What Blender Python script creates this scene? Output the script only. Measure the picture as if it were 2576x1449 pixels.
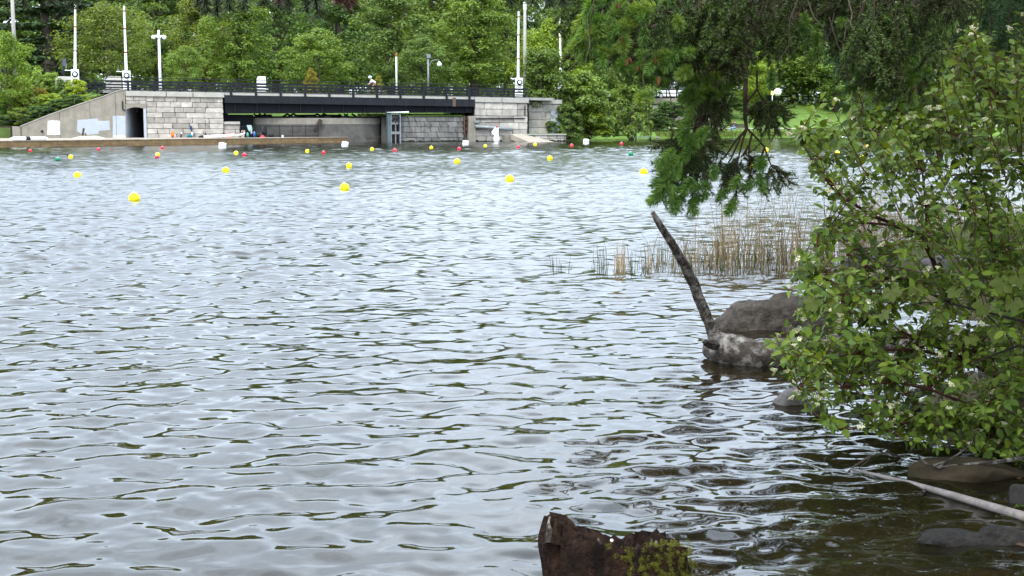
import bpy, bmesh, math, random
import numpy as np
from mathutils import Vector, Matrix, Euler

# ------------------------------------------------------------------ clearing
for o in list(bpy.data.objects):
    bpy.data.objects.remove(o)
SC = bpy.context.scene
COL = SC.collection
rad = math.radians
rng = random.Random(11)
npr = np.random.default_rng(5)

# ------------------------------------------------------------------ camera
CAM_H = 2.0
FPX = 3434.0                      # focal length in pixels of a 2576 px wide picture
PITCH = math.atan(421.5 / FPX)
cam_d = bpy.data.cameras.new('camera')
cam_d.sensor_width = 36.0
cam_d.lens = FPX / 2576.0 * 36.0
cam_d.clip_start = 0.05
cam_d.clip_end = 3000.0
cam = bpy.data.objects.new('camera', cam_d)
cam.location = (0, 0, CAM_H)
cam.rotation_euler = (rad(90) - PITCH, 0, 0)
COL.objects.link(cam)
SC.camera = cam

# ------------------------------------------------------------------ sky and sun
SUN_EL, SUN_ROT = rad(52), rad(200)
world = bpy.data.worlds.new('World')
SC.world = world
world.use_nodes = True
wn, wl = world.node_tree.nodes, world.node_tree.links
wn.clear()
w_out = wn.new('ShaderNodeOutputWorld')
w_bg = wn.new('ShaderNodeBackground')
w_bg.inputs['Strength'].default_value = 0.12
w_sky = wn.new('ShaderNodeTexSky')
w_sky.sky_type = 'NISHITA'
w_sky.sun_disc = False
w_sky.sun_elevation = SUN_EL
w_sky.sun_rotation = SUN_ROT
w_sky.air_density = 1.0
w_sky.dust_density = 2.0
w_tc = wn.new('ShaderNodeTexCoord')
w_no = wn.new('ShaderNodeTexNoise')
w_no.inputs['Scale'].default_value = 3.6
w_no.inputs['Detail'].default_value = 5.0
w_no.inputs['Roughness'].default_value = 0.55
w_cr = wn.new('ShaderNodeValToRGB')
w_cr.color_ramp.elements[0].position = 0.34
w_cr.color_ramp.elements[0].color = (4.9, 5.9, 7.2, 1)
w_cr.color_ramp.elements[1].position = 0.66
w_cr.color_ramp.elements[1].color = (9.8, 11.2, 12.9, 1)
w_mx = wn.new('ShaderNodeMix')
w_mx.data_type = 'RGBA'
w_mx.inputs['Factor'].default_value = 0.86       # overcast: cloud over most of the blue
wl.new(w_tc.outputs['Generated'], w_no.inputs['Vector'])
wl.new(w_no.outputs['Fac'], w_cr.inputs['Fac'])
wl.new(w_sky.outputs['Color'], w_mx.inputs['A'])
wl.new(w_cr.outputs['Color'], w_mx.inputs['B'])
# overcast sky: zenith about 2.5 times as bright as the horizon
w_sx = wn.new('ShaderNodeSeparateXYZ')
w_mr = wn.new('ShaderNodeMapRange')
w_mr.inputs['From Min'].default_value = 0.0; w_mr.inputs['From Max'].default_value = 1.0
w_mr.inputs['To Min'].default_value = 0.72; w_mr.inputs['To Max'].default_value = 1.95
w_vs = wn.new('ShaderNodeVectorMath'); w_vs.operation = 'SCALE'
wl.new(w_tc.outputs['Generated'], w_sx.inputs[0])
wl.new(w_sx.outputs['Z'], w_mr.inputs['Value'])
wl.new(w_mx.outputs['Result'], w_vs.inputs[0]); wl.new(w_mr.outputs['Result'], w_vs.inputs['Scale'])
wl.new(w_vs.outputs['Vector'], w_bg.inputs['Color'])
wl.new(w_bg.outputs['Background'], w_out.inputs['Surface'])

sun_d = bpy.data.lights.new('sun', 'SUN')
sun_d.energy = 1.3
sun_d.angle = rad(14)
sun_d.color = (1.0, 0.96, 0.9)
sun = bpy.data.objects.new('sun', sun_d)
COL.objects.link(sun)
_sd = Vector((math.sin(SUN_ROT) * math.cos(SUN_EL), math.cos(SUN_ROT) * math.cos(SUN_EL), math.sin(SUN_EL)))
sun.rotation_euler = _sd.to_track_quat('Z', 'Y').to_euler()

vs = SC.view_settings
vs.view_transform = 'Standard'
vs.look = 'None'
vs.gamma = 1.0
vs.use_curve_mapping = False
vs.exposure = 1.38
SC.render.engine = 'CYCLES'
cy = SC.cycles
cy.max_bounces = 7
cy.diffuse_bounces = 3
cy.glossy_bounces = 3
cy.transmission_bounces = 3
cy.transparent_max_bounces = 8
cy.caustics_reflective = False
cy.caustics_refractive = False
cy.sample_clamp_indirect = 4.0
cy.use_denoising = True

# ------------------------------------------------------------------ picture -> place
CA, SA = math.cos(PITCH), math.sin(PITCH)
def ray(u, v):
    dx = (u - 1288.0) / FPX
    dy = (724.5 - v) / FPX
    return Vector((dx, CA + dy * SA, -SA + dy * CA))
def at(u, v, Y):
    d = ray(u, v)
    return Vector((0, 0, CAM_H)) + d * (Y / d.y)
def ground(u, v, z=0.0):
    d = ray(u, v)
    return Vector((0, 0, CAM_H)) + d * ((z - CAM_H) / d.z)
def proj(p):
    p = Vector(p) - Vector((0, 0, CAM_H))
    w = p.y * CA - p.z * SA
    return (1288 + FPX * p.x / w, 724.5 - FPX * (p.y * SA + p.z * CA) / w)

# facade line of the bridge
FA = at(310, 300, 120.0); FA.z = 0
FB = at(1330, 300, 131.0); FB.z = 0
FT = (FB - FA).normalized()
FN = Vector((-FT.y, FT.x, 0))            # away from the viewer
FANG = math.atan2(FT.y, FT.x)
def W(s, d, z):
    p = FA + FT * s + FN * d
    return Vector((p.x, p.y, z))
def fac(u, v, d=0.0):
    """picture point -> (s, z) on the plane d behind the facade"""
    r = ray(u, v)
    o = Vector((0, 0, CAM_H))
    k = ((FA + FN * d - o).dot(FN)) / r.dot(FN)
    p = o + r * k
    return ((p - FA).dot(FT), p.z)
def fs(u, d=0.0):
    return fac(u, 300, d)[0]

# ------------------------------------------------------------------ materials
MATS = {}
def nd(nt, t, **kw):
    n = nt.nodes.new(t)
    for k, v in kw.items():
        setattr(n, k, v)
    return n
def pm(name, col, rough=0.8, var=0.2, scale=3.0, stain=0.0, stain_col=(0.05, 0.045, 0.04), stain_scale=0.6,
       bump=0.0, bscale=None, objrand=0.0, metallic=0.0, spec=0.14, local=False, streak=False, bdist=0.02):
    """procedural surface: two octaves of colour noise, stains, object-to-object variation, relief"""
    if name in MATS:
        return MATS[name]
    m = bpy.data.materials.new(name)
    m.use_nodes = True
    nt = m.node_tree
    b = nt.nodes['Principled BSDF']
    L = nt.links.new
    if local:
        tc = nd(nt, 'ShaderNodeTexCoord'); vec = tc.outputs['Object']
    else:
        tc = nd(nt, 'ShaderNodeNewGeometry'); vec = tc.outputs['Position']
    n1 = nd(nt, 'ShaderNodeTexNoise'); n1.inputs['Scale'].default_value = scale
    n1.inputs['Detail'].default_value = 6; n1.inputs['Roughness'].default_value = 0.62
    L(vec, n1.inputs['Vector'])
    r1 = nd(nt, 'ShaderNodeValToRGB')
    c = np.array(col) * (0.8 if max(col) < 0.6 else 1.0)
    r1.color_ramp.elements[0].position = 0.3; r1.color_ramp.elements[1].position = 0.7
    r1.color_ramp.elements[0].color = (*np.clip(c * (1 - var), 0, 1), 1)
    r1.color_ramp.elements[1].color = (*np.clip(c * (1 + var), 0, 1), 1)
    L(n1.outputs['Fac'], r1.inputs['Fac'])
    out = r1.outputs['Color']
    if stain > 0:
        n2 = nd(nt, 'ShaderNodeTexNoise'); n2.inputs['Scale'].default_value = stain_scale
        n2.inputs['Detail'].default_value = 8; n2.inputs['Roughness'].default_value = 0.7
        if streak:
            mp = nd(nt, 'ShaderNodeMapping'); mp.inputs['Scale'].default_value = (3.5, 3.5, 0.35)
            L(vec, mp.inputs['Vector']); L(mp.outputs['Vector'], n2.inputs['Vector'])
        else:
            L(vec, n2.inputs['Vector'])
        r2 = nd(nt, 'ShaderNodeMapRange')
        r2.inputs['From Min'].default_value = 0.47; r2.inputs['From Max'].default_value = 0.72
        r2.inputs['To Max'].default_value = stain
        L(n2.outputs['Fac'], r2.inputs['Value'])
        mx = nd(nt, 'ShaderNodeMix'); mx.data_type = 'RGBA'
        L(r2.outputs['Result'], mx.inputs['Factor']); L(out, mx.inputs['A'])
        mx.inputs['B'].default_value = (*stain_col, 1)
        out = mx.outputs['Result']
    if objrand > 0:
        oi = nd(nt, 'ShaderNodeObjectInfo')
        mr = nd(nt, 'ShaderNodeMapRange')
        mr.inputs['To Min'].default_value = 1 - objrand; mr.inputs['To Max'].default_value = 1 + objrand
        L(oi.outputs['Random'], mr.inputs['Value'])
        mv = nd(nt, 'ShaderNodeVectorMath', operation='SCALE')
        L(out, mv.inputs[0]); L(mr.outputs['Result'], mv.inputs['Scale'])
        out = mv.outputs['Vector']
    L(out, b.inputs['Base Color'])
    b.inputs['Roughness'].default_value = rough
    b.inputs['Metallic'].default_value = metallic
    b.inputs['Specular IOR Level'].default_value = spec
    if bump > 0:
        n3 = nd(nt, 'ShaderNodeTexNoise'); n3.inputs['Scale'].default_value = bscale or scale * 4
        n3.inputs['Detail'].default_value = 8; n3.inputs['Roughness'].default_value = 0.65
        L(vec, n3.inputs['Vector'])
        bp = nd(nt, 'ShaderNodeBump'); bp.inputs['Strength'].default_value = bump
        bp.inputs['Distance'].default_value = bdist
        L(n3.outputs['Fac'], bp.inputs['Height']); L(bp.outputs['Normal'], b.inputs['Normal'])
    MATS[name] = m
    return m

def leafmat(name, col, var=0.35, trans=0.3, rough=0.5, tcol=None, spec=0.35, under=None, hue=0.0, objcol=True):
    """leaf surface: each leaf its own shade (random per island), light shining through, object tint"""
    if name in MATS:
        return MATS[name]
    m = bpy.data.materials.new(name)
    m.use_nodes = True
    nt = m.node_tree
    nt.nodes.clear()
    L = nt.links.new
    out = nd(nt, 'ShaderNodeOutputMaterial')
    b = nd(nt, 'ShaderNodeBsdfPrincipled')
    tr = nd(nt, 'ShaderNodeBsdfTranslucent')
    mx = nd(nt, 'ShaderNodeMixShader'); mx.inputs[0].default_value = trans
    ge = nd(nt, 'ShaderNodeNewGeometry')
    cr = nd(nt, 'ShaderNodeValToRGB')
    c = np.array(col) * 0.82
    e = cr.color_ramp.elements
    e[0].position = 0.0; e[0].color = (*np.clip(c * (1 - var), 0, 1), 1)
    e[1].position = 1.0
    hi = c * (1 + var) + np.array([hue, hue * 0.45, 0]) * c[1]
    e[1].color = (*np.clip(hi, 0, 1), 1)
    L(ge.outputs['Random Per Island'], cr.inputs['Fac'])
    col_o = cr.outputs['Color']
    if objcol:
        oi = nd(nt, 'ShaderNodeObjectInfo')
        mu = nd(nt, 'ShaderNodeMix'); mu.data_type = 'RGBA'; mu.blend_type = 'MULTIPLY'
        mu.inputs['Factor'].default_value = 1
        L(col_o, mu.inputs['A']); L(oi.outputs['Color'], mu.inputs['B'])
        col_o = mu.outputs['Result']
    if under is not None:
        mu2 = nd(nt, 'ShaderNodeMix'); mu2.data_type = 'RGBA'
        L(ge.outputs['Backfacing'], mu2.inputs['Factor'])
        L(col_o, mu2.inputs['A']); mu2.inputs['B'].default_value = (*under, 1)
        L(mu2.outputs['Result'], b.inputs['Base Color'])
    else:
        L(col_o, b.inputs['Base Color'])
    tc = np.array(tcol if tcol is not None else (1.5, 1.35, 0.5))
    mt = nd(nt, 'ShaderNodeMix'); mt.data_type = 'RGBA'; mt.blend_type = 'MULTIPLY'
    mt.inputs['Factor'].default_value = 1
    L(col_o, mt.inputs['A']); mt.inputs['B'].default_value = (*tc, 1)
    L(mt.outputs['Result'], tr.inputs['Color'])
    b.inputs['Roughness'].default_value = rough
    b.inputs['Specular IOR Level'].default_value = spec
    L(b.outputs[0], mx.inputs[1]); L(tr.outputs[0], mx.inputs[2]); L(mx.outputs[0], out.inputs['Surface'])
    MATS[name] = m
    return m

M_CONC = pm('weathered_concrete', (0.27, 0.245, 0.20), 0.9, 0.2, 1.6, stain=0.75, stain_col=(0.15, 0.13, 0.10), stain_scale=0.5, bump=0.25, bscale=6, streak=True)
M_COPING = pm('pale_coping', (0.42, 0.40, 0.35), 0.85, 0.12, 2.0, stain=0.4, stain_col=(0.25, 0.22, 0.18), stain_scale=1.5, bump=0.2, bscale=10)
M_STONE = pm('limestone', (0.42, 0.385, 0.335), 0.9, 0.26, 2.2, stain=0.6, stain_col=(0.20, 0.18, 0.155), stain_scale=0.7, bump=0.4, bscale=7, objrand=0.3)
M_STONE_D = pm('damp_stone', (0.20, 0.19, 0.175), 0.9, 0.3, 1.8, stain=0.8, stain_col=(0.05, 0.048, 0.045), stain_scale=0.9, bump=0.5, bscale=6, objrand=0.22, streak=True)
M_MORTAR = pm('mortar', (0.11, 0.10, 0.09), 0.95, 0.3, 5)
M_STEEL = pm('black_steel', (0.013, 0.015, 0.019), 0.55, 0.25, 1.2, stain=0.2, stain_col=(0.06, 0.05, 0.045), stain_scale=1.4, streak=True)
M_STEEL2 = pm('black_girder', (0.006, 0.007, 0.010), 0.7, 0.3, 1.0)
M_GALV = pm('grey_steel', (0.24, 0.26, 0.26), 0.55, 0.15, 3, stain=0.4, stain_col=(0.14, 0.12, 0.10), stain_scale=2, metallic=0.3)
M_GREENST = pm('green_grey_steel', (0.10, 0.14, 0.14), 0.6, 0.2, 3)
M_WHITE = pm('white_paint', (0.80, 0.80, 0.78), 0.5, 0.04, 4, stain=0.12, stain_col=(0.5, 0.48, 0.44), stain_scale=3)
M_WHITEP = pm('white_plastic', (0.82, 0.82, 0.80), 0.4, 0.03, 4, local=True)
M_BLACK = pm('black_plastic', (0.015, 0.015, 0.017), 0.5, 0.2, 4)
M_GREYPOLE = pm('grey_pole', (0.36, 0.335, 0.30), 0.7, 0.12, 4)
M_TIMBER = pm('brown_timber', (0.225, 0.15, 0.075), 0.8, 0.3, 2.5, stain=0.5, stain_col=(0.10, 0.06, 0.03), stain_scale=1.6, bump=0.3, bscale=9, objrand=0.15)
M_TIMBERTOP = pm('worn_deck', (0.36, 0.30, 0.235), 0.9, 0.2, 2.5, stain=0.4, stain_col=(0.2, 0.15, 0.1), stain_scale=1.0, objrand=0.1)
M_DKWOOD = pm('dark_wood', (0.055, 0.042, 0.035), 0.85, 0.3, 6, objrand=0.2)
M_ASPHALT = pm('asphalt', (0.055, 0.055, 0.057), 0.95, 0.2, 4)
M_GREYPAINT = pm('pale_grey_paint', (0.41, 0.44, 0.475), 0.75, 0.07, 2, stain=0.3, stain_col=(0.42, 0.43, 0.44), stain_scale=0.8)
M_PATCHW = pm('white_wall_paint', (0.70, 0.70, 0.70), 0.7, 0.04, 2)
M_YELLOW = pm('buoy_yellow', (0.86, 0.72, 0.02), 0.38, 0.05, 8, local=True, objrand=0.05)
M_RED = pm('buoy_red', (0.68, 0.045, 0.07), 0.4, 0.08, 8, local=True, objrand=0.12)
M_GREEN = pm('buoy_green', (0.012, 0.22, 0.10), 0.4, 0.08, 8, local=True)
M_INK = pm('black_ink', (0.03, 0.03, 0.03), 0.7, 0.05, 8)
M_GLASS = pm('dark_window_glass', (0.03, 0.04, 0.05), 0.08, 0.1, 3, spec=0.8)
M_GLOBE = pm('white_globe', (0.86, 0.85, 0.82), 0.3, 0.02, 4)
M_LENS = pm('white_lens', (0.85, 0.86, 0.86), 0.25, 0.02, 4)
M_TYRE = pm('tyre_rubber', (0.015, 0.015, 0.015), 0.85, 0.2, 6)
M_RIM = pm('alloy', (0.5, 0.51, 0.52), 0.35, 0.05, 6, metallic=0.8)
M_BARK = pm('bark', (0.12, 0.098, 0.078), 0.95, 0.35, 5, bump=0.6, bscale=20, local=True)
M_SKIN = pm('skin', (0.50, 0.29, 0.21), 0.6, 0.08, 10)
def plain(name, col, rough=0.6, var=0.1, scale=8):
    return pm(name, col, rough, var, scale)

# ------------------------------------------------------------------ mesh helpers
class MB:
    def __init__(self):
        self.v, self.f = [], []
    def add(self, vs, fs_):
        n = len(self.v)
        self.v += [tuple(p) for p in vs]
        self.f += [tuple(i + n for i in q) for q in fs_]
        return self
    def hexa(self, p):      # 4 bottom ccw, 4 top ccw
        return self.add(p, [(3, 2, 1, 0), (4, 5, 6, 7), (0, 1, 5, 4), (1, 2, 6, 5), (2, 3, 7, 6), (3, 0, 4, 7)])
    def box(self, c, s, M=None):
        x, y, z = s[0] / 2, s[1] / 2, s[2] / 2
        p = [Vector(q) for q in ((-x, -y, -z), (x, -y, -z), (x, y, -z), (-x, y, -z), (-x, -y, z), (x, -y, z), (x, y, z), (-x, y, z))]
        if M is not None:
            p = [M @ q for q in p]
        c = Vector(c)
        return self.hexa([q + c for q in p])
    def fbox(self, s0, s1, d0, d1, z0, z1, z0b=None, z1b=None):
        """box in bridge coordinates; z0b/z1b are the heights at the s1 end"""
        z0b = z0 if z0b is None else z0b
        z1b = z1 if z1b is None else z1b
        return self.hexa([W(s0, d0, z0), W(s1, d0, z0b), W(s1, d1, z0b), W(s0, d1, z0),
                          W(s0, d0, z1), W(s1, d0, z1b), W(s1, d1, z1b), W(s0, d1, z1)])
    def bar(self, a, b, w, h=None):
        """square bar from a to b"""
        a, b = Vector(a), Vector(b)
        h = h or w
        t = (b - a)
        q = t.to_track_quat('Y', 'Z')
        M = q.to_matrix()
        return self.box((a + b) / 2, (w, t.length, h), M)
    def tube(self, pts, rads, n=8, cap=True, wob=0.0, r=None):
        pts = [Vector(p) for p in pts]
        if not hasattr(rads, '__len__'):
            rads = [rads] * len(pts)
        base = len(self.v)
        up = Vector((0.13, 0.21, 1)).normalized()
        prev = None
        for i, p in enumerate(pts):
            t = (pts[min(i + 1, len(pts) - 1)] - pts[max(i - 1, 0)])
            if t.length < 1e-9:
                t = Vector((0, 0, 1))
            t.normalize()
            if prev is None:
                a = t.cross(up)
                if a.length < 1e-3:
                    a = t.cross(Vector((1, 0, 0)))
                a.normalize()
            else:
                a = (prev - t * prev.dot(t)).normalized()
            prev = a
            b = t.cross(a)
            for k in range(n):
                an = 2 * math.pi * k / n
                rr = rads[i] * (1 + (r.uniform(-wob, wob) if r else 0))
                self.v.append(tuple(p + (a * math.cos(an) + b * math.sin(an)) * rr))
        for i in range(len(pts) - 1):
            for k in range(n):
                k2 = (k + 1) % n
                self.f.append((base + i * n + k, base + i * n + k2, base + (i + 1) * n + k2, base + (i + 1) * n + k))
        if cap:
            self.f.append(tuple(base + k for k in range(n))[::-1])
            e = base + (len(pts) - 1) * n
            self.f.append(tuple(e + k for k in range(n)))
        return self
    def lathe(self, prof, n=16, o=(0, 0, 0), M=None):
        base = len(self.v)
        o = Vector(o)
        for (r_, z) in prof:
            for k in range(n):
                a = 2 * math.pi * k / n
                p = Vector((r_ * math.cos(a), r_ * math.sin(a), z))
                if M is not None:
                    p = M @ p
                self.v.append(tuple(p + o))
        for i in range(len(prof) - 1):
            for k in range(n):
                k2 = (k + 1) % n
                self.f.append((base + i * n + k, base + i * n + k2, base + (i + 1) * n + k2, base + (i + 1) * n + k))
        self.f.append(tuple(base + k for k in range(n))[::-1])
        e = base + (len(prof) - 1) * n
        self.f.append(tuple(e + k for k in range(n)))
        return self
    def ball(self, c, r, n=16, m=10, sz=1.0):
        prof = [(max(1e-4, r * math.sin(math.pi * i / m)), -r * sz * math.cos(math.pi * i / m)) for i in range(m + 1)]
        return self.lathe(prof, n, c)
    def mesh(self, name, mat, smooth=False):
        me = bpy.data.meshes.new(name)
        me.from_pydata(self.v, [], self.f)
        if mat is not None:
            me.materials.append(mat)
        if smooth:
            me.polygons.foreach_set('use_smooth', [True] * len(me.polygons))
        me.update()
        return me
    def build(self, name, mat, parent=None, smooth=False, bevel=0.0):
        o = bpy.data.objects.new(name, self.mesh(name, mat, smooth))
        COL.objects.link(o)
        if parent is not None:
            o.parent = parent
            o.matrix_parent_inverse = INV.get(parent.name, Matrix.Identity(4))
        if bevel > 0:
            bv = o.modifiers.new('bevel', 'BEVEL'); bv.width = bevel; bv.segments = 2; bv.limit_method = 'ANGLE'
        return o
INV = {}
def thing(name, label, cat, loc=(0, 0, 0), group=None, world=True):
    """an Empty at the thing's base; world=True: its parts are modelled in world coordinates"""
    o = bpy.data.objects.new(name, None)
    o.empty_display_size = 0.2
    COL.objects.link(o)
    o.location = loc
    o['label'] = label; o['category'] = cat
    if group:
        o['group'] = group
    if world:
        INV[o.name] = Matrix.Translation(-Vector(loc))
    return o
def tag(o, label=None, cat=None, group=None, kind=None):
    if label: o['label'] = label
    if cat: o['category'] = cat
    if group: o['group'] = group
    if kind: o['kind'] = kind
    return o
def inst(name, me, parent=None, loc=(0, 0, 0), rot=None, scale=None, color=None):
    o = bpy.data.objects.new(name, me)
    COL.objects.link(o)
    M = Matrix.Translation(Vector(loc))
    if rot is not None:
        M = M @ (rot.to_4x4() if isinstance(rot, Matrix) else Euler(rot).to_matrix().to_4x4())
    if scale is not None:
        s = (scale,) * 3 if not hasattr(scale, '__len__') else scale
        M = M @ Matrix.Diagonal((*s, 1))
    if parent is not None:
        o.parent = parent
        o.matrix_parent_inverse = INV.get(parent.name, Matrix.Identity(4))
    o.matrix_basis = M
    if color is not None:
        o.color = (*color, 1)
    return o
def npmesh(name, V, Fq, mat, smooth=False):
    """mesh from arrays: V (n,3), Fq (m,k)"""
    V = np.ascontiguousarray(V, dtype=np.float32); Fq = np.ascontiguousarray(Fq, dtype=np.int32)
    me = bpy.data.meshes.new(name)
    me.vertices.add(len(V)); me.vertices.foreach_set('co', V.ravel())
    m, k = Fq.shape
    me.loops.add(m * k); me.loops.foreach_set('vertex_index', Fq.ravel())
    me.polygons.add(m)
    me.polygons.foreach_set('loop_start', np.arange(0, m * k, k, dtype=np.int32))
    me.polygons.foreach_set('loop_total', np.full(m, k, dtype=np.int32))
    if smooth:
        me.polygons.foreach_set('use_smooth', np.ones(m, dtype=bool))
    if mat is not None:
        me.materials.append(mat)
    me.update(calc_edges=True)
    me.validate()
    return me
def link(name, me, parent=None):
    o = bpy.data.objects.new(name, me)
    COL.objects.link(o)
    if parent is not None:
        o.parent = parent
        o.matrix_parent_inverse = INV.get(parent.name, Matrix.Identity(4))
    return o
def nrm(a):
    return a / np.maximum(np.linalg.norm(a, axis=-1, keepdims=True), 1e-9)
def cards(P, N, size, g, asp=0.62, fold=0.12):
    """leaf-sized folded faces at P facing N; returns verts and quads"""
    n = len(P)
    N = nrm(N)
    a = nrm(np.cross(N, g.normal(size=(n, 3))))
    b = np.cross(N, a)
    s = size[:, None]
    v = np.stack([P - a * s * 0.5, P + b * s * asp * 0.5 + N * s * fold, P + a * s * 0.5, P - b * s * asp * 0.5 + N * s * fold], 1).reshape(-1, 3)
    f = np.arange(4 * n).reshape(-1, 4)
    return v, f
def interp(x, pts):
    xs = [p[0] for p in pts]; ys = [p[1] for p in pts]
    return float(np.interp(x, xs, ys))
# ================================================================== LARGE STRUCTURE
# ------------------------------------------------------------------ water
def water_material():
    m = bpy.data.materials.new('lake_water')
    m.use_nodes = True
    nt = m.node_tree; nt.nodes.clear(); L = nt.links.new
    out = nd(nt, 'ShaderNodeOutputMaterial')
    ge = nd(nt, 'ShaderNodeNewGeometry')
    # small ripples the mesh is too coarse for
    mp = nd(nt, 'ShaderNodeMapping'); mp.inputs['Scale'].default_value = (1.0, 1.7, 1.0)
    L(ge.outputs['Position'], mp.inputs['Vector'])
    no = nd(nt, 'ShaderNodeTexNoise'); no.inputs['Scale'].default_value = 4.5
    no.inputs['Detail'].default_value = 2.0; no.inputs['Roughness'].default_value = 0.5
    L(mp.outputs['Vector'], no.inputs['Vector'])
    sb = nd(nt, 'ShaderNodeVectorMath', operation='SUBTRACT'); sb.inputs[1].default_value = (0.5, 0.5, 0.5)
    L(no.outputs['Color'], sb.inputs[0])
    ml = nd(nt, 'ShaderNodeVectorMath', operation='MULTIPLY'); ml.inputs[1].default_value = (0.14, 0.16, 0.0)
    L(sb.outputs['Vector'], ml.inputs[0])
    # wind ripples are stronger out on the open lake
    sx = nd(nt, 'ShaderNodeSeparateXYZ'); L(ge.outputs['Position'], sx.inputs[0])
    mr = nd(nt, 'ShaderNodeMapRange'); mr.inputs['From Min'].default_value = 12; mr.inputs['From Max'].default_value = 70
    mr.inputs['To Min'].default_value = 1.0; mr.inputs['To Max'].default_value = 1.6
    L(sx.outputs['Y'], mr.inputs['Value'])
    sc = nd(nt, 'ShaderNodeVectorMath', operation='SCALE'); L(ml.outputs['Vector'], sc.inputs[0]); L(mr.outputs['Result'], sc.inputs['Scale'])
    ml = sc
    ad = nd(nt, 'ShaderNodeVectorMath', operation='ADD')
    L(ge.outputs['Normal'], ad.inputs[0]); L(ml.outputs['Vector'], ad.inputs[1])
    nm = nd(nt, 'ShaderNodeVectorMath', operation='NORMALIZE'); L(ad.outputs['Vector'], nm.inputs[0])
    fr = nd(nt, 'ShaderNodeFresnel'); fr.inputs['IOR'].default_value = 1.39
    L(nm.outputs['Vector'], fr.inputs['Normal'])
    gl = nd(nt, 'ShaderNodeBsdfGlossy'); gl.distribution = 'BECKMANN'
    gl.inputs['Color'].default_value = (1, 1, 1, 1)
    L(nm.outputs['Vector'], gl.inputs['Normal'])
    rg = nd(nt, 'ShaderNodeMapRange'); rg.inputs['From Min'].default_value = 5; rg.inputs['From Max'].default_value = 33
    rg.inputs['To Min'].default_value = 0.02; rg.inputs['To Max'].default_value = 0.235     # unresolved wind ripples
    L(sx.outputs['Y'], rg.inputs['Value']); 
    lee = nd(nt, 'ShaderNodeMapRange'); lee.inputs['From Min'].default_value = 80; lee.inputs['From Max'].default_value = 132
    lee.inputs['To Min'].default_value = 1.0; lee.inputs['To Max'].default_value = 0.55     # calmer in the lee of the far walls
    L(sx.outputs['Y'], lee.inputs['Value'])
    rm = nd(nt, 'ShaderNodeMath', operation='MULTIPLY'); L(rg.outputs['Result'], rm.inputs[0]); L(lee.outputs['Result'], rm.inputs[1])
    L(rm.outputs[0], gl.inputs['Roughness'])
    df = nd(nt, 'ShaderNodeBsdfDiffuse'); df.inputs['Color'].default_value = (0.020, 0.017, 0.008, 1)
    tr = nd(nt, 'ShaderNodeBsdfTransparent'); tr.inputs['Color'].default_value = (0.62, 0.50, 0.30, 1)
    body = nd(nt, 'ShaderNodeMixShader'); body.inputs[0].default_value = 0.62
    L(df.outputs[0], body.inputs[1]); L(tr.outputs[0], body.inputs[2])
    mx = nd(nt, 'ShaderNodeMixShader')
    L(fr.outputs['Fac'], mx.inputs[0]); L(body.outputs[0], mx.inputs[1]); L(gl.outputs[0], mx.inputs[2])
    L(mx.outputs[0], out.inputs['Surface'])
    return m

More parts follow.
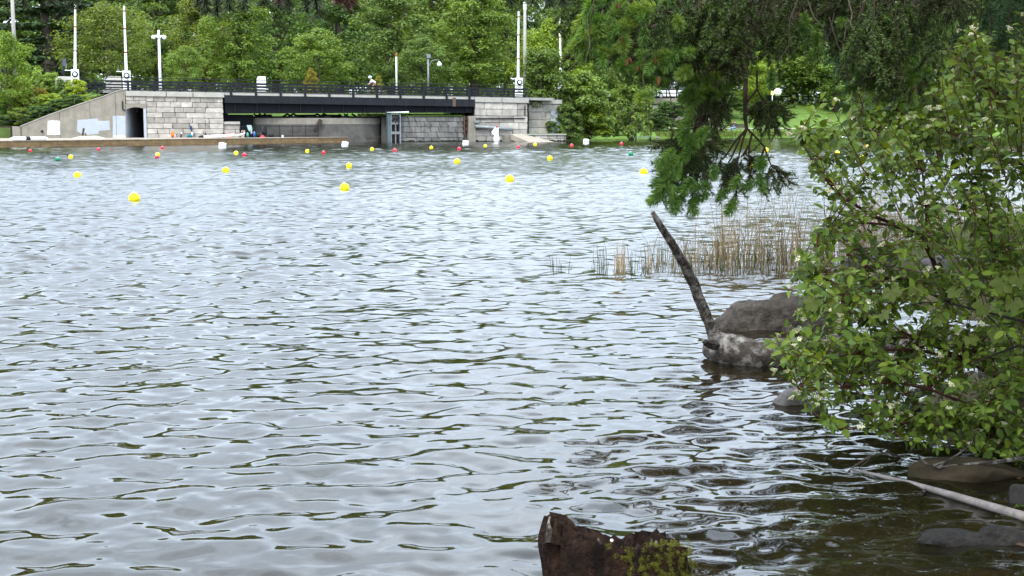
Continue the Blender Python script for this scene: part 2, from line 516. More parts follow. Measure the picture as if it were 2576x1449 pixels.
def build_water():
    g = np.random.default_rng(42)
    k0 = 0.0025
    ys = [2.6]
    while ys[-1] < 172:
        ys.append(ys[-1] * (1 + k0))
    Y = np.array(ys); nr = len(Y); nc = 430
    t = np.linspace(-1, 1, nc)
    X = t[None, :] * (0.46 * Y[:, None] + 1.2)
    YY = np.repeat(Y[:, None], nc, 1)
    # slightly skewed rows so that the mesh lines never line up with wave crests
    nw = 190
    lam = np.exp(g.uniform(math.log(0.10), math.log(3.2), nw))
    th = g.normal(0, rad(48), nw) - rad(78)
    kx = 2 * np.pi / lam * np.cos(th); ky = 2 * np.pi / lam * np.sin(th)
    ph = g.uniform(0, 2 * np.pi, nw)
    band = np.exp(-((np.log(lam) - math.log(0.31)) / 0.95) ** 2) * 0.9 + 0.22
    slope = band * 0.0155
    amp = slope * lam / (2 * np.pi)
    Z = np.zeros((nr, nc), dtype=np.float32)
    # gusts: the ripple strength varies over the lake
    gust = 1 + 0.22 * np.sin(X * 0.11 + YY * 0.07 + 1) + 0.18 * np.sin(X * 0.31 - YY * 0.13) + 0.12 * np.sin(YY * 0.41 + X * 0.05)
    calm = np.interp(YY, [4, 8, 14, 25, 45, 90, 170], [0.85, 0.9, 1.05, 1.5, 2.5, 3.8, 4.4])
    # sheltered water behind the shore trees, with short cross ripples
    sh = 1 / (1 + np.exp(-((X - (0.12 * YY + 0.35)) / 0.5)))
    near = np.clip((16 - YY) / 8, 0, 1)
    sp = k0 * Y
    for i in range(nw):
        w = np.clip((lam[i] / sp - 2.4) / 1.6, 0, 1)
        rows = w > 0
        if not rows.any():
            continue
        A = amp[i] * w[rows][:, None]
        fl = np.interp(Y[rows], [4, 8, 14, 25, 45, 90, 170], [0.95, 1.0, 1.1, 1.5, 2.4, 3.6, 2.6])
        fb = np.interp(Y[rows], [4, 8, 14, 25, 45, 90, 170], [0.35, 0.5, 0.7, 1.0, 1.5, 2.1, 2.6])
        q = np.clip((lam[i] - 0.55) / 0.6, 0, 1)
        loc = (fl * (1 - q) + fb * q)[:, None] * gust[rows]
        if lam[i] < 0.4:
            loc = loc * (0.9 + 0.4 * near[rows] * sh[rows])
        elif lam[i] > 1.0:
            loc = loc * (1 - 0.5 * near[rows] * sh[rows])
        Z[rows] += A * loc * np.sin(kx[i] * X[rows] + ky[i] * YY[rows] + ph[i])
    # short cross ripples in the shallows near the bank
    rows = Y < 17
    fade = np.clip((15 - Y[rows]) / 7, 0, 1)[:, None]
    mask = fade * (0.12 + 0.88 * sh[rows])
    patch = 0.55 + 0.45 * np.sin(X[rows] * 2.1 + YY[rows] * 1.3) * np.sin(YY[rows] * 2.9 - X[rows] * 0.7)
    for i in range(36):
        l_ = math.exp(g.uniform(math.log(0.075), math.log(0.17))); t_ = g.normal(0, rad(38)) - rad(80)
        k_ = 2 * np.pi / l_
        wv = np.clip((l_ / sp[rows] - 2.6) / 2, 0, 1)[:, None]
        Z[rows] += (0.036 / k_) * mask * patch * wv * np.sin(k_ * (math.cos(t_) * X[rows] + math.sin(t_) * YY[rows]) + g.uniform(0, 6.28))
    V = np.stack([X, YY, Z], -1).reshape(-1, 3)
    a = (np.arange(nr - 1)[:, None] * nc + np.arange(nc - 1)[None, :]).ravel()
    F = np.stack([a, a + 1, a + nc + 1, a + nc], 1)
    me = npmesh('water', V, F, water_material(), True)
    o = link('water', me)
    tag(o, kind='structure')
build_water()

# ------------------------------------------------------------------ far ground
S_LAB0, S_LAB1 = fs(310), fs(562)      # left abutment
S_RAB0, S_RAB1 = fs(1195), fs(1327)    # right abutment
S_W2 = fs(1418)
S_WING = fs(50)
Z_WING = fac(50, 318)[1]
Z_L, Z_R = fac(318, 229)[1], fac(1320, 247)[1]      # top of the coping at both ends
def zdeck(s):
    return Z_L + (Z_R - Z_L) * (s - S_LAB0) / (fs(1320) - S_LAB0)
SHORE = sorted([(g_.x, g_.y) for g_ in (ground(u, v) for u, v in
         ((1395, 352.5), (1470, 351), (1540, 350), (1640, 349), (1760, 348), (1980, 346.5), (2200, 345), (2350, 344), (2700, 343), (3300, 343)))])
def yshore(x):
    return float(np.interp(x, [p[0] for p in SHORE], [p[1] for p in SHORE]))
def sm(t):
    t = max(0.0, min(1.0, t)); return t * t * (3 - 2 * t)
def hfar(x, y):
    p = Vector((x, y, 0)) - FA
    s, d = p.dot(FT), p.dot(FN)
    rise = 0.02 * max(0, d - 14)
    if s < S_W2:
        if d < 1.1 or (S_LAB0 - 1.2 < s < fs(372) + 1.0 and d < 13.5):
            return -1.2
        if s < S_LAB0 + 0.05:
            k = max(-0.15, (s - S_WING) / (S_LAB0 - S_WING))
            top = Z_WING - 0.15 + (Z_L - Z_WING) * max(0, k)
            return top + (Z_L - 0.05 - top) * sm((d - 0.3) / 16) + rise
        if s < S_LAB1:
            return zdeck(s) - 0.35 + rise if d > 2.0 else -1.2
        if s < S_RAB0:
            if d < 2.3:
                return -1.2
            return (2.38 if d < 10.5 else 2.38 + 1.2 * sm((d - 10.5) / 6)) + rise
        return (zdeck(s) - 0.45 if d > 3.2 else -1.2) + rise
    ys = yshore(x)
    e = y - ys
    hl = -1.2 if e < -0.4 else float(np.interp(e, [-0.4, 0.15, 1.5, 4, 9, 12.5, 22, 29, 31, 35, 46, 300], [-1.2, 0.22, 0.5, 0.7, 0.95, 1.1, 2.9, 4.4, 4.5, 4.0, 4.0, 8.5]))
    # blend from the wall to the open lawn
    if s < S_W2 + 4 and d > 1.5:
        k = (s - S_W2) / 4
        hl = hl * k + (zdeck(S_W2) - 0.45) * (1 - k)
    return hl
def build_far_ground():
    xs = np.concatenate([np.arange(-150, -70, 4.0), np.arange(-70, 75, 0.7), np.arange(75, 190, 5.0)])
    ysr = np.concatenate([np.arange(100, 185, 0.7), np.arange(185, 260, 3.0), np.arange(260, 460, 12.0)])
    V = np.zeros((len(ysr), len(xs), 3))
    g = np.random.default_rng(3)
    for j, y in enumerate(ysr):
        for i, x in enumerate(xs):
            V[j, i] = (x, y, hfar(x, y))
    V[:, :, 2] += np.where(V[:, :, 2] > 0, g.normal(0, 0.02, V.shape[:2]), 0)
    nc = len(xs); nr = len(ysr)
    a = (np.arange(nr - 1)[:, None] * nc + np.arange(nc - 1)[None, :]).ravel()
    F = np.stack([a, a + 1, a + nc + 1, a + nc], 1)
    m = pm('park_grass', (0.098, 0.165, 0.028), 0.95, 0.3, 0.9, stain=0.5, stain_col=(0.11, 0.14, 0.04), stain_scale=0.25, bump=0.6, bscale=14, bdist=0.05)
    tag(link('far_ground', npmesh('far_ground', V.reshape(-1, 3), F, m, True)), kind='structure')
build_far_ground()

# ------------------------------------------------------------------ near bank and lake bed, one sheet
NSHORE = [(-6, -1.5), (1.0, -1.2), (2.6, 1.6), (4.5, 2.65), (6.2, 2.95), (8.0, 2.75), (9.5, 3.0), (11, 3.9), (13, 4.7), (15, 4.6), (17, 4.55), (19, 5.2), (25, 8.5), (40, 18), (60, 31), (90, 50)]
def xshore(y):
    return interp(y, NSHORE)
def hnear(x, y):
    d = x - xshore(y)
    d += 0.25 * math.sin(y * 1.9 + x) + 0.12 * math.sin(y * 5.1 + 2)
    return float(np.interp(d, [-9, -4, -1.8, -0.7, 0, 0.5, 2.0, 6, 40], [-1.6, -0.75, -0.36, -0.16, 0.0, 0.22, 0.55, 0.95, 2.0]))
def build_near_bank():
    xs = np.concatenate([np.arange(-70, -8, 4), np.arange(-8, 9, 0.11), np.arange(9, 75, 2.5)])
    ysr = np.concatenate([np.arange(-12, 2, 1.0), np.arange(2, 22, 0.11), np.arange(22, 101, 2.5)])
    nc, nr = len(xs), len(ysr)
    V = np.zeros((nr, nc, 3))
    for j, y in enumerate(ysr):
        for i, x in enumerate(xs):
            V[j, i] = (x, y, hnear(x, y))
    X, Y = V[:, :, 0], V[:, :, 1]
    g = np.random.default_rng(9)
    B = np.zeros_like(X)
    for i in range(40):       # lumps and cobbles
        l = math.exp(g.uniform(math.log(0.3), math.log(1.6))); t = g.uniform(0, 6.28)
        B += 0.012 * l ** 0.7 * np.sin((np.cos(t) * X + np.sin(t) * Y) * 6.28 / l + g.uniform(0, 6.28))
    V[:, :, 2] += B * 0.8
    a = (np.arange(nr - 1)[:, None] * nc + np.arange(nc - 1)[None, :]).ravel()
    F = np.stack([a, a + 1, a + nc + 1, a + nc], 1)
    m = pm('bank_mud', (0.095, 0.080, 0.040), 0.95, 0.55, 3.2, stain=0.8, stain_col=(0.05, 0.065, 0.014), stain_scale=1.3, bump=0.7, bscale=18, bdist=0.03)
    tag(link('lakebed', npmesh('lakebed', V.reshape(-1, 3), F, m, True)), kind='structure')
build_near_bank()
mb = MB(); mb.add([(-800, -200, -1.9), (800, -200, -1.9), (800, 900, -1.9), (-800, 900, -1.9)], [(0, 1, 2, 3)])
tag(mb.build('ground', pm('deep_bed', (0.05, 0.045, 0.03), 0.95, 0.3, 0.3)), kind='structure')

# ------------------------------------------------------------------ road on the bridge level, both approaches
def strip(name, sa, sb, d0, d1, zo, mat, n=30, th=0.12):
    m = MB()
    for i in range(n):
        a, b = sa + (sb - sa) * i / n, sa + (sb - sa) * (i + 1) / n
        m.fbox(a, b, d0, d1, zdeck(a) + zo - th, zdeck(a) + zo, zdeck(b) + zo - th, zdeck(b) + zo)
    return m.build(name, mat)
tag(strip('road', fs(255), S_W2 - 0.6, 2.6, 9.4, -0.02, M_ASPHALT), kind='structure')
tag(strip('pavement', fs(262), S_W2 - 0.8, 0.75, 2.6, 0.09, pm('pavement_concrete', (0.34, 0.33, 0.30), 0.9, 0.1, 2), th=0.25), kind='structure')
tag(strip('kerb', fs(255), S_W2 - 0.6, 9.4, 9.75, 0.09, M_COPING, th=0.25), kind='structure')

# path on the lawn, following the shore
def lawn_path():
    m = MB(); V = []
    xs = np.arange(yshore(0) * 0 + 14.0, 75, 0.7)
    for x in xs:
        off = 9.4 + 1.1 * math.sin(x * 0.12) + max(0, (x - 34)) * 0.05
        for k, e in enumerate((off, off + 0.8, off + 1.6)):
            y = yshore(x) + e
            V.append((x, y, hfar(x, y) + 0.06))
    F = []
    for i in range(len(xs) - 1):
        for k in range(2):
            a = i * 3 + k
            F.append((a, a + 3, a + 4, a + 1))
    m.add(V, F)
    tag(m.build('path', pm('path_gravel', (0.40, 0.36, 0.29), 0.95, 0.12, 3)), kind='structure')
lawn_path()

# ------------------------------------------------------------------ stonework helper
def unit_stones(mat, n=6, shear=0.0, seed=1, bev=0.05, jit=0.02):
    r = random.Random(seed); out = []
    for i in range(n):
        bm = bmesh.new()
        bmesh.ops.create_cube(bm, size=1)
        bmesh.ops.bevel(bm, geom=bm.edges[:], offset=bev, segments=1, affect='EDGES')
        for v in bm.verts:
            v.co += Vector((r.uniform(-jit, jit), r.uniform(-jit, jit), r.uniform(-jit, jit)))
            v.co.x += shear * v.co.z
        me = bpy.data.meshes.new('stone'); bm.to_mesh(me); bm.free()
        me.materials.append(mat); out.append(me)
    return out
ST = unit_stones(M_STONE); STD = unit_stones(M_STONE_D, seed=3); STS = unit_stones(M_STONE_D, shear=-0.22, seed=5)
def stone_wall(root, s0, s1, z0, z1a, z1b, ch, wmin, wmax, d=0.0, pool=ST, skip=None, r=rng, depth=0.4, joint=0.03):
    """courses of separate stones; top height runs from z1a to z1b"""
    n = max(1, round((max(z1a, z1b) - z0) / ch))
    for i in range(n):
        s = s0 - (r.uniform(0, wmin * 0.6) if i % 2 else 0)
        while s < s1 - 0.05:
            w = r.uniform(wmin, wmax)
            a, b = max(s, s0), min(s + w, s1)
            if s1 - b < wmin * 0.45:
                b = s1
            s = b
            if b - a < 0.12:
                continue
            k = ((a + b) / 2 - s0) / max(1e-6, s1 - s0)
            top = z1a + (z1b - z1a) * k
            h = (top - z0) / n
            zc = z0 + h * (i + 0.5)
            if skip and skip((a + b) / 2, zc, a, b, h):
                continue
            inst('stone', r.choice(pool), root, W((a + b) / 2, d + depth / 2 + r.uniform(-0.02, 0.02), zc),
                 (0, 0, FANG), (b - a - joint, depth, h - joint))

# ------------------------------------------------------------------ left abutment with the foot tunnel
zt0, zt1 = fac(365, 271)[1], fac(340, 347)[1]
sT0, sT1 = fs(318), fs(361)
base_z = 0.35
la = thing('stone_abutment', 'pale stone block abutment with arched foot tunnel at the left end of the bridge', 'abutment', W(S_LAB0, 0, 0))
zcL, zcR = zdeck(S_LAB0) - 0.42, zdeck(S_LAB1) - 0.42
def skipL(s, z, a, b, h):
    return False
stone_wall(la, sT0, fs(369), fac(340, 262.3)[1], zdeck(sT0) - 0.42, zdeck(sT0) - 0.44, 0.4, 0.8, 1.5)
stone_wall(la, fs(369), S_LAB1, base_z, zcL, zcR, 0.46, 0.75, 1.6, skip=skipL)
m = MB()       # backing of the stones, with a gap for the tunnel
m.fbox(fs(368), S_LAB1 - 0.03, 0.12, 9.5, 0.1, zdeck(fs(368)) - 0.4, 0.1, zdeck(S_LAB1) - 0.4)
m.fbox(sT0 + 0.02, fs(368), 0.12, 9.5, fac(340, 264)[1], zdeck(sT0) - 0.4)
m.build('backing', M_MORTAR, la)
m = MB()       # coping with two joints
for a, b in ((318, 420), (421, 487), (488, 566)):
    s0_, s1_ = fs(a), fs(b) - 0.03
    m2 = MB(); m2.fbox(s0_, s1_, -0.14, 0.8, zdeck(s0_) - 0.42, zdeck(s0_), zdeck(s1_) - 0.42, zdeck(s1_))
    m2.build('coping_slab', M_COPING, la, bevel=0.02)
# arch head: segmental lintel
m = MB()
arch = []
na = 14
sa, sb = sT0 - 0.02, fs(369)
zs, zc_ = fac(340, 273)[1], fac(340, 266)[1]
zu = fac(340, 262.5)[1]
for i in range(na + 1):
    k = i / na
    s = sa + (sb - sa) * k
    arch.append((s, zs + (zc_ - zs) * (1 - (2 * k - 1) ** 2) - 0.12))
for i in range(na):
    (s0_, z0_), (s1_, z1_) = arch[i], arch[i + 1]
    zt_a = min(zu, z0_ + 0.34); zt_b = min(zu, z1_ + 0.34)
    m.fbox(s0_, s1_, -0.06, 0.5, z0_, zu + 0.02, z1_, zu + 0.02)
m.build('arch_lintel', M_CONC, la)
m = MB(); m.fbox(fs(361.5), fs(368.5), -0.07, 0.6, base_z, zs - 0.02); m.build('tunnel_jamb', M_GREYPAINT, la, bevel=0.02)
# tunnel bore, running straight away from the lake
def TB(p, dy):
    return Vector((p.x - 0.05 * dy, p.y + dy, p.z))
m = MB()
e0, e1 = W(sT0, 0.1, 0.3), W(fs(361.5), 0.5, 0.3)
zt = zc_ - 0.1
for (p, w) in ((e0, -0.3), (e1, 0.3)):
    a, b = p, TB(p, 11)
    m.hexa([(a.x, a.y, 0.3), (a.x + w, a.y, 0.3), (b.x + w, b.y, 0.3), (b.x, b.y, 0.3), (a.x, a.y, zt), (a.x + w, a.y, zt), (b.x + w, b.y, zt), (b.x, b.y, zt)])
m.build('tunnel_wall', M_GREYPAINT, la)
m = MB()
a, b, c, d_ = e0, e1, TB(e1, 11), TB(e0, 11)
m.hexa([(a.x, a.y + 0.3, zt - 0.1), (b.x, b.y + 0.05, zt - 0.1), (c.x, c.y, zt - 0.1), (d_.x, d_.y, zt - 0.1), (a.x, a.y + 0.3, zt + 0.2), (b.x, b.y + 0.05, zt + 0.2), (c.x, c.y, zt + 0.2), (d_.x, d_.y, zt + 0.2)])
m.hexa([(c.x, c.y, 0.2), (c.x, c.y + 0.3, 0.2), (d_.x, d_.y + 0.3, 0.2), (d_.x, d_.y, 0.2), (c.x, c.y, zt), (c.x, c.y + 0.3, zt), (d_.x, d_.y + 0.3, zt), (d_.x, d_.y, zt)])
m.build('tunnel_vault', M_MORTAR, la)
m = MB(); m.hexa([(a.x, a.y - 0.4, 0.2), (b.x, b.y - 0.4, 0.2), (c.x, c.y, 0.2), (d_.x, d_.y, 0.2), (a.x, a.y - 0.4, 0.42), (b.x, b.y - 0.4, 0.42), (c.x, c.y, 0.42), (d_.x, d_.y, 0.42)])
m.build('tunnel_floor', M_ASPHALT, la)
m = MB(); m.ball(W(fs(346), 0.9, zs - 0.2), 0.16, 10, 6); m.build('tunnel_lamp', M_BLACK, la)
m = MB(); m.tube([W(fs(309.5), -0.08, fac(309, 254)[1]), W(fs(309.5), -0.08, fac(309, 276)[1]), W(fs(316), -0.08, fac(309, 277)[1])], 0.05, 6); m.build('conduit', M_STEEL, la)

# low stone step beside the abutment
st = thing('stone_step_wall', 'low stone block wall beside the left abutment under the bridge end', 'wall', W(fs(562), 0.3, 0))
zt_ = fac(580, 306)[1]
stone_wall(st, fs(560), fs(603), base_z, zt_ - 0.25, zt_ - 0.28, 0.46, 0.8, 1.4, d=0.25)
m = MB(); m.fbox(fs(559.5), fs(604), 0.15, 2.4, zt_ - 0.25, zt_); m.build('coping_slab', M_COPING, st, bevel=0.02)
m = MB(); m.fbox(fs(561), fs(602), 0.4, 2.3, 0.1, zt_ - 0.27); m.build('backing', M_MORTAR, st)

# ------------------------------------------------------------------ sloping concrete wing wall
ww = thing('retaining_wall', 'sloping concrete wing wall with pale paint patches left of the tunnel', 'wall', W(S_WING, 0, 0))
TOP = [(30, 317.5), (50, 318.5), (120, 291), (200, 263), (260, 244), (290, 232), (307, 227), (317, 227)]
m = MB()
tops = [(fs(u), fac(u, v)[1]) for u, v in TOP]
for i in range(len(tops) - 1):
    (s0_, z0_), (s1_, z1_) = tops[i], tops[i + 1]
    m.fbox(s0_, s1_ + (0 if i < len(tops) - 2 else -0.01), 0.0 if i else -0.12, 0.5, -0.6, z0_, -0.6, z1_)
wall_body = m.build('wall', M_CONC, ww)
m = MB()
for i in range(1, len(tops) - 1):
    (s0_, z0_), (s1_, z1_) = tops[i], tops[i + 1]
    m.fbox(s0_, s1_, -0.05, 0.56, z0_ + 0.003, z0_ + 0.07, z1_ + 0.003, z1_ + 0.07)
m.build('coping', M_COPING, ww)
for k, u in enumerate((52, 150, 227, 292)):       # pour joints
    z1_ = interp(fs(u), tops)
    MB().fbox(fs(u) - 0.02, fs(u) + 0.02, -0.012, 0.05, 0.4, z1_ - 0.03).build('pour_joint', M_MORTAR, ww)
def blob(poly, lift, name, mat, lab):
    """painted patch: thin coat with an uneven rim on the wall face"""
    m = MB(); pts = []
    n = len(poly)
    for i in range(n):
        a, b = poly[i], poly[(i + 1) % n]
        for k in range(6):
            t = k / 6
            j = 0.0 if k == 0 else 0.5
            pts.append((a[0] + (b[0] - a[0]) * t + rng.uniform(-j, j), a[1] + (b[1] - a[1]) * t + rng.uniform(-j, j)))
    fr, bk = [], []
    for (u, v) in pts:
        s, z = fac(u, v)
        fr.append(W(s, -lift, z)); bk.append(W(s, 0.01, z))
    N = len(pts)
    m.add(fr + bk, [tuple(range(N))[::-1]] + [(i, (i + 1) % N, N + (i + 1) % N, N + i) for i in range(N)])
    o = m.build(name, mat, ww); o['label'] = lab
    return o
blob([(120.5, 304.5), (135, 303.5), (150.5, 304), (151.5, 338), (136, 339.5), (119.5, 338.5)], 0.014, 'paint_patch', M_PATCHW, 'square white paint patch')
blob([(195, 301.5), (215, 300.5), (246, 297.5), (248, 304), (275, 303.5), (276.5, 327), (249, 329), (248, 337), (222, 339.5), (203, 336), (194, 330)], 0.013, 'paint_patch', M_GREYPAINT, 'wide pale grey paint patch')
blob([(283.5, 292), (298, 290.5), (315.5, 292.5), (315.8, 340), (300, 340), (283.5, 340)], 0.012, 'paint_patch', M_GREYPAINT, 'grey paint patch at the tunnel mouth')
blob([(284, 341), (300, 339.5), (315, 340.5), (316, 346.5), (300, 347.5), (284, 347.5)], 0.011, 'paint_patch', M_PATCHW, 'low white paint band at the tunnel mouth')
s_, z_ = fac(106.5, 330.5)
MB().lathe([(0.11, 0), (0.11, 0.1)], 12, W(s_, -0.03, z_), Matrix.Rotation(rad(90), 3, 'X')).build('drain_hole', M_BLACK, ww)

# iron handrail on top of the wing wall
hr = thing('handrail', 'thin black iron handrail down the sloping wing wall', 'railing', W(S_WING, 0.4, Z_WING))
HT = [(-4, 323), (6, 323), (30, 317.5)] + TOP[1:6]
pts = []
for u, v in HT:
    s, z = fac(u, v)
    pts.append((s, max(z, 1.3)))
for frac_ in (0.52, 1.0):
    m = MB()
    for i in range(len(pts) - 1):
        m.tube([W(pts[i][0], 0.4, pts[i][1] + 0.95 * frac_), W(pts[i + 1][0], 0.4, pts[i + 1][1] + 0.95 * frac_)], 0.024, 6)
    m.build('rail', M_STEEL, hr)
s = pts[0][0]
while s < pts[-1][0] + 0.1:
    z = interp(s, pts)
    MB().tube([W(s, 0.4, z - 0.1), W(s, 0.4, z + 0.98)], 0.026, 6).build('post', M_STEEL, hr)
    s += 2.05

# dark plank gate at the left edge
gt = thing('plank_gate', 'dark slanted plank gate at the left end of the concrete wing wall', 'gate', W(fs(10), 0.2, 0.4))
for i in range(9):
    s = fs(-14) + i * 0.17
    MB().bar(W(s + 0.55, 0.2, 0.45), W(s - 0.25, 0.2, fac(20, 318)[1]), 0.13, 0.05).build('plank', M_DKWOOD, gt)
MB().bar(W(fs(-16), 0.24, fac(20, 319)[1]), W(fs(29), 0.24, fac(20, 319)[1]), 0.1, 0.12).build('rail', M_DKWOOD, gt)
MB().bar(W(fs(27), 0.14, 0.3), W(fs(27), 0.14, fac(20, 317)[1]), 0.14, 0.14).build('post', M_DKWOOD, gt)

# ------------------------------------------------------------------ right abutment, second wall
ra = thing('stone_abutment', 'pale stone block abutment under the right end of the bridge with a grey pipe', 'abutment', W(S_RAB0, 0, 0))
zr0, zr1 = zdeck(S_RAB0) - 0.45, zdeck(S_RAB1) - 0.45
stone_wall(ra, S_RAB0, S_RAB1, -0.1, zr0, zr1, 0.62, 0.8, 1.9)
MB().fbox(S_RAB0 + 0.03, S_RAB1 - 0.03, 0.12, 9.5, -0.6, zr0, -0.6, zr1).build('backing', M_MORTAR, ra)
for a, b in ((1195, 1262), (1263, 1330)):
    s0_, s1_ = fs(a), fs(b) - 0.02
    MB().fbox(s0_, s1_, -0.12, 0.8, zdeck(s0_) - 0.45, zdeck(s0_), zdeck(s1_) - 0.45, zdeck(s1_)).build('coping_slab', M_COPING, ra, bevel=0.02)
MB().fbox(fs(1178), fs(1196), -0.15, 1.2, -0.6, fac(1190, 292)[1]).build('concrete_pier', M_CONC, ra, bevel=0.03)
p0, p1 = fac(1196, 318, -0.3), fac(1290, 326, -0.3)
MB().tube([W(p0[0], -0.3, p0[1]), W(p1[0], -0.3, p1[1])], 0.17, 10).build('pipe', M_GALV, ra, True)
MB().fbox(fs(1191), fs(1203), -0.35, 0.1, fac(1196, 309)[1], fac(1196, 303)[1]).build('pipe_bracket', M_GALV, ra)
MB().tube([W(fs(1320), -0.05, fac(1320, 290)[1]), W(fs(1320), -0.05, fac(1320, 266)[1])], 0.05, 6).build('drain_pipe', M_STEEL, ra)
MB().tube([W(fs(1195), -0.06, fac(1200, 298.5)[1]), W(fs(1320), -0.06, fac(1320, 297.5)[1])], 0.05, 6).build('drain_pipe', M_STEEL, ra)

w2 = thing('stone_wall', 'large block stone wall behind the trees right of the bridge', 'wall', W(S_RAB1, 1.6, 0))
stone_wall(w2, fs(1330, 1.6), fs(1412, 1.6), 0.5, zdeck(S_RAB1) - 0.5, zdeck(S_W2) - 0.5, 0.78, 1.6, 2.6, d=1.6)
MB().fbox(fs(1330, 1.6) + 0.03, fs(1412, 1.6) - 0.03, 1.72, 9.5, 0.2, zdeck(S_RAB1) - 0.5).build('backing', M_MORTAR, w2)
MB().fbox(fs(1327, 1.6), fs(1413, 1.6), 1.5, 2.4, zdeck(S_RAB1) - 0.5, zdeck(S_RAB1) - 0.1).build('coping_slab', M_COPING, w2)
blob2 = MB(); blob2.fbox(fs(1386, 1.6), fs(1411, 1.6), 1.57, 1.9, 0.75, 2.9); o = blob2.build('paint_patch', M_GREYPAINT, w2); o['label'] = 'grey painted panel'

# low quay with a ramp at the water right of the abutment
qy = thing('quay_wall', 'low stone quay with a pale ramp and grass on top at the water', 'quay', W(fs(1270), -2, 0))
zq = fac(1350, 337, -1.2)[1]
stone_wall(qy, fs(1318, -1.2), fs(1420, -1.2), -0.1, zq - 0.1, zq - 0.1, 0.3, 0.7, 1.6, d=-1.2, depth=0.5)
MB().fbox(fs(1270, -1.0), fs(1424, -1.0), -1.0, 1.8, -0.6, zq - 0.1).build('quay_body', M_CONC, qy)
MB().fbox(fs(1288, -1.2), fs(1424, -1.2), -1.3, -0.6, zq - 0.1, zq).build('coping_slab', M_COPING, qy)
MB().fbox(fs(1330, -0.6), fs(1424, -0.6), -0.58, 1.7, zq - 0.1, zq + 0.02).build('grass_strip', MATS['park_grass'], qy)
p = [fac(1286, 337, -2.0), fac(1313, 337, -2.0), fac(1400, 352.5, -2.0), fac(1368, 352.5, -2.0)]
m = MB()
a = [W(fs(1284, -1.25), -1.3, zq + 0.0), W(fs(1314, -1.25), -1.3, zq), W(fs(1395, -2.6), -2.6, 0.0), W(fs(1330, -2.6), -2.6, 0.0)]
m.hexa([q - Vector((0, 0, 0.5)) for q in (a[3], a[2], a[1], a[0])] + [a[3], a[2], a[1], a[0]])
m.build('ramp', pm('ramp_concrete', (0.33, 0.285, 0.225), 0.9, 0.15, 2, stain=.5, stain_col=(.18,.15,.12), stain_scale=1), qy)

# ------------------------------------------------------------------ lock wall (battered stones) and gate
lw = thing('lock_wall', 'leaning grey stone lock wall with mossy streaks under the bridge', 'wall', W(fs(1010), 0, 0))
zl = fac(1080, 292)[1]
stone_wall(lw, fs(1008), fs(1168), -0.1, zl, zl - 0.05, 0.54, 0.6, 1.15, d=0.3, pool=STS, joint=0.035)
MB().fbox(fs(1004), fs(1182), 0.5, 3, -0.6, zl - 0.03).build('backing', M_MORTAR, lw)
MB().fbox(fs(1006), fs(1165), 0.2, 1.4, zl, zl + 0.05).build('grass_edge', MATS['park_grass'], lw)
MB().bar(W(fs(1169), 0.1, 0.7), W(fs(1169), 0.1, zl), 0.12).build('rusty_post', plain('rust', (0.12, 0.055, 0.035), 0.85, 0.3), lw)
for i in range(3):
    MB().fbox(fs(1171), fs(1179), 0.15, 0.5, 1.0 + i * 0.5, 1.36 + i * 0.5).build('timber_block', M_DKWOOD, lw)

MB().fbox(fs(966), fs(1007), 1.0, 1.4, -0.6, zl - 0.1).build('recess_wall', M_MORTAR, lw)
lg = thing('lock_gate', 'grey steel lock gate with open panels and white balance beam beside the stone lock wall', 'gate', W(fs(990), -0.2, 0))
zg = fac(990, 282)[1]
MB().fbox(fs(974), fs(981), -0.2, 0.4, -0.5, zg).build('post', M_GREENST, lg)
MB().fbox(fs(981.3), fs(983.5), -0.25, 0.1, -0.5, zg - 0.05).build('frame_stile', M_GALV, lg)
MB().fbox(fs(1004), fs(1007), -0.25, 0.1, -0.5, zg - 0.05).build('frame_stile', M_GALV, lg)
for va, vb in ((313, 307), (331, 337.5), (289, 286)):
    MB().fbox(fs(983.6), fs(1003.9), -0.22, 0.05, fac(990, max(va, vb))[1], fac(990, min(va, vb))[1]).build('gate_rail', M_GALV, lg)
MB().fbox(fs(993), fs(995), -0.2, 0.0, -0.4, fac(990, 313.4)[1]).build('gate_rail', M_GALV, lg)
MB().fbox(fs(984), fs(1004), 0.06, 0.1, fac(990, 306.5)[1], fac(990, 291)[1]).build('panel', M_STONE_D, lg)
for k in range(5):
    MB().tube([W(fs(986 + k * 3.6), -0.27, fac(990, 308)[1] + rng.uniform(-.3, .2)), W(fs(991 + k * 3), -0.3, fac(990, 295)[1] + rng.uniform(-.2, .3))], 0.05, 6).build('hose', M_BLACK, lg)
m = MB(); m.fbox(fs(972), fs(1026), -0.4, 0.0, fac(990, 283)[1], fac(990, 282)[1], fac(1026, 283.5)[1], fac(1026, 280)[1]); m.build('balance_beam', M_WHITE, lg)

M_ALGAE = pm('wet_algae', (0.02, 0.024, 0.014), 0.6, 0.5, 6)
for (par, ua, ub, d0) in ((ra, 1179, 1286, -0.03), (lw, 1008, 1177, 0.22), (qy, 1330, 1418, -1.24)):
    for k in range(14):
        a = fs(ua) + (fs(ub) - fs(ua)) * k / 14; b = fs(ua) + (fs(ub) - fs(ua)) * (k + 1) / 14
        MB().fbox(a, b, d0 - 0.015, d0 + 0.2, -0.3, rng.uniform(0.06, 0.2), -0.3, rng.uniform(0.06, 0.2)).build('waterline_stain', M_ALGAE, par)
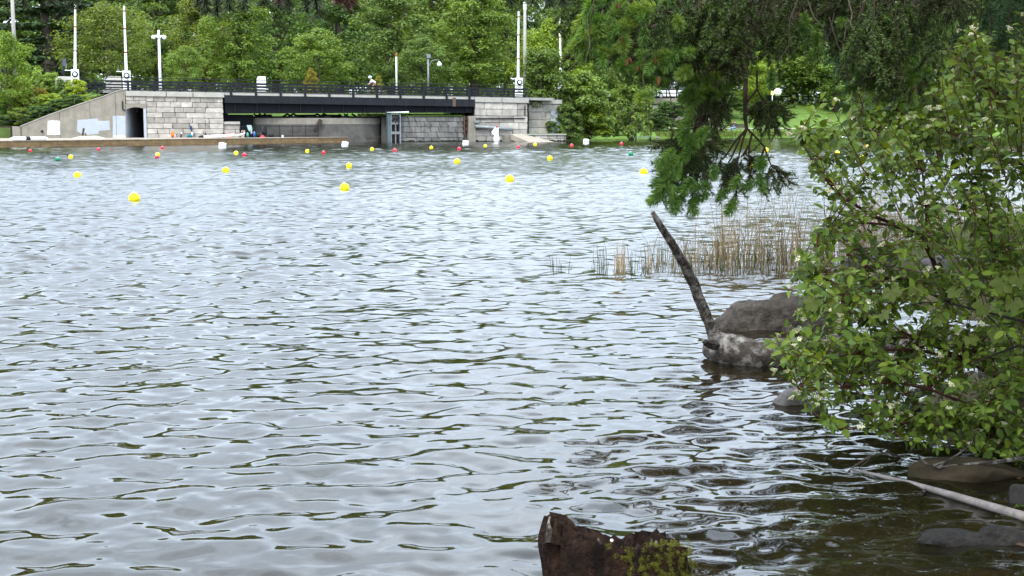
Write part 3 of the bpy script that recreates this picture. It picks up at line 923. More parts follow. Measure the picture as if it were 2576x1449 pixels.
# ------------------------------------------------------------------ round pivot pier
pv = thing('pivot_pier', 'low rounded concrete pivot pier under the swing bridge', 'pier', W(fs(800), 2, 0))
zp = fac(780, 297)[1]; zb = fac(780, 313)[1]
sc_, hw = (fs(633) + fs(972)) / 2, (fs(972) - fs(633)) / 2
def drum(r_, z0_, z1_, bulge=2.1, d0=2.3, n=40):
    m = MB(); ring = []
    for i in range(n + 1):
        a = math.pi * i / n
        ring.append((sc_ - hw * r_ * math.cos(a) , d0 - bulge * r_ * math.sin(a)))
    V = [W(s, d, z0_) for s, d in ring] + [W(s, d, z1_) for s, d in ring]
    N = n + 1
    m.add(V, [(i, i + 1, N + i + 1, N + i) for i in range(n)] + [tuple(range(N, 2 * N))])
    return m
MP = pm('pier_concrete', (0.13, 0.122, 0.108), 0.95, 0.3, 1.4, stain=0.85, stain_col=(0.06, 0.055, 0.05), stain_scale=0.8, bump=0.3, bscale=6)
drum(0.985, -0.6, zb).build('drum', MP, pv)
drum(1.0, zb, zp).build('drum_rim', M_CONC, pv)
m = MB()
for k in range(12):
    a = math.pi * (k + 0.5) / 12
    s, d = sc_ - hw * math.cos(a), 2.3 - 2.1 * math.sin(a)
    m.box(W(s, d + 0.5, zp + 0.06), (0.7, 0.5, 0.14), Matrix.Rotation(FANG, 3, 'Z'))
m.build('roller_track', M_STEEL, pv)
MB().bar(W(fs(790), -0.2, 1.0), W(fs(807), 0.0, zp - 0.15), 0.3, 0.3).build('timber_strut', M_DKWOOD, pv)
# ------------------------------------------------------------------ swing bridge
br = thing('swing_bridge', 'black steel swing bridge with horizontal railings crossing the channel', 'bridge', W(fs(880), 0, 0))
s0b, s1b = fs(566), fs(1194)
def zb_(s, o):
    return zdeck(s) + o
def slab(sa, sb, d0, d1, o0, o1, o0b=None, o1b=None):
    o0b = o0 if o0b is None else o0b; o1b = o1 if o1b is None else o1b
    return MB().fbox(sa, sb, d0, d1, zb_(sa, o0), zb_(sa, o1), zb_(sb, o0b), zb_(sb, o1b))
n = 6
for i in range(n):
    a = s0b + (s1b - s0b) * i / n; b = s0b + (s1b - s0b) * (i + 1) / n - 0.012
    slab(a, b, -0.1, 0.08, -0.88, -0.2).build('fascia_plate', M_STEEL, br, bevel=0.008)
slab(s0b, s1b, -0.02, 0.7, -0.195, -0.0).build('kerb', M_COPING, br)
slab(s0b, s1b, 0.7, 9.6, -0.45, -0.03).build('deck', M_STEEL2, br)
slab(s0b + 0.05, s1b - 0.15, 0.3, 0.55, -1.75, -0.46, -1.35, -0.46).build('girder', M_STEEL2, br)
slab(s0b + 0.05, s1b - 0.15, 8.9, 9.2, -1.6, -0.46, -1.25, -0.46).build('girder', M_STEEL2, br)
slab(s0b + 0.05, s1b - 0.15, 0.18, 0.66, -1.83, -1.752, -1.43, -1.352).build('bottom_flange', M_STEEL2, br)
s = s0b + 0.9
while s < s1b - 0.5:
    k = (s - s0b) / (s1b - s0b)
    slab(s, s + 0.07, 0.16, 0.298, -1.74 + 0.4 * k, -0.89).build('stiffener', M_STEEL, br)
    slab(s, s + 0.25, 0.56, 8.89, -1.15, -0.46).build('cross_beam', M_STEEL2, br)
    s += 1.95
m = MB(); m.fbox(fs(564), fs(641), 1.2, 8.5, 0.3, zdeck(10) - 1.9); m.build('shade_block', M_STEEL2, br)  # black block added to stand in for the deep shade under the span
for k, (ua, ub) in enumerate(((655, 668), (668, 682), (742, 728), (742, 760), (820, 806), (820, 838), (880, 870), (890, 905))):
    for d in (1.0, 5.0):
        MB().bar(W(fs(ua), d, zdeck(12) - 1.8), W(fs(ub), d, zp + 0.05), 0.16).build('brace', M_STEEL2, br)
for ua, ub in ((664, 690), (765, 800), (838, 868)):
    MB().fbox(fs(ua), fs(ub), 1.6, 6, zp + 0.12, zdeck(12) - 1.86).build('machinery_box', M_STEEL2, br)
# railings, near and far side; they run on over both abutments
for side, d, nm in ((0, 0.12, 'near'), (1, 10.0, 'far')):
    ra_, rb_ = fs(268 if side == 0 else 205, d), fs(1330 if side == 0 else 1360, d)
    for (o0, o1, w) in ((0.09, 0.17, 0.05), (0.24, 0.35, 0.07), (0.48, 0.61, 0.07), (0.74, 0.92, 0.12)):
        slab(ra_, rb_, d - w / 2 + 0.04, d + w / 2 + 0.04, o0, o1).build('rail', M_STEEL, br)
    m = MB(); m.tube([W(ra_, d + 0.1, zb_(ra_, 1.17)), W(rb_, d + 0.1, zb_(rb_, 1.17))], 0.03, 6); m.build('handrail_pipe', M_STEEL, br)
    s = fs(325, d) - 4.4
    i = 0
    while s < rb_:
        if s > ra_:
            on = s0b - 0.2 < s < s1b + 0.2
            slab(s - 0.1, s + 0.1, d - 0.24 if (on and side == 0) else d - 0.06, d - 0.03, -0.30 if (on and side == 0) else 0.0, 0.9).build('railing_post', M_STEEL, br)
            if i % 2 == 0:
                slab(s - 0.02, s + 0.02, d + 0.07, d + 0.13, 0.905, 1.15).build('stanchion', M_STEEL, br)
        s += 2.2; i += 1
MB().fbox(fs(1138), fs(1146), -0.14, -0.105, zdeck(30) - 0.88, zdeck(30) - 0.05).build('rusty_plate', plain('rusty_steel', (0.13, 0.085, 0.065), 0.8, 0.3), br)

# ------------------------------------------------------------------ lifting barriers
M_STRIPE = plain('red_band', (0.30, 0.05, 0.04), 0.6)
def barrier(u, vtop, d, label, lean=0.0, cab_v=178):
    s = fs(u, d); z0 = zdeck(s) + 0.05
    z1 = fac(u, vtop, d)[1]
    zc = fac(u, cab_v, d)[1]
    t = thing('barrier_gate', label, 'road barrier', W(s, d, z0), 'white lifting barriers by the bridge')
    MB().fbox(s - 0.34, s + 0.34, d - 0.1, d + 0.25, z0, zc).build('cabinet', M_WHITE, t, bevel=0.03)
    M = Matrix.Rotation(FANG, 3, 'Z') @ Matrix.Rotation(rad(90), 3, 'X')
    MB().lathe([(0.27, 0), (0.27, 0.06), (0.2, 0.1)], 18, W(s, d - 0.1, zc - 0.42), M).build('signal_head', M_BLACK, t)
    MB().lathe([(0.15, 0), (0.15, 0.05), (0.08, 0.08)], 16, W(s - 0.01, d - 0.205, zc - 0.42), M).build('signal_lens', M_LENS, t)
    for k in range(3):
        MB().fbox(s - 0.2, s + 0.2, d - 0.125, d - 0.1, zc - 0.9 - k * 0.2, zc - 0.82 - k * 0.2).build('louvre', M_GALV, t)
    pts = [W(s + lean * k / 6, d + 0.35, zc - 0.5 + (z1 - zc + 0.5) * k / 6) for k in range(7)]
    MB().tube(pts, [0.13, 0.12, 0.11, 0.1, 0.09, 0.085, 0.08], 8).build('barrier_arm', M_WHITE, t)
    for k in (2, 4, 5.5):
        p = pts[0].lerp(pts[-1], k / 6)
        MB().tube([p, p + Vector((0, 0, 0.12))], 0.125 - 0.006 * k, 8).build('reflector_band', M_STRIPE, t)
    MB().bar(W(s - 0.34, d, zc - 0.08), W(s - 0.85, d, zc - 0.06), 0.07).build('side_arm', M_WHITE, t)
    MB().tube([W(s - 0.75, d, zc - 0.06), W(s - 0.66, d, zc + 0.5)], 0.025, 5).build('antenna', M_GALV, t)
    return t
barrier(193, 8, 4.5, 'tall white raised barrier arm left of the bridge, its cabinet behind the shrubs', 0.25, 175)
barrier(322, 14, 1.6, 'white raised barrier arm and signal cabinet at the left end of the bridge railing', 0.0, 178)
barrier(1306, 28, 1.0, 'white raised barrier arm and cabinet at the right end of the bridge railing', 0.05, 196)
barrier(1413, 40, 6.0, 'white raised barrier arm half hidden by trees right of the bridge', -0.12, 190)

# ------------------------------------------------------------------ lamps and poles
def pole(name, label, cat, u, vtop, d, r0, r1, mat, zbase=None, group=None):
    s = fs(u, d); z0 = zdeck(s) if zbase is None else zbase
    z1 = fac(u, vtop, d)[1]
    t = thing(name, label, cat, W(s, d, z0), group)
    MB().tube([W(s, d, z0), W(s, d, z1)], [r0, r1], 10).build('pole', mat, t, True)
    return t, s, z1
t, s, z1 = pole('street_lamp', 'white twin arm street lamp standing on the bridge approach', 'street lamp', 406, 76, 2.2, 0.14, 0.09, M_WHITE)
za = fac(406, 92, 2.2)[1]
for k in (-1, 1):
    MB().tube([W(s, 2.2, za), W(s + 0.25 * k, 2.2, za + 0.06), W(s + 0.42 * k, 2.2, za - 0.02)], 0.07, 8).build('arm', M_WHITE, t)
    MB().lathe([(0.05, 0.14), (0.19, 0.05), (0.17, -0.12), (0.1, -0.2)], 12, W(s + 0.46 * k, 2.2, za - 0.03)).build('lamp_head', M_GLOBE, t, True)
MB().lathe([(0.19, -0.12), (0.2, 0), (0.16, 0.1)], 12, W(s, 2.2, za)).build('collar', M_WHITE, t)
t, s, z1 = pole('utility_pole', 'tall plain grey pole rising out of the frame on the far left', 'pole', 44, -60, 9.0, 0.2, 0.15, M_GREYPOLE)
t, s, z1 = pole('utility_pole', 'tall grey pole with a white top behind the right end of the bridge', 'pole', 1320, 8, 12, 0.2, 0.14, M_GREYPOLE)
z_ = fac(1320, 24, 12)[1]
MB().tube([W(s, 12, z_), W(s, 12, z1 + 0.1)], 0.165, 10).build('white_cap', M_WHITE, t)
t, s, z1 = pole('street_lamp', 'white lamp post cut off by the left edge of the picture', 'street lamp', 2, 68, 5, 0.16, 0.13, M_WHITE)
MB().lathe([(0.1, 0.1), (0.26, 0), (0.26, -0.5), (0.16, -0.6)], 12, W(s, 5, z1 - 0.6)).build('lamp_head', M_GALV, t, True)
t, s, z1 = pole('marker_pole', 'thin white pole with a rusty orange top behind the bridge railing', 'pole', 998.5, 131, 11, 0.09, 0.07, M_WHITE)
MB().tube([W(s, 11, z1 - 0.45), W(s, 11, z1)], 0.095, 8).build('rusty_top', plain('rust_paint', (0.32, 0.13, 0.06), 0.8, 0.3), t)
t, s, z1 = pole('street_lamp', 'grey gooseneck lamp with a solar panel on its post behind the bridge', 'street lamp', 1078, 145, 11, 0.1, 0.08, M_GALV)
MB().box(W(s + 0.05, 11, z1 + 0.15), (0.42, 0.06, 0.5), Matrix.Rotation(FANG, 3, 'Z') @ Matrix.Rotation(rad(-35), 3, 'X')).build('solar_panel', M_GLASS, t)
zg_ = fac(1100, 153, 11)[1]; sg = fs(1106, 11)
MB().tube([W(s, 11, zg_ - 0.7), W(s + 0.35, 11, zg_ - 0.05), W(s + 0.8, 11, zg_ + 0.12), W(sg, 11, zg_ + 0.05), W(sg, 11, zg_ - 0.12)], 0.035, 6).build('gooseneck', M_GALV, t)
MB().lathe([(0.07, 0.12), (0.13, 0.05), (0.24, -0.12), (0.2, -0.28), (0.06, -0.36)], 14, W(sg, 11, zg_ - 0.2)).build('lamp_head', M_GLOBE, t, True)
t, s, z1 = pole('signal_post', 'dark signal post among the shrubs left of the tall white barrier arm', 'post', 228 * 0 + 227 * 0 + 164, 148, 8, 0.1, 0.1, M_BLACK)
MB().fbox(s - 0.02, s + 0.28, 7.9, 8.2, fac(164, 166, 8)[1], fac(164, 147, 8)[1]).build('signal_box', plain('blue_grey_box', (0.10, 0.11, 0.14)), t)

def globe(u, v, Y, r, zb, label):
    p = at(u, v, Y)
    t = thing('globe_lamp', label, 'street lamp', (p.x, p.y, zb), 'white globe lamps in the park')
    MB().tube([(p.x, p.y, zb), (p.x, p.y, p.z - r)], [0.09, 0.07], 8).build('pole', M_BLACK, t)
    MB().ball(p, r, 16, 10).build('globe', M_GLOBE, t, True)
globe(1530, 237, 150, 0.29, 1.0, 'white globe lamp on a dark post between the yellow-green shrub and the spruce')
globe(1956, 232, 178, 0.5, 4.4, 'large white globe lamp beside the parked cars above the lawn')
globe(1350, 143, 160, 0.24, 3.5, 'small white globe lamp in the yellow-green tree right of the bridge')
p = at(1943, 234, 177.5)
t = thing('yellow_marker', 'small white and yellow road marker just left of the large globe lamp', 'sign', (p.x, p.y, 4.4))
MB().tube([(p.x, p.y, 4.4), (p.x, p.y, p.z)], 0.05, 6).build('post', M_WHITE, t)
MB().box(p, (0.4, 0.1, 0.5)).build('marker_plate', plain('marker_yellow', (0.8, 0.62, 0.2)), t)

# ------------------------------------------------------------------ blocks and boxes by the road
def fblock(name, label, cat, ua, ub, va, vb, d, dd, mat):
    s0_, s1_ = fs(ua, d), fs(ub, d)
    zt, z0 = fac((ua + ub) / 2, va, d)[1], fac((ua + ub) / 2, vb, d)[1]
    m = MB(); k = (s1_ - s0_) * 0.16
    m.hexa([W(s0_, d, z0), W(s1_, d, z0), W(s1_, d + dd, z0), W(s0_, d + dd, z0), W(s0_, d, zt - 0.3), W(s1_, d, zt - 0.3), W(s1_, d + dd, zt - 0.3), W(s0_, d + dd, zt - 0.3)])
    m.hexa([W(s0_, d, zt - 0.3), W(s1_, d, zt - 0.3), W(s1_, d + dd, zt - 0.3), W(s0_, d + dd, zt - 0.3), W(s0_ + k, d + 0.1, zt), W(s1_ - 0.05, d + 0.1, zt), W(s1_ - 0.05, d + dd - 0.1, zt), W(s0_ + k, d + dd - 0.1, zt)])
    o = m.build(name, mat, None)
    return tag(o, label, cat)
fblock('concrete_block', 'pale concrete block behind the railing left of the white signal cabinet', 'block', 270, 309, 192, 228, 3.2, 1.4, M_COPING)
fblock('concrete_block', 'pale concrete block half hidden by shrubs under the tall left barrier arm', 'block', 143, 190, 192, 220, 6.5, 1.4, M_COPING)
fblock('utility_box', 'small white utility box standing behind the middle of the bridge railing', 'box', 650, 671, 192, 232, 10.6, 0.8, M_WHITE)

# things on the far bank seen under the bridge
kk = thing('kayak', 'red kayak lying on the far bank, seen under the right end of the bridge', 'kayak', W(fs(1150, 6), 6, 2.5))
a, b = fac(1136, 282, 6), fac(1168, 285, 6)
MB().tube([W(a[0], 6, a[1]), W(a[0] + 0.3, 6, a[1]), W((a[0] + b[0]) / 2, 6, (a[1] + b[1]) / 2), W(b[0] - 0.3, 6, b[1]), W(b[0], 6, b[1] + 0.05)], [0.05, 0.22, 0.3, 0.2, 0.04], 10).build('hull', plain('kayak_red', (0.5, 0.07, 0.04), 0.5), kk, True)
MB().bar(W(b[0] - 0.2, 5.6, b[1] + 0.02), W(b[0] + 1.2, 5.6, b[1] - 0.1), 0.07).build('paddle', M_WHITE, kk)
for q in (0.3, 0.7):
    s_ = a[0] + (b[0] - a[0]) * q
    MB().fbox(s_ - 0.06, s_ + 0.06, 5.7, 6.3, 2.35, a[1] - 0.25).build('rack_leg', M_DKWOOD, kk)

# ------------------------------------------------------------------ timber dock
p0, p1 = ground(-70, 372, 0), ground(916, 357.5, 0)
dk = thing('dock', 'long brown timber dock along the foot of the abutment on the left', 'dock', p0)
DT = 0.5
dv = (p1 - p0); dl = dv.length; dt = dv.normalized(); dn = Vector((-dt.y, dt.x, 0))
def D(a, b, z):
    q = p0 + dt * a + dn * b
    return Vector((q.x, q.y, z))
nb = 7
for i in range(nb):
    a, b = dl * i / nb, dl * (i + 1) / nb - 0.02
    for z0_, z1_ in ((-0.12, 0.13), (0.14, 0.44)):
        MB().hexa([D(a, 0, z0_), D(b, 0, z0_), D(b, 0.1, z0_), D(a, 0.1, z0_), D(a, 0, z1_), D(b, 0, z1_), D(b, 0.1, z1_), D(a, 0.1, z1_)]).build('fascia_board', M_TIMBER, dk, bevel=0.008)
# deck boards across the dock, front rows separate
q_ = [W(fs(-70, -0.02), -0.02, 0), W(fs(640, -0.02), -0.02, 0), D(dl - 0.3, 2.4, 0)]
xs_ = np.linspace(0, dl, 90)
def backd(a):
    """depth of the dock behind its front edge at a"""
    o_ = D(a, 0, 0)
    s_ = (o_ - FA).dot(FT); d_ = (o_ - FA).dot(FN)
    k = -d_ / max(1e-3, dn.dot(FN))
    return max(2.4, min(k - 0.03, 30)) if s_ < fs(640) else 2.4
for i in range(89):
    a, b = xs_[i], xs_[i + 1] - 0.015
    da, db = backd(a), backd(b)
    zt = DT + rng.uniform(-0.008, 0.008)
    MB().hexa([D(a, -0.04, 0.45), D(b, -0.04, 0.45), D(b, db, 0.45), D(a, da, 0.45), D(a, -0.04, zt), D(b, -0.04, zt), D(b, db, zt), D(a, da, zt)]).build('deck_board', M_TIMBERTOP, dk)
MB().hexa([D(dl - 0.02, 0, -0.12), D(dl + 0.06, 0, -0.12), D(dl + 0.06, 2.4, -0.12), D(dl - 0.02, 2.4, -0.12), D(dl - 0.02, 0, 0.44), D(dl + 0.06, 0, 0.44), D(dl + 0.06, 2.4, 0.44), D(dl - 0.02, 2.4, 0.44)]).build('end_board', M_TIMBER, dk)

# black picket fence on the dock in front of the pivot pier
pf = thing('picket_fence', 'black iron picket fence in front of the concrete pivot pier', 'fence', W(fs(700, -0.6), -0.6, DT))
z1 = fac(700, 316, -0.6)[1]
sa, sb = fs(604, -0.6), fs(800, -0.6)
for z in (DT + 0.12, z1 - 0.06):
    MB().fbox(sa, sb, -0.62, -0.58, z - 0.025, z + 0.025).build('rail', M_STEEL, pf)
nP = 66
for i in range(nP + 1):
    s = sa + (sb - sa) * i / nP
    r_ = 0.03 if i % 11 == 0 else 0.011
    MB().fbox(s - r_, s + r_, -0.6 - r_, -0.6 + r_, DT, z1 + (0.08 if i % 11 == 0 else 0)).build('post' if i % 11 == 0 else 'picket', M_STEEL, pf)
t = thing('rope_line', 'dark mooring line from the dock end to the pivot pier', 'rope', D(dl, 1, 0.4))
MB().tube([D(dl, 1.2, 0.38), W(fs(940), -0.2, 0.35), W(fs(962), 0.2, 0.55)], 0.025, 6).build('rope', M_DKWOOD, t)

# ------------------------------------------------------------------ gear lying on the dock
def DP(u, d=-0.8, z=DT):
    return W(fs(u, d), d, z)
RZ = Matrix.Rotation(FANG, 3, 'Z')
def gear(name, label, cat, u, d=-0.8):
    return thing(name, label, cat, DP(u, d))
t = gear('dry_bag', 'upright orange dry bag with a dark base on the dock', 'bag', 433)
MB().lathe([(0.12, 0.1), (0.14, 0.2), (0.14, 0.46), (0.1, 0.52), (0.04, 0.56)], 12, DP(433)).build('bag_body', plain('orange_fabric', (0.75, 0.16, 0.03), 0.6), t, True)
MB().lathe([(0.11, 0), (0.12, 0.1)], 12, DP(433)).build('bag_base', plain('dark_red_fabric', (0.16, 0.02, 0.015)), t)
MB().tube([DP(433) + Vector((-0.09, 0, 0.5)), DP(433) + Vector((0, 0, 0.6)), DP(433) + Vector((0.09, 0, 0.5))], 0.012, 5).build('strap', M_BLACK, t)
t = gear('water_bottle', 'dark bottle with a white lid leaning on the dock beside the orange bag', 'bottle', 453)
M = RZ @ Matrix.Rotation(rad(14), 3, 'Y')
MB().lathe([(0.07, 0.01), (0.075, 0.3), (0.05, 0.34)], 10, DP(453), M).build('bottle_body', plain('dark_grey_plastic', (0.06, 0.055, 0.06)), t, True)
MB().lathe([(0.055, 0.34), (0.06, 0.42), (0.03, 0.45)], 10, DP(453), M).build('bottle_lid', M_WHITE, t, True)
t = gear('sports_bag', 'teal and blue sports bag slumped on the dock', 'bag', 476)
b_ = plain('teal_fabric', (0.02, 0.17, 0.22), 0.7)
MB().tube([DP(469) + Vector((0, 0, .12)), DP(471) + Vector((0, 0, .13)), DP(478) + Vector((0, 0, .15)), DP(483) + Vector((0, 0, .12))], [0.06, 0.13, 0.15, 0.07], 10).build('bag_body', b_, t, True)
MB().tube([DP(472) + Vector((0, -.1, .2)), DP(476) + Vector((0, -.14, .3)), DP(480) + Vector((0, -.1, .2))], 0.015, 5).build('strap', plain('blue_strap', (0.1, 0.25, 0.5)), t)
t = gear('paddle', 'navy paddle and a white pennant leaning against the stone wall', 'paddle', 482)
MB().tube([DP(486, -1.0), DP(480, -0.15, 1.35)], 0.03, 6).build('shaft', plain('navy', (0.02, 0.04, 0.09)), t)
MB().tube([DP(481.5, -0.35, 1.05), DP(480.3, -0.2, 1.3), DP(479.6, -0.12, 1.55)], [0.04, 0.12, 0.05], 8).build('blade', plain('navy', (0.02, 0.04, 0.09)), t)
m = MB(); a, b, c = DP(482, -0.7, 1.05), DP(480, -0.72, DT + 0.3), DP(487, -0.74, DT + 0.02)
m.add([a, b, c, a + FN * 0.03, b + FN * 0.03, c + FN * 0.03], [(0, 1, 2), (5, 4, 3), (0, 3, 4, 1), (1, 4, 5, 2), (2, 5, 3, 0)])
m.build('pennant', M_WHITE, t)
for (u, lab, colr, du, hi) in ((516, 'thin black paddle with a pink grip standing against the wall in the dock gear', (0.5, 0.16, 0.2), 0.3, 1.5), (561, 'black paddle leaning left of the red towel on the dock', (0.05, 0.05, 0.05), 2.2, 1.35)):
    t = gear('paddle', lab, 'paddle', u)
    MB().tube([DP(u, -0.8), DP(u + du, -0.2, DT + hi)], 0.022, 6).build('shaft', M_BLACK, t)
    MB().tube([DP(u, -0.85), DP(u, -0.8, DT + 0.16), DP(u + du * .2, -0.7, DT + 0.42)], [0.06, 0.11, 0.04], 8).build('blade', M_BLACK, t)
    MB().tube([DP(u + du * .35, -0.6, DT + 0.5), DP(u + du * .45, -0.52, DT + 0.7)], 0.035, 6).build('grip', plain('grip_%d' % u, colr), t)
t = gear('kit_bag', 'low grey kit bag on the dock between two paddles', 'bag', 528)
MB().tube([DP(522) + Vector((0, 0, .1)), DP(524) + Vector((0, 0, .12)), DP(532) + Vector((0, 0, .13)), DP(535) + Vector((0, 0, .08))], [0.05, 0.14, 0.15, 0.05], 10).build('bag_body', plain('grey_fabric', (0.28, 0.28, 0.27)), t, True)
MB().tube([DP(526) + Vector((0, -.1, .2)), DP(529) + Vector((0, -.12, .32)), DP(531) + Vector((0, -.1, .2))], 0.012, 5).build('strap', M_BLACK, t)
t = gear('water_bottle', 'lime yellow bottle standing behind the white paddleboard', 'bottle', 557)
MB().lathe([(0.08, 0), (0.085, 0.2), (0.05, 0.25)], 10, DP(557, -1.1)).build('bottle_body', plain('lime_plastic', (0.7, 0.8, 0.12), 0.4), t, True)
MB().lathe([(0.05, 0.25), (0.05, 0.3)], 10, DP(557, -1.1)).build('bottle_lid', M_BLACK, t)
t = gear('paddleboard', 'long white paddleboard lying on the dock with a raised dark nose', 'paddleboard', 555, -1.6)
MB().tube([DP(503, -1.7, .58), DP(512, -1.7, .58), DP(550, -1.7, .62), DP(585, -1.7, .7), DP(605, -1.7, .76), DP(616, -1.7, .9)], [0.05, 0.11, 0.13, 0.13, 0.11, 0.04], 10).build('board', plain('board_white', (0.75, 0.73, 0.66), 0.4), t, True)
MB().tube([DP(497, -1.7, .56), DP(506, -1.72, .6), DP(511, -1.72, .6)], [0.04, 0.115, 0.115], 10).build('tail_pad', M_BLACK, t, True)
MB().tube([DP(584, -1.8, .77), DP(612, -1.8, .93)], 0.025, 6).build('fin_strip', plain('brown_plastic', (0.18, 0.09, 0.05)), t)
def cloth(name, label, u, d, w, h, z, mat, seed=0):
    g = np.random.default_rng(seed); nx, ny = 9, 7; V = []
    for j in range(ny):
        for i in range(nx):
            x, y = i / (nx - 1) - .5, j / (ny - 1) - .5
            rr = max(0, 1 - (2 * x) ** 2) * max(0, 1 - (2 * y) ** 2)
            p = DP(u, d, z) + FT * (x * w) + FN * (y * w * .8)
            V.append((p.x, p.y, z + 0.01 + h * rr * g.uniform(.5, 1.1)))
    F = [(j * nx + i, j * nx + i + 1, (j + 1) * nx + i + 1, (j + 1) * nx + i) for j in range(ny - 1) for i in range(nx - 1)]
    m = MB(); m.add(V, F)
    return tag(m.build(name, mat, None, True), label, 'towel')
M_REDC = plain('red_cloth', (0.65, 0.05, 0.05), 0.8)
cloth('towel', 'crumpled red towel on the dock near the paddleboard nose', 574, -0.9, 0.55, 0.42, DT, M_REDC, 1)
cloth('towel', 'small red cloth on the dock in front of the picket fence', 659, -1.4, 0.4, 0.22, DT, M_REDC, 2)
t = gear('leaning_board', 'tan board propped up against the low stone step wall', 'board', 610)
m = MB(); m.hexa([DP(604, -1.0), DP(613, -1.0), DP(613, -0.94), DP(604, -0.94), DP(607, -0.75, 1.14), DP(616, -0.75, 1.12), DP(616, -0.69, 1.12), DP(607, -0.69, 1.14)]); m.build('panel', plain('tan_ply', (0.38, 0.30, 0.23)), t)
MB().bar(DP(606, -1.03, .6), DP(611, -0.8, 1.1), 0.05).build('strut', M_DKWOOD, t)
t = gear('water_bottle', 'green water bottle on the dock left of the blue one', 'bottle', 622)
MB().lathe([(0.11, 0), (0.12, 0.28), (0.06, 0.38)], 12, DP(622, -1.1)).build('bottle_body', plain('sea_green', (0.10, 0.30, 0.22), 0.4), t, True)
MB().lathe([(0.05, 0.38), (0.05, 0.46)], 8, DP(622, -1.1)).build('bottle_lid', plain('sea_green2', (0.16, 0.36, 0.30)), t)
t = gear('water_bottle', 'blue water bottle on the dock right of the green one', 'bottle', 639)
MB().lathe([(0.09, 0), (0.1, 0.36), (0.06, 0.44)], 12, DP(639, -1.1)).build('bottle_body', plain('bottle_blue', (0.06, 0.14, 0.42), 0.4), t, True)
MB().lathe([(0.06, 0.44), (0.06, 0.52)], 8, DP(639, -1.1)).build('bottle_lid', plain('bottle_blue2', (0.3, 0.4, 0.7)), t)
t = thing('hanging_shirt', 'pale green shirt hanging over the picket fence', 'shirt', DP(627, -0.7, 1.5))
m = MB()
def sheet(pts, th=0.03):
    n = len(pts); F_ = [Vector(p) for p in pts]; B_ = [p + FN * th for p in F_]
    MBx = MB(); MBx.add(F_ + B_, [tuple(range(n))[::-1], tuple(range(n, 2 * n))] + [(i, (i + 1) % n, n + (i + 1) % n, n + i) for i in range(n)])
    return MBx
zT = z1 + 0.05
sheet([DP(620, -0.68, zT), DP(632, -0.68, zT), DP(634, -0.7, zT - .3), DP(634, -0.7, zT - .78), DP(630, -0.7, zT - .76), DP(629, -0.7, zT - .4), DP(627, -0.72, zT - .6), DP(623, -0.7, zT - .35)]).build('cloth', plain('pale_green_cloth', (0.36, 0.47, 0.42), 0.85), t)
t = thing('rucksack', 'black rucksack hanging on the picket fence', 'bag', DP(663, -0.75, 0.7))
MB().tube([DP(663, -0.75, 1.62), DP(663, -0.75, 1.4), DP(664, -0.78, 1.0), DP(665, -0.78, 0.75), DP(665, -0.76, 0.7)], [0.08, 0.14, 0.2, 0.22, 0.1], 10).build('bag_body', M_BLACK, t, True)
MB().tube([DP(660, -0.8, 1.5), DP(659.5, -0.9, 1.2), DP(661, -0.86, 0.9)], 0.025, 5).build('strap', plain('strap_grey', (0.1, 0.1, 0.1)), t)
for (u, lab) in ((681, 'round black bag on the dock right of the hanging rucksack'), (648, 'low black bag on the dock right of the blue bottle')):
    t = gear('kit_bag', lab, 'bag', u)
    MB().ball(DP(u, -0.95, DT + .16), 0.27 if u == 681 else 0.2, 12, 8, 0.7).build('bag_body', M_BLACK, t, True)
    MB().tube([DP(u - 3, -1.1, DT + .25), DP(u, -1.15, DT + .42), DP(u + 3, -1.1, DT + .25)], 0.015, 5).build('strap', plain('strap_grey', (0.1, 0.1, 0.1)), t)
t = thing('bucket', 'tiny white pot on the dock in front of the picket fence', 'pot', DP(710, -2.0))
MB().lathe([(0.07, 0), (0.09, 0.2)], 10, DP(710, -2.0)).build('pot_body', M_WHITE, t)
MB().tube([DP(709, -2, .7), DP(710, -2, .8), DP(711.6, -2, .7)], 0.01, 5).build('handle', M_GALV, t)
t = thing('wooden_post', 'broken wooden post with scrap leaning on the dock under the grey paint patch', 'post', DP(206, -3.0))
MB().bar(DP(205, -3, DT), DP(210, -3, 1.35), 0.22, 0.16).build('stake', M_DKWOOD, t)
MB().bar(DP(208, -3.1, DT + .05), DP(216, -3.1, DT + .3), 0.16, 0.12).build('scrap', M_DKWOOD, t)
MB().bar(DP(213, -3.0, DT + .05), DP(214, -3.2, DT + .45), 0.1, 0.1).build('scrap', M_TIMBER, t)
m = MB(); m.hexa([DP(180, -5.4, DT + .01), DP(262, -4.4, DT + .01), DP(240, -3.2, DT + .01), DP(205, -3.4, DT + .01), DP(180, -5.4, DT + .05), DP(262, -4.4, DT + .05), DP(240, -3.2, DT + .2), DP(205, -3.4, DT + .2)])
tag(m.build('plywood_sheet', plain('pale_plywood', (0.62, 0.52, 0.37), 0.8, 0.1, 3)), 'pale sheet of plywood lying on the left part of the dock', 'plywood')
t = thing('fender', 'white boat fender with black ends on the dock at the left edge', 'fender', D(1.8, 0.6, DT))
a = (ground(-6, 347, 0.6)); a = D(3.2, 0.5, DT + .13); b = D(6.2, 0.5, DT + .13)
MB().tube([a, a.lerp(b, .08), a.lerp(b, .92), b], [0.06, 0.14, 0.14, 0.06], 12).build('fender_body', M_WHITE, t, True)
MB().tube([a.lerp(b, .4), a.lerp(b, .52)], 0.15, 12).build('band', M_BLACK, t)

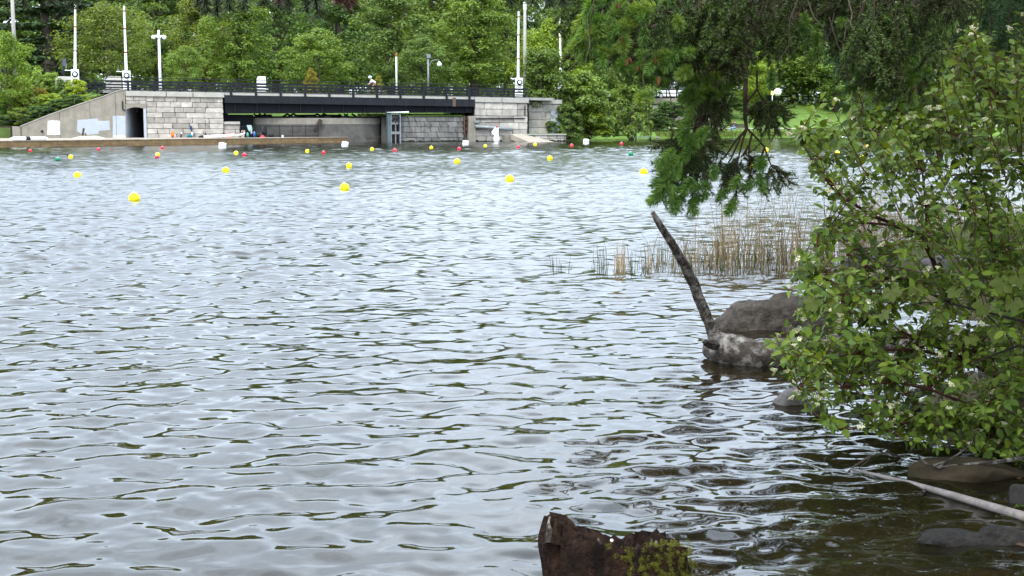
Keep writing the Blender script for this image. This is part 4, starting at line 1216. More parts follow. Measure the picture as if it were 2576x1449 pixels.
# ------------------------------------------------------------------ buoys
def buoy_mesh(mat, nm, flat=1.0):
    m = MB()
    prof = [(0.02, -0.5), (0.28, -0.43), (0.44, -0.24), (0.5, 0.0), (0.47, 0.17), (0.40, 0.30), (0.28, 0.41), (0.14, 0.475), (0.05, 0.497)]
    m.lathe([(r_, z * flat) for r_, z in prof], 20)
    return m.mesh(nm, mat, True)
BM = {'y': buoy_mesh(M_YELLOW, 'float'), 'r': buoy_mesh(M_RED, 'float', 0.85), 'g': buoy_mesh(M_GREEN, 'float', 0.9)}
M_ROPE = plain('rope', (0.25, 0.22, 0.17))
CAP = MB().lathe([(0.07, 0.47), (0.07, 0.53), (0.03, 0.56)], 8).mesh('cap', M_WHITEP)
BUOYS = [  # u, waterline v, width px, colour, label
 (338, 505, 27, 'y', 'largest yellow buoy, nearest the viewer on the left'),
 (867, 478, 24, 'y', 'large yellow buoy below the right end of the dock'),
 (1282, 456, 22, 'y', 'large yellow buoy in the middle of the lake'),
 (1619, 438, 20, 'y', 'yellow buoy just left of the hanging spruce bough'),
 (195, 446, 18, 'y', 'yellow buoy left of and beyond the nearest one'),
 (568, 433, 17, 'y', 'yellow buoy below the first white lane marker'),
 (878, 421, 15.5, 'y', 'yellow buoy straight beyond the large one near the dock end'),
 (1150, 410, 15.5, 'y', 'yellow buoy below the stone lock wall'),
 (1383, 402, 14, 'y', 'yellow buoy midway between the lane markers two and three'),
 (178, 398, 11, 'y', 'small yellow buoy right of the left green buoy'),
 (397, 392, 11, 'y', 'small yellow buoy touching the red one in front of the tunnel'),
 (594, 388, 11, 'y', 'small yellow buoy left of a red one under the first lane marker'),
 (773, 383, 10, 'y', 'small yellow buoy in front of the picket fence'),
 (936, 378, 10, 'y', 'small yellow buoy right of lane marker one'),
 (1085, 374, 9.5, 'y', 'small yellow buoy in front of the lock wall, left of lane marker two'),
 (1221, 370, 9, 'y', 'small yellow buoy in front of the white stand in the water'),
 (1346, 366, 9, 'y', 'small yellow buoy in front of the low quay ramp'),
 (1928, 380, 11, 'y', 'small yellow buoy behind the bare twigs of the spruce'),
 (1893, 423, 14, 'y', 'yellow buoy behind the needles of the right hanging spruce twigs'),
 (2106, 388, 12, 'y', 'small yellow buoy behind the dogwood, right of the white marker'),
 (2181, 372, 10, 'y', 'small yellow buoy far out behind the dogwood leaves'),
 (2172, 398, 14, 'y', 'yellow buoy glimpsed behind the red dogwood stem'),
 (76, 381.5, 9, 'r', 'leftmost small red buoy in front of the dock'),
 (248, 377.5, 8.5, 'r', 'small red buoy in front of the white wall patch'),
 (409, 374, 9, 'r', 'small red buoy in front of the tunnel, close to the dock'),
 (395, 398, 10.5, 'r', 'red buoy just in front of a touching yellow one'),
 (615, 392, 11, 'r', 'red buoy right of a yellow one below the first lane marker'),
 (814, 387, 11, 'r', 'red buoy left of and nearer than lane marker one'),
 (993, 381.5, 11, 'r', 'red buoy in front of the lock gate'),
 (1155, 376.5, 10, 'r', 'red buoy below lane marker two'),
 (1304, 372.5, 9.5, 'r', 'red buoy in front of the low quay'),
 (1438, 368.5, 9.5, 'r', 'red buoy left of lane marker three'),
 (1563, 364, 9, 'r', 'red buoy right of lane marker three'),
 (145, 404.5, 12, 'g', 'green buoy on the left in front of the wing wall'),
 (1587, 391, 12.5, 'g', 'green buoy on the right before the spruce bough'),
]
GR = {'y': 'yellow lane buoys', 'r': 'red lane buoys', 'g': 'green lane buoys'}
for (u, v, w, c, lab) in BUOYS:
    p = ground(u, v, 0)
    dia = w / FPX * p.length
    o = inst('buoy', BM[c], None, (p.x, p.y, dia * 0.24), (rng.uniform(-.12, .12), rng.uniform(-.12, .12), rng.uniform(0, 6)), dia)
    tag(o, lab, 'buoy', GR[c])
    k = inst('cap', CAP, o)

# ------------------------------------------------------------------ numbered lane markers
def text_mesh(body, size, mat, name='numeral'):
    cu = bpy.data.curves.new(name, 'FONT')
    cu.body = body; cu.size = size; cu.align_x = 'CENTER'; cu.align_y = 'CENTER'; cu.extrude = 0.004
    cu.materials.append(mat)
    tmp = bpy.data.objects.new('tmp_text', cu); COL.objects.link(tmp)
    me = bpy.data.meshes.new_from_object(tmp.evaluated_get(bpy.context.evaluated_depsgraph_get()))
    bpy.data.objects.remove(tmp)
    if not me.materials: me.materials.append(mat)
    return me
LANES = [(559, 372.5, 17, 0.25, '0', 'white lane marker numbered 0 in front of the dock'),
         (867, 368.5, 16, 0.25, '1', 'white lane marker numbered 1 by the end of the dock'),
         (1171, 365, 15, 0.1, '2', 'white lane marker numbered 2 in front of the right abutment'),
         (1474, 361.5, 15, 0.3, '3', 'white lane marker numbered 3 in front of the yellow-green shrub'),
         (2123, 355, 14, 0.2, '', 'blank white lane marker seen past the left edge of the dogwood')]
for (u, v, w, off, num, lab) in LANES:
    p = ground(u, v, 0)
    t = thing('lane_marker', lab, 'lane marker', (p.x, p.y, 0), 'white lane markers', world=False)
    t.rotation_euler = (rad(rng.uniform(-4, 4)), rad(rng.uniform(4, 12)), rad(rng.uniform(-30, -12)))
    sz = w * 0.82 / FPX * p.length
    m = MB(); m.box((0, 0, sz * 0.42), (sz, sz, sz * 1.0))
    m.build('float_box', M_WHITEP, t, bevel=sz * 0.14)
    if num:
        cu = text_mesh(num, sz * 0.75, M_INK)
        o = bpy.data.objects.new('numeral', cu); COL.objects.link(o); o.parent = t
        o.location = (sz * off, -sz * 0.505, sz * 0.42); o.rotation_euler = (rad(90), 0, 0)
    MB().lathe([(sz * .1, sz * .9), (sz * .1, sz * 0.98)], 8).build('cap', M_WHITEP, t)
p = ground(1249, 357.6, 0)
t = thing('marker_stand', 'white plastic stand with a slanted wing and red cap in front of the right abutment', 'marker', (p.x, p.y, 0), world=False)
k = p.length / FPX
MB().lathe([(7.5 * k, -0.1), (7.5 * k, 12 * k), (5 * k, 16 * k), (4 * k, 20 * k)], 12).build('base', M_WHITEP, t, True)
m = MB(); m.add([(-4.5 * k, -.06, 17 * k), (4.5 * k, -.06, 17 * k), (5.5 * k, -.06, 36 * k), (-3 * k, -.06, 38 * k), (-12 * k, -.06, 26 * k), (-11 * k, -.06, 21 * k),
                 (-4.5 * k, .06, 17 * k), (4.5 * k, .06, 17 * k), (5.5 * k, .06, 36 * k), (-3 * k, .06, 38 * k), (-12 * k, .06, 26 * k), (-11 * k, .06, 21 * k)],
        [(0, 1, 2, 3, 4, 5), (11, 10, 9, 8, 7, 6)] + [(i, i + 6, (i + 1) % 6 + 6, (i + 1) % 6) for i in range(6)])
m.build('wing', M_WHITEP, t, bevel=0.02)
MB().lathe([(3.2 * k, 36.5 * k), (3.2 * k, 39 * k), (1.5 * k, 41 * k)], 10, (1.2 * k, 0, 0)).build('cap', plain('cap_red', (0.4, 0.07, 0.06)), t)
# ================================================================== TREES
M_LEAF = leafmat('broad_leaves', (0.122, 0.188, 0.052), 0.38, 0.42, 0.6, hue=0.25, spec=0.25)
M_NEED = leafmat('conifer_foliage', (0.030, 0.055, 0.020), 0.4, 0.15, 0.65, hue=0.1, spec=0.2)
def crown_profile(kind, t):
    if kind == 'round':  return math.sin(math.pi * min(1, max(0, 0.10 + 0.90 * t))) ** 0.6
    if kind == 'tall':   return (math.sin(math.pi * min(1, 0.12 + 0.88 * t)) ** 0.75) * (1.0 - 0.25 * t)
    if kind == 'spread': return (math.sin(math.pi * min(1, 0.22 + 0.78 * t)) ** 0.5)
    if kind == 'shrub':  return math.sqrt(max(0.02, 1 - (t * 0.96) ** 2)) * (0.85 + 0.15 * t)
    if kind == 'pine':   return (1 - t) ** 0.8 * 0.95 + 0.06
    return 1
def tree_meshes(seed, kind, H, Wd, ncl, per, leaf, base_frac, mat):
    """crown: many leaf-sized faces gathered in clumps, each clump on a limb; trunk: tapered with limbs"""
    g = np.random.default_rng(seed)
    r = random.Random(seed)
    cl = []
    z0 = H * base_frac
    lob = [(r.uniform(0, 6.28), r.uniform(0.12, 0.3)) for _ in range(5)]
    while len(cl) < ncl:
        t = r.random() ** (0.9 if kind != 'pine' else 1.3)
        a = r.uniform(0, 2 * math.pi)
        R0 = crown_profile(kind, t) * Wd / 2
        R0 *= 1 + sum(am * math.cos(k * a + p + t * 2.2) for k, (p, am) in enumerate(lob, 1)) * 0.55
        rr = R0 * (r.random() ** 0.45)
        z = z0 + (H - z0) * t + r.uniform(-.4, .4) * (H / 16)
        if kind == 'pine':
            z = z0 + (H - z0) * (round(t * 9) / 9) - rr * 0.22 + r.uniform(-.25, .25)
        cl.append((rr * math.cos(a), rr * math.sin(a), z, t))
    P, N, S = [], [], []
    for (x, y, z, t) in cl:
        n = int(per * r.uniform(0.6, 1.4))
        br = Wd * r.uniform(0.065, 0.125)
        d = nrm(g.normal(size=(n, 3)) + np.array([0, 0, 0.35]))
        q = g.random(n)[:, None] ** 0.35
        fl = np.array([1.15, 1.15, 0.72 if kind != 'pine' else 0.4])
        P.append(np.array([x, y, z]) + d * br * q * fl)
        N.append(nrm(d * 0.9 + g.normal(size=(n, 3)) * 0.55 + np.array([0, 0, 0.95])))
        S.append(leaf * g.uniform(0.65, 1.35, n))
    P = np.concatenate(P); N = np.concatenate(N); S = np.concatenate(S)
    P[:, 2] = np.maximum(P[:, 2], 0.04 * H)
    v, f = cards(P, N, S, g)
    crown = npmesh('crown', v, f, mat)
    tb = MB()
    rt = 0.022 * H + 0.05
    bend = [(r.uniform(-.03, .03) * H * k / 4, r.uniform(-.03, .03) * H * k / 4) for k in range(5)]
    top = 0.8 if kind != 'shrub' else 0.6
    spine = [Vector((bend[k][0], bend[k][1], H * top * k / 4 - (0.6 if k == 0 else 0))) for k in range(5)]
    if kind != 'shrub':
        tb.tube(spine, [rt * 1.35, rt, rt * 0.72, rt * 0.45, rt * 0.18], 8)
    nl = 9 if kind != 'pine' else 5
    for i in range(nl):
        c = r.choice(cl)
        k = min(0.95, max(0.1, base_frac * 0.9 + 0.5 * c[3] * 0.8))
        a = spine[0].lerp(spine[4], min(0.9, k / top)) if kind != 'shrub' else Vector((r.uniform(-.1, .1), r.uniform(-.1, .1), -0.2))
        b = Vector(c[:3])
        mid = a.lerp(b, 0.5) + Vector((0, 0, -0.02 * H + 0.04 * H * r.random()))
        rl = rt * r.uniform(0.28, 0.45) if kind != 'shrub' else rt * 0.3
        tb.tube([a, mid, b], [rl, rl * 0.65, rl * 0.2], 6)
    trunk = tb.mesh('trunk', M_BARK, True)
    return crown, trunk
VAR = {}
def variants(kind, n, *a):
    VAR[kind] = [tree_meshes(100 + 17 * len(VAR) + i, kind, *a) for i in range(n)]
#                    H   W   clumps per leaf base
variants('round', 3, 14, 11, 165, 82, 0.36, 0.16, M_LEAF)
variants('tall', 3, 20, 11, 200, 80, 0.40, 0.14, M_LEAF)
variants('spread', 2, 12, 13, 135, 80, 0.34, 0.26, M_LEAF)
variants('shrub', 3, 3.2, 3.4, 90, 110, 0.17, 0.05, M_LEAF)
variants('pine', 2, 20, 10, 150, 70, 0.42, 0.10, M_NEED)
VH = {'round': (14, 11), 'tall': (20, 11), 'spread': (12, 13), 'shrub': (3.2, 3.4), 'pine': (20, 10)}
def tree(name, kind, u, vtop, wpx, Y, label, col=(1, 1, 1), z0=None, cat='tree', group=None):
    p = at(u, vtop, Y)
    zb = hfar(p.x, p.y) if z0 is None else z0
    if zb < 0.2: zb = 0.3
    H = max(0.6, p.z - zb)
    sx = (wpx / FPX * Y) / VH[kind][1]
    sz = H / VH[kind][0]
    t = thing(name, label, cat, (p.x, p.y, zb - 0.03), group, world=False)
    t.rotation_euler = (0, 0, rng.uniform(0, 6.28)); t.scale = (sx, sx, sz)
    c, k = rng.choice(VAR[kind])
    o = inst('crown', c, t); o.color = (*col, 1)
    inst('trunk', k, t)
    return t
LIME, BRT, MID, DK, OLV, YEL, BLU = (1.25, 1.4, 0.75), (1.1, 1.2, 0.85), (0.9, 1.0, 0.95), (0.62, 0.78, 0.75), (1.15, 1.05, 0.75), (1.45, 1.5, 0.6), (0.6, 0.8, 0.85)
BR = (1.7, 1.05, 0.8)
T = [
 ('maple_tree', 'round', 14, 92, 150, 121, 'bright green bushy tree cut by the left edge beside the tall grey pole', LIME),
 ('pine_tree', 'pine', -30, -60, 330, 150, 'dark pine at the far left edge behind the bright bushy tree', (1, 1, 1)),
 ('pine_tree', 'pine', 118, -120, 330, 146, 'big dark pine between the grey pole and the tall left barrier arm', (1.1, 1.1, 1)),
 ('pine_tree', 'pine', 190, -90, 240, 160, 'dark pine behind the left barrier arm', (0.9, 0.95, 1)),
 ('spreading_tree', 'spread', 268, 18, 270, 140, 'broad olive green spreading tree behind the two left barrier arms', (1.0, 0.96, 0.7)),
 ('maple_tree', 'tall', 390, -70, 230, 168, 'mid green tree rising behind the broad spreading tree', MID),
 ('yellowing_tree', 'tall', 505, -30, 170, 160, 'tree with yellowish brown leaves right of the twin arm lamp', OLV),
 ('small_tree', 'round', 462, 118, 112, 136, 'small rounded bright tree just right of the twin arm lamp', BRT),
 ('maple_tree', 'tall', 595, -60, 190, 152, 'pale green tree behind the left third of the bridge', BRT),
 ('maple_tree', 'tall', 690, -110, 200, 172, 'dark green tree behind the white utility box', DK),
 ('maple_tree', 'round', 800, 82, 190, 146, 'lower bright maple in front of darker trees left of the cyclist', BRT),
 ('maple_tree', 'tall', 850, -60, 230, 166, 'tall dark green maple above the cyclist', DK),
 ('maple_tree', 'tall', 980, -40, 220, 154, 'broad mid green maple behind the rusty topped pole', MID),
 ('maple_tree', 'tall', 1095, -90, 200, 163, 'tall fresh green maple behind the gooseneck lamp', (1.05, 1.1, 0.9)),
 ('maple_tree', 'round', 1060, 95, 150, 147, 'low green tree below the gooseneck lamp', MID),
 ('maple_tree', 'tall', 1195, -40, 220, 153, 'large light green maple right of the gooseneck lamp', BRT),
 ('maple_tree', 'tall', 1275, -100, 180, 172, 'tall green tree behind the right barrier arm', MID),
 ('yellow_green_tree', 'round', 1385, 62, 190, 152, 'yellow-green rounded tree between the two right barrier arms', YEL),
 ('maple_tree', 'tall', 1450, -60, 200, 178, 'tall green tree behind the rightmost barrier arm', MID),
 ('leaning_tree', 'shrub', 1368, 128, 140, 134.5, 'dark green flat topped tree hanging over the right abutment wall', (0.85, 0.95, 0.75)),
 ('bushy_tree', 'shrub', 1455, 190, 160, 136.0, 'bright green bushy tree in front of the large block wall', BRT),
 ('yellow_green_shrub', 'shrub', 1480, 264, 140, 137, 'low yellow-green shrub at the water right of the quay', YEL),
 ('green_shrub', 'shrub', 1592, 182, 130, 140.5, 'upright dense green shrub at the water below the spruce', BRT),
 ('maple_tree', 'round', 1560, 90, 200, 168, 'green tree behind the first globe lamp', MID),
 ('maple_tree', 'tall', 1675, 0, 220, 192, 'green tree behind the road overpass', MID),
 ('maple_tree', 'round', 1790, 90, 200, 190, 'green tree behind the spruce, left of the large globe lamp', BRT),
 ('maple_tree', 'round', 1880, 130, 160, 184, 'small yellow-green tree above the bench', YEL),
 ('maple_tree', 'tall', 2000, 40, 230, 194, 'fresh green tree behind the parked white cars', (1.4, 1.5, 1.1)),
 ('maple_tree', 'round', 2105, 110, 170, 190, 'green tree above the dark car', (1.3, 1.45, 1.05)),
 ('maple_tree', 'tall', 2240, 40, 230, 192, 'green tree behind the back conifer', MID),
 ('maple_tree', 'tall', 2390, 20, 230, 196, 'green tree behind the top of the dogwood', DK),
 ('maple_tree', 'tall', 2540, 20, 230, 192, 'green tree behind the right edge of the dogwood', MID),
]
for row in T:
    tree(*row[:7], col=row[7], z0=3.1 if row[0] == 'leaning_tree' else None)
tree('sapling', 'tall', 783, 172, 42, 139, 'thin yellow-orange sapling behind the bridge railing', (1.9, 1.2, 0.7), z0=3.5)
tree('sapling', 'tall', 952, 190, 34, 139.5, 'small yellowish sapling behind the cyclist', (1.8, 1.3, 0.7), z0=3.5)
# the wood behind: one of these closes every gap
i = 0
for u in range(-120, 2760, 80):
    kd = ('tall', 'tall', 'pine', 'tall')[i % 4]
    tree('wood_tree', kd, u + rng.uniform(-20, 20), rng.uniform(-230, -90), rng.uniform(230, 300), 212 + (i % 3) * 14,
         'tall tree in the closed wood behind the nearer park trees', rng.choice([MID, BRT, MID, (0.85, 1.0, 0.95), (0.8, 0.9, 0.8), OLV]), group='trees of the wood closing the view')
    i += 1
# undergrowth that fills the wood's floor, one mass
def undergrowth():
    g = np.random.default_rng(31)
    n = 60000
    x = g.uniform(-95, 105, n); y = g.uniform(188, 214, n)
    top = 9.5 + 1.8 * np.sin(x * 0.31) + 1.4 * np.sin(x * 0.83 + 1) + 0.8 * np.sin(x * 2.1 + y)
    z = 3.6 + g.random(n) ** 0.8 * top
    v, f = cards(np.stack([x, y, z], 1), g.normal(size=(n, 3)) + np.array([0, -.4, .6]), g.uniform(.4, .8, n), g)
    o = link('undergrowth', npmesh('undergrowth', v, f, M_LEAF)); o.color = (.75, .85, .75, 1)
    tag(o, kind='stuff')
undergrowth()
# shrubs on the left embankment: u, top v, width px, metres behind the wall, label, tint
SH = [
 (90, 178, 40, 6.5, 'pale silvery shrub at the top of the left embankment', (2.1, 1.75, 3.2)),
 (45, 200, 74, 7.0, 'yellow-green shrub near the foot of the tall grey pole', (1.5, 1.25, 0.8)),
 (128, 186, 60, 6.8, 'green shrub under the pale concrete block', BRT),
 (162, 200, 60, 5.5, 'mid green shrub below the tall left barrier arm', MID),
 (196, 203, 58, 3.6, 'bright lime rounded shrub next to the grass patch on the embankment', (1.7, 1.55, 0.6)),
 (42, 224, 66, 4.8, 'pinkish brown flowering shrub on the left embankment', (2.3, 1.15, 2.2)),
 (92, 222, 56, 4.6, 'shrub with rusty orange leaves in the middle of the embankment', BR),
 (126, 238, 68, 3.2, 'lime green shrub in the middle of the embankment', (1.5, 1.45, 0.7)),
 (84, 246, 42, 3.6, 'small pale cream shrub on the embankment', (2.0, 1.6, 1.7)),
 (14, 252, 66, 4.0, 'green shrub at the left edge of the embankment', MID),
 (44, 272, 66, 2.0, 'green shrub above the low end of the wing wall', (1.05, 1.05, .8)),
 (98, 268, 70, 1.6, 'dark green low shrub behind the lower part of the wing wall', DK),
 (150, 250, 66, 1.8, 'dark green low shrub behind the middle of the wing wall', (.7, .85, .7)),
 (192, 240, 56, 1.7, 'dark green low shrub under the lime rounded shrub', DK),
 (170, 226, 54, 3.6, 'green shrub between the two lime shrubs', MID),
 (10, 290, 60, 2.2, 'dark low shrub by the plank gate', DK),
]
for (u, v, w, d, lab, c) in SH:
    d *= 1.25; s = fs(u, d); p = W(s, d, 0); c = tuple(min(2.4, k * 1.4) for k in c); w *= 1.15
    tree('shrub', 'shrub', u, v, w, p.y, lab, c, cat='shrub', group='shrubs on the left embankment')
# right bank hedges
for (u, v, w, Y, z, lab, c) in ((1690, 258, 110, 159, 1.1, 'dark green rounded hedge left of the bench', DK), (1655, 285, 70, 157, 0.95, 'low dark shrub by the small jetty', (.5, .6, .6)), (1740, 268, 60, 163, 1.5, 'dark shrub behind the hedge', DK), (1500, 300, 70, 141, 0.5, 'dark green shrub behind the yellow-green shrub', DK), (1430, 268, 92, 133.4, 0.3, 'small green shrub against the end of the large block wall', MID), (1545, 318, 46, 140, 0.4, 'low grassy shrub between the two waterside shrubs', (0.8, .85, .7)), (1830, 232, 100, 177, 3.2, 'dark bushy shrub at the top of the lawn', DK)):
    tree('hedge_shrub', 'shrub', u, v, w, Y, lab, c, z0=z, cat='shrub')

# ================================================================== RIGHT BANK
# overpass with railings
ov = thing('overpass', 'small grey concrete road overpass behind the dark hedge', 'bridge', at(1700, 300, 170))
def XB(name, ua, ub, Y0, Y1, z0, z1, mat, par):
    a, b = at(ua, 300, Y0).x, at(ub, 300, Y0).x
    return MB().box(((a + b) / 2, (Y0 + Y1) / 2, (z0 + z1) / 2), (b - a, Y1 - Y0, z1 - z0)).build(name, mat, par)
zo = at(1700, 247, 168).z; zo2 = at(1700, 261, 168).z
XB('deck_edge', 1632, 1815, 168, 168.5, zo2, zo, M_CONC, ov)
XB('deck', 1632, 1815, 168.5, 178, zo2 + 0.15, zo - 0.1, M_CONC, ov)
XB('pier', 1641, 1655, 168.3, 176, 0.5, zo2 + 0.14, M_COPING, ov)
XB('wall_panel', 1655.5, 1815, 169.2, 170, 0.5, zo2 + 0.14, M_CONC, ov)
XB('dark_bearing', 1632, 1815, 168.2, 169.1, zo2 - 0.14, zo2 - 0.004, M_MORTAR, ov)
for v0, v1 in ((226.5, 224), (235.5, 233)):
    XB('rail', 1620, 1815, 168.2, 168.3, at(1700, v0, 168).z, at(1700, v1, 168).z, M_STEEL, ov)
for u in range(1625, 1815, 25):
    XB('railing_post', u, u + 2.4, 168.15, 168.35, zo, at(1700, 223.5, 168).z, M_STEEL, ov)
# guard rail on top of the lawn
gr_ = thing('guard_rail', 'black guard rail along the road above the lawn', 'railing', at(2150, 300, 178))
def yrail(x): return yshore(x) + 30.6
def zrd(x): return hfar(x, yrail(x))
xs_ = np.linspace(at(1990, 300, 177.5).x, at(2700, 300, 177.5).x, 19)
for i in range(18):
    for zo_, h in ((0.42, 0.12), (0.85, 0.16)):
        MB().bar((xs_[i], yrail(xs_[i]), zrd(xs_[i]) + zo_), (xs_[i + 1], yrail(xs_[i + 1]), zrd(xs_[i + 1]) + zo_), 0.08, h).build('rail', M_STEEL, gr_)
    MB().box((xs_[i], yrail(xs_[i]) + 0.12, zrd(xs_[i]) + 0.4), (0.2, 0.14, 1.1)).build('post', M_STEEL, gr_)
# road up there
m = MB(); V = []
xs2 = np.linspace(14, 85, 40)
for x in xs2:
    for e_ in (35.5, 43.5):
        V.append((x, yshore(x) + e_, 4.08))
m.add(V, [(2 * i, 2 * i + 2, 2 * i + 3, 2 * i + 1) for i in range(39)])
tag(m.build('upper_road', M_ASPHALT), kind='structure')

def car(name, label, loc, rz, paint, van=False, L=4.4, Wd=1.8, H=1.5):
    t = thing(name, label, 'car', loc, 'cars on the road above the lawn', world=False)
    t.rotation_euler = (0, 0, rz)
    h0 = 0.28
    if van:
        prof = [(-L / 2, h0), (L / 2, h0), (L / 2, 0.85), (L / 2 - 0.15, 1.0), (-L / 2, 1.05)]
        cab = [(-L / 2 + 0.05, 1.05), (L / 2 - 0.9, 1.03), (L / 2 - 1.5, H), (-L / 2 + 0.15, H)]
    else:
        prof = [(-L / 2, h0 + 0.1), (-L / 2 + 0.1, h0), (L / 2 - 0.1, h0), (L / 2, h0 + 0.12), (L / 2 - 0.03, 0.68), (L / 2 - 0.25, 0.8), (L * 0.22, 0.92), (-L * 0.36, 0.96), (-L / 2 + 0.05, 0.9)]
        cab = [(-L * 0.46, 0.93), (L * 0.24, 0.915), (L * 0.08, H), (-L * 0.30, H)]
    def ext(pr, w0, w1=None):
        m = MB(); n = len(pr); w1 = w1 or w0
        zmax = max(z for _, z in pr); zmin = min(z for _, z in pr)
        ww = lambda z: w0 + (w1 - w0) * (z - zmin) / (zmax - zmin)
        m.add([(x, -ww(z) / 2, z) for x, z in pr] + [(x, ww(z) / 2, z) for x, z in pr],
              [tuple(range(n)), tuple(range(2 * n - 1, n - 1, -1))] + [(i, i + n, (i + 1) % n + n, (i + 1) % n) for i in range(n)])
        return m
    ext(prof, Wd).build('body', paint, t, bevel=0.06)
    ext(cab, Wd - 0.08, Wd - 0.4).build('windows', M_GLASS, t, bevel=0.04)
    xr0, xr1 = cab[3][0] + 0.06, cab[2][0] - 0.06
    MB().box(((xr0 + xr1) / 2, 0, H + 0.012), (xr1 - xr0, Wd - 0.42, 0.05)).build('roof', paint, t, bevel=0.02)
    for sx in (-1, 1):
        for (xa, za, xb, zb) in ((cab[1][0], cab[1][1], cab[2][0], cab[2][1]), (cab[0][0], cab[0][1], cab[3][0], cab[3][1]), (-0.1, 0.94, -0.1, H)):
            MB().bar((xa, sx * (Wd - 0.06) / 2, za), (xb, sx * (Wd - 0.38) / 2, zb), 0.09).build('pillar', paint, t)
    Mx = Matrix.Rotation(rad(90), 3, 'X')
    for x in (-L * 0.31, L * 0.31):
        for y in (-Wd / 2 + 0.09, Wd / 2 - 0.09):
            w_ = MB().lathe([(0.2, -0.1), (0.31, -0.1), (0.33, 0), (0.31, 0.1), (0.2, 0.1)], 18, (x, y, 0.32), Mx).build('wheel', M_TYRE, t, True)
            MB().lathe([(0.2, -0.105), (0.06, -0.12), (0.06, 0.12), (0.2, 0.105)], 12, (x, y, 0.32), Mx).build('rim', M_RIM, w_)
    for y in (-Wd / 2 + 0.28, Wd / 2 - 0.28):
        MB().box((L / 2 - 0.02, y, 0.68), (0.08, 0.36, 0.14)).build('headlight', M_LENS, t, bevel=0.02)
        MB().box((-L / 2 + 0.02, y, 0.75), (0.08, 0.3, 0.16)).build('tail_light', M_REDC, t)
    MB().box((L / 2 + 0.01, 0, 0.55), (0.05, 0.9, 0.16)).build('grille', M_BLACK, t)
    return t
CP_W = pm('car_paint_white', (0.75, 0.76, 0.77), 0.3, 0.02, 2, spec=0.5)
CP_D = pm('car_paint_dark', (0.02, 0.022, 0.028), 0.25, 0.05, 2, spec=0.6)
CP_S = pm('car_paint_silver', (0.45, 0.52, 0.56), 0.3, 0.03, 2, spec=0.5)
p = at(1692, 246, 173); car('parked_van', 'white van behind the black railing of the overpass', (p.x, 173, zo + 0.02), rad(180), CP_W, van=True, L=5.0, H=2.0)
def on_road(u, e):
    Y = 186.0
    for _ in range(4):
        x = at(u, 252, Y).x; Y = yshore(x) + e
    return (x, Y, 4.1)
car('parked_car', 'low white car right below the large globe lamp', on_road(2004, 37.5), rad(185), CP_W)
car('parked_car', 'dark car facing the lake behind the guard rail, with a pale windscreen', on_road(2074, 38), rad(250), CP_D, H=1.75)
car('parked_van', 'silver blue van behind the dark car above the lawn', on_road(2090, 41.5), rad(200), CP_S, van=True, L=4.8, H=2.5)

# people: one continuous body from a joint skeleton
def skinned(name, nodes, edges, mat, parent, sub=1, root=0):
    me = bpy.data.meshes.new(name)
    keys = list(nodes)
    me.from_pydata([nodes[k][0] for k in keys], [(keys.index(a), keys.index(b)) for a, b in edges], [])
    me.materials.append(mat)
    o = bpy.data.objects.new(name, me); COL.objects.link(o)
    o.parent = parent
    sk = o.modifiers.new('skin', 'SKIN'); sk.use_smooth_shade = True
    for i, k in enumerate(keys):
        r_ = nodes[k][1]
        d = me.skin_vertices[0].data[i]
        d.radius = r_ if hasattr(r_, '__len__') else (r_, r_)
        d.use_root = (i == root)
    sb = o.modifiers.new('sub', 'SUBSURF'); sb.levels = sub; sb.render_levels = sub
    return o
def person(label, loc, rz, J, cloth_defs, hair, cat='person', helmet=None):
    """J: joints (facing +x); cloth_defs: list of (name, chain edges, extra radius, material)"""
    t = thing('person', label, cat, loc, world=False)
    t.rotation_euler = (0, 0, rz)
    E = [('pelvis', 'belly'), ('belly', 'chest'), ('chest', 'neck'), ('neck', 'head'), ('head', 'crown')]
    for s in 'lr':
        E += [('chest', 'sho_' + s), ('sho_' + s, 'elb_' + s), ('elb_' + s, 'wri_' + s), ('wri_' + s, 'hand_' + s),
              ('pelvis', 'hip_' + s), ('hip_' + s, 'knee_' + s), ('knee_' + s, 'ank_' + s), ('ank_' + s, 'toe_' + s)]
    skinned('body', J, E, M_SKIN, t)
    for (nm, chains, grow, mat) in cloth_defs:
        ks = []
        for a, b in chains:
            for k in (a, b):
                if k not in ks: ks.append(k)
        nodes = {k: (J[k][0], tuple(np.array(J[k][1]) + grow) if hasattr(J[k][1], '__len__') else J[k][1] + grow) for k in ks}
        skinned(nm, nodes, chains, mat, t)
    hd, cr = Vector(J['head'][0]), Vector(J['crown'][0])
    if hair is not None:
        c = hd.lerp(cr, 0.75) + Vector((-0.03, 0, 0.01))
        MB().ball(c, 0.112, 12, 8, 0.95).build('hair', hair, t, True)
    if helmet is not None:
        c = hd.lerp(cr, 0.85)
        m = MB(); m.tube([c + Vector((-.15, 0, -.01)), c + Vector((-.1, 0, .03)), c + Vector((.05, 0, .05)), c + Vector((.15, 0, .0))], [0.05, .115, .12, .05], 10)
        m.build('helmet', helmet, t, True)
    for y in (-0.035, 0.035):
        MB().ball(hd + Vector((0.085, y, 0.03)), 0.014, 8, 6).build('eye', M_BLACK, t)
    MB().ball(hd + Vector((0.105, 0, -0.005)), 0.02, 8, 6, 1.3).build('nose', M_SKIN, t)
    for y in (-0.09, 0.09):
        MB().ball(hd + Vector((-0.005, y, 0.0)), 0.025, 8, 6, 1.3).build('ear', M_SKIN, t)
    return t
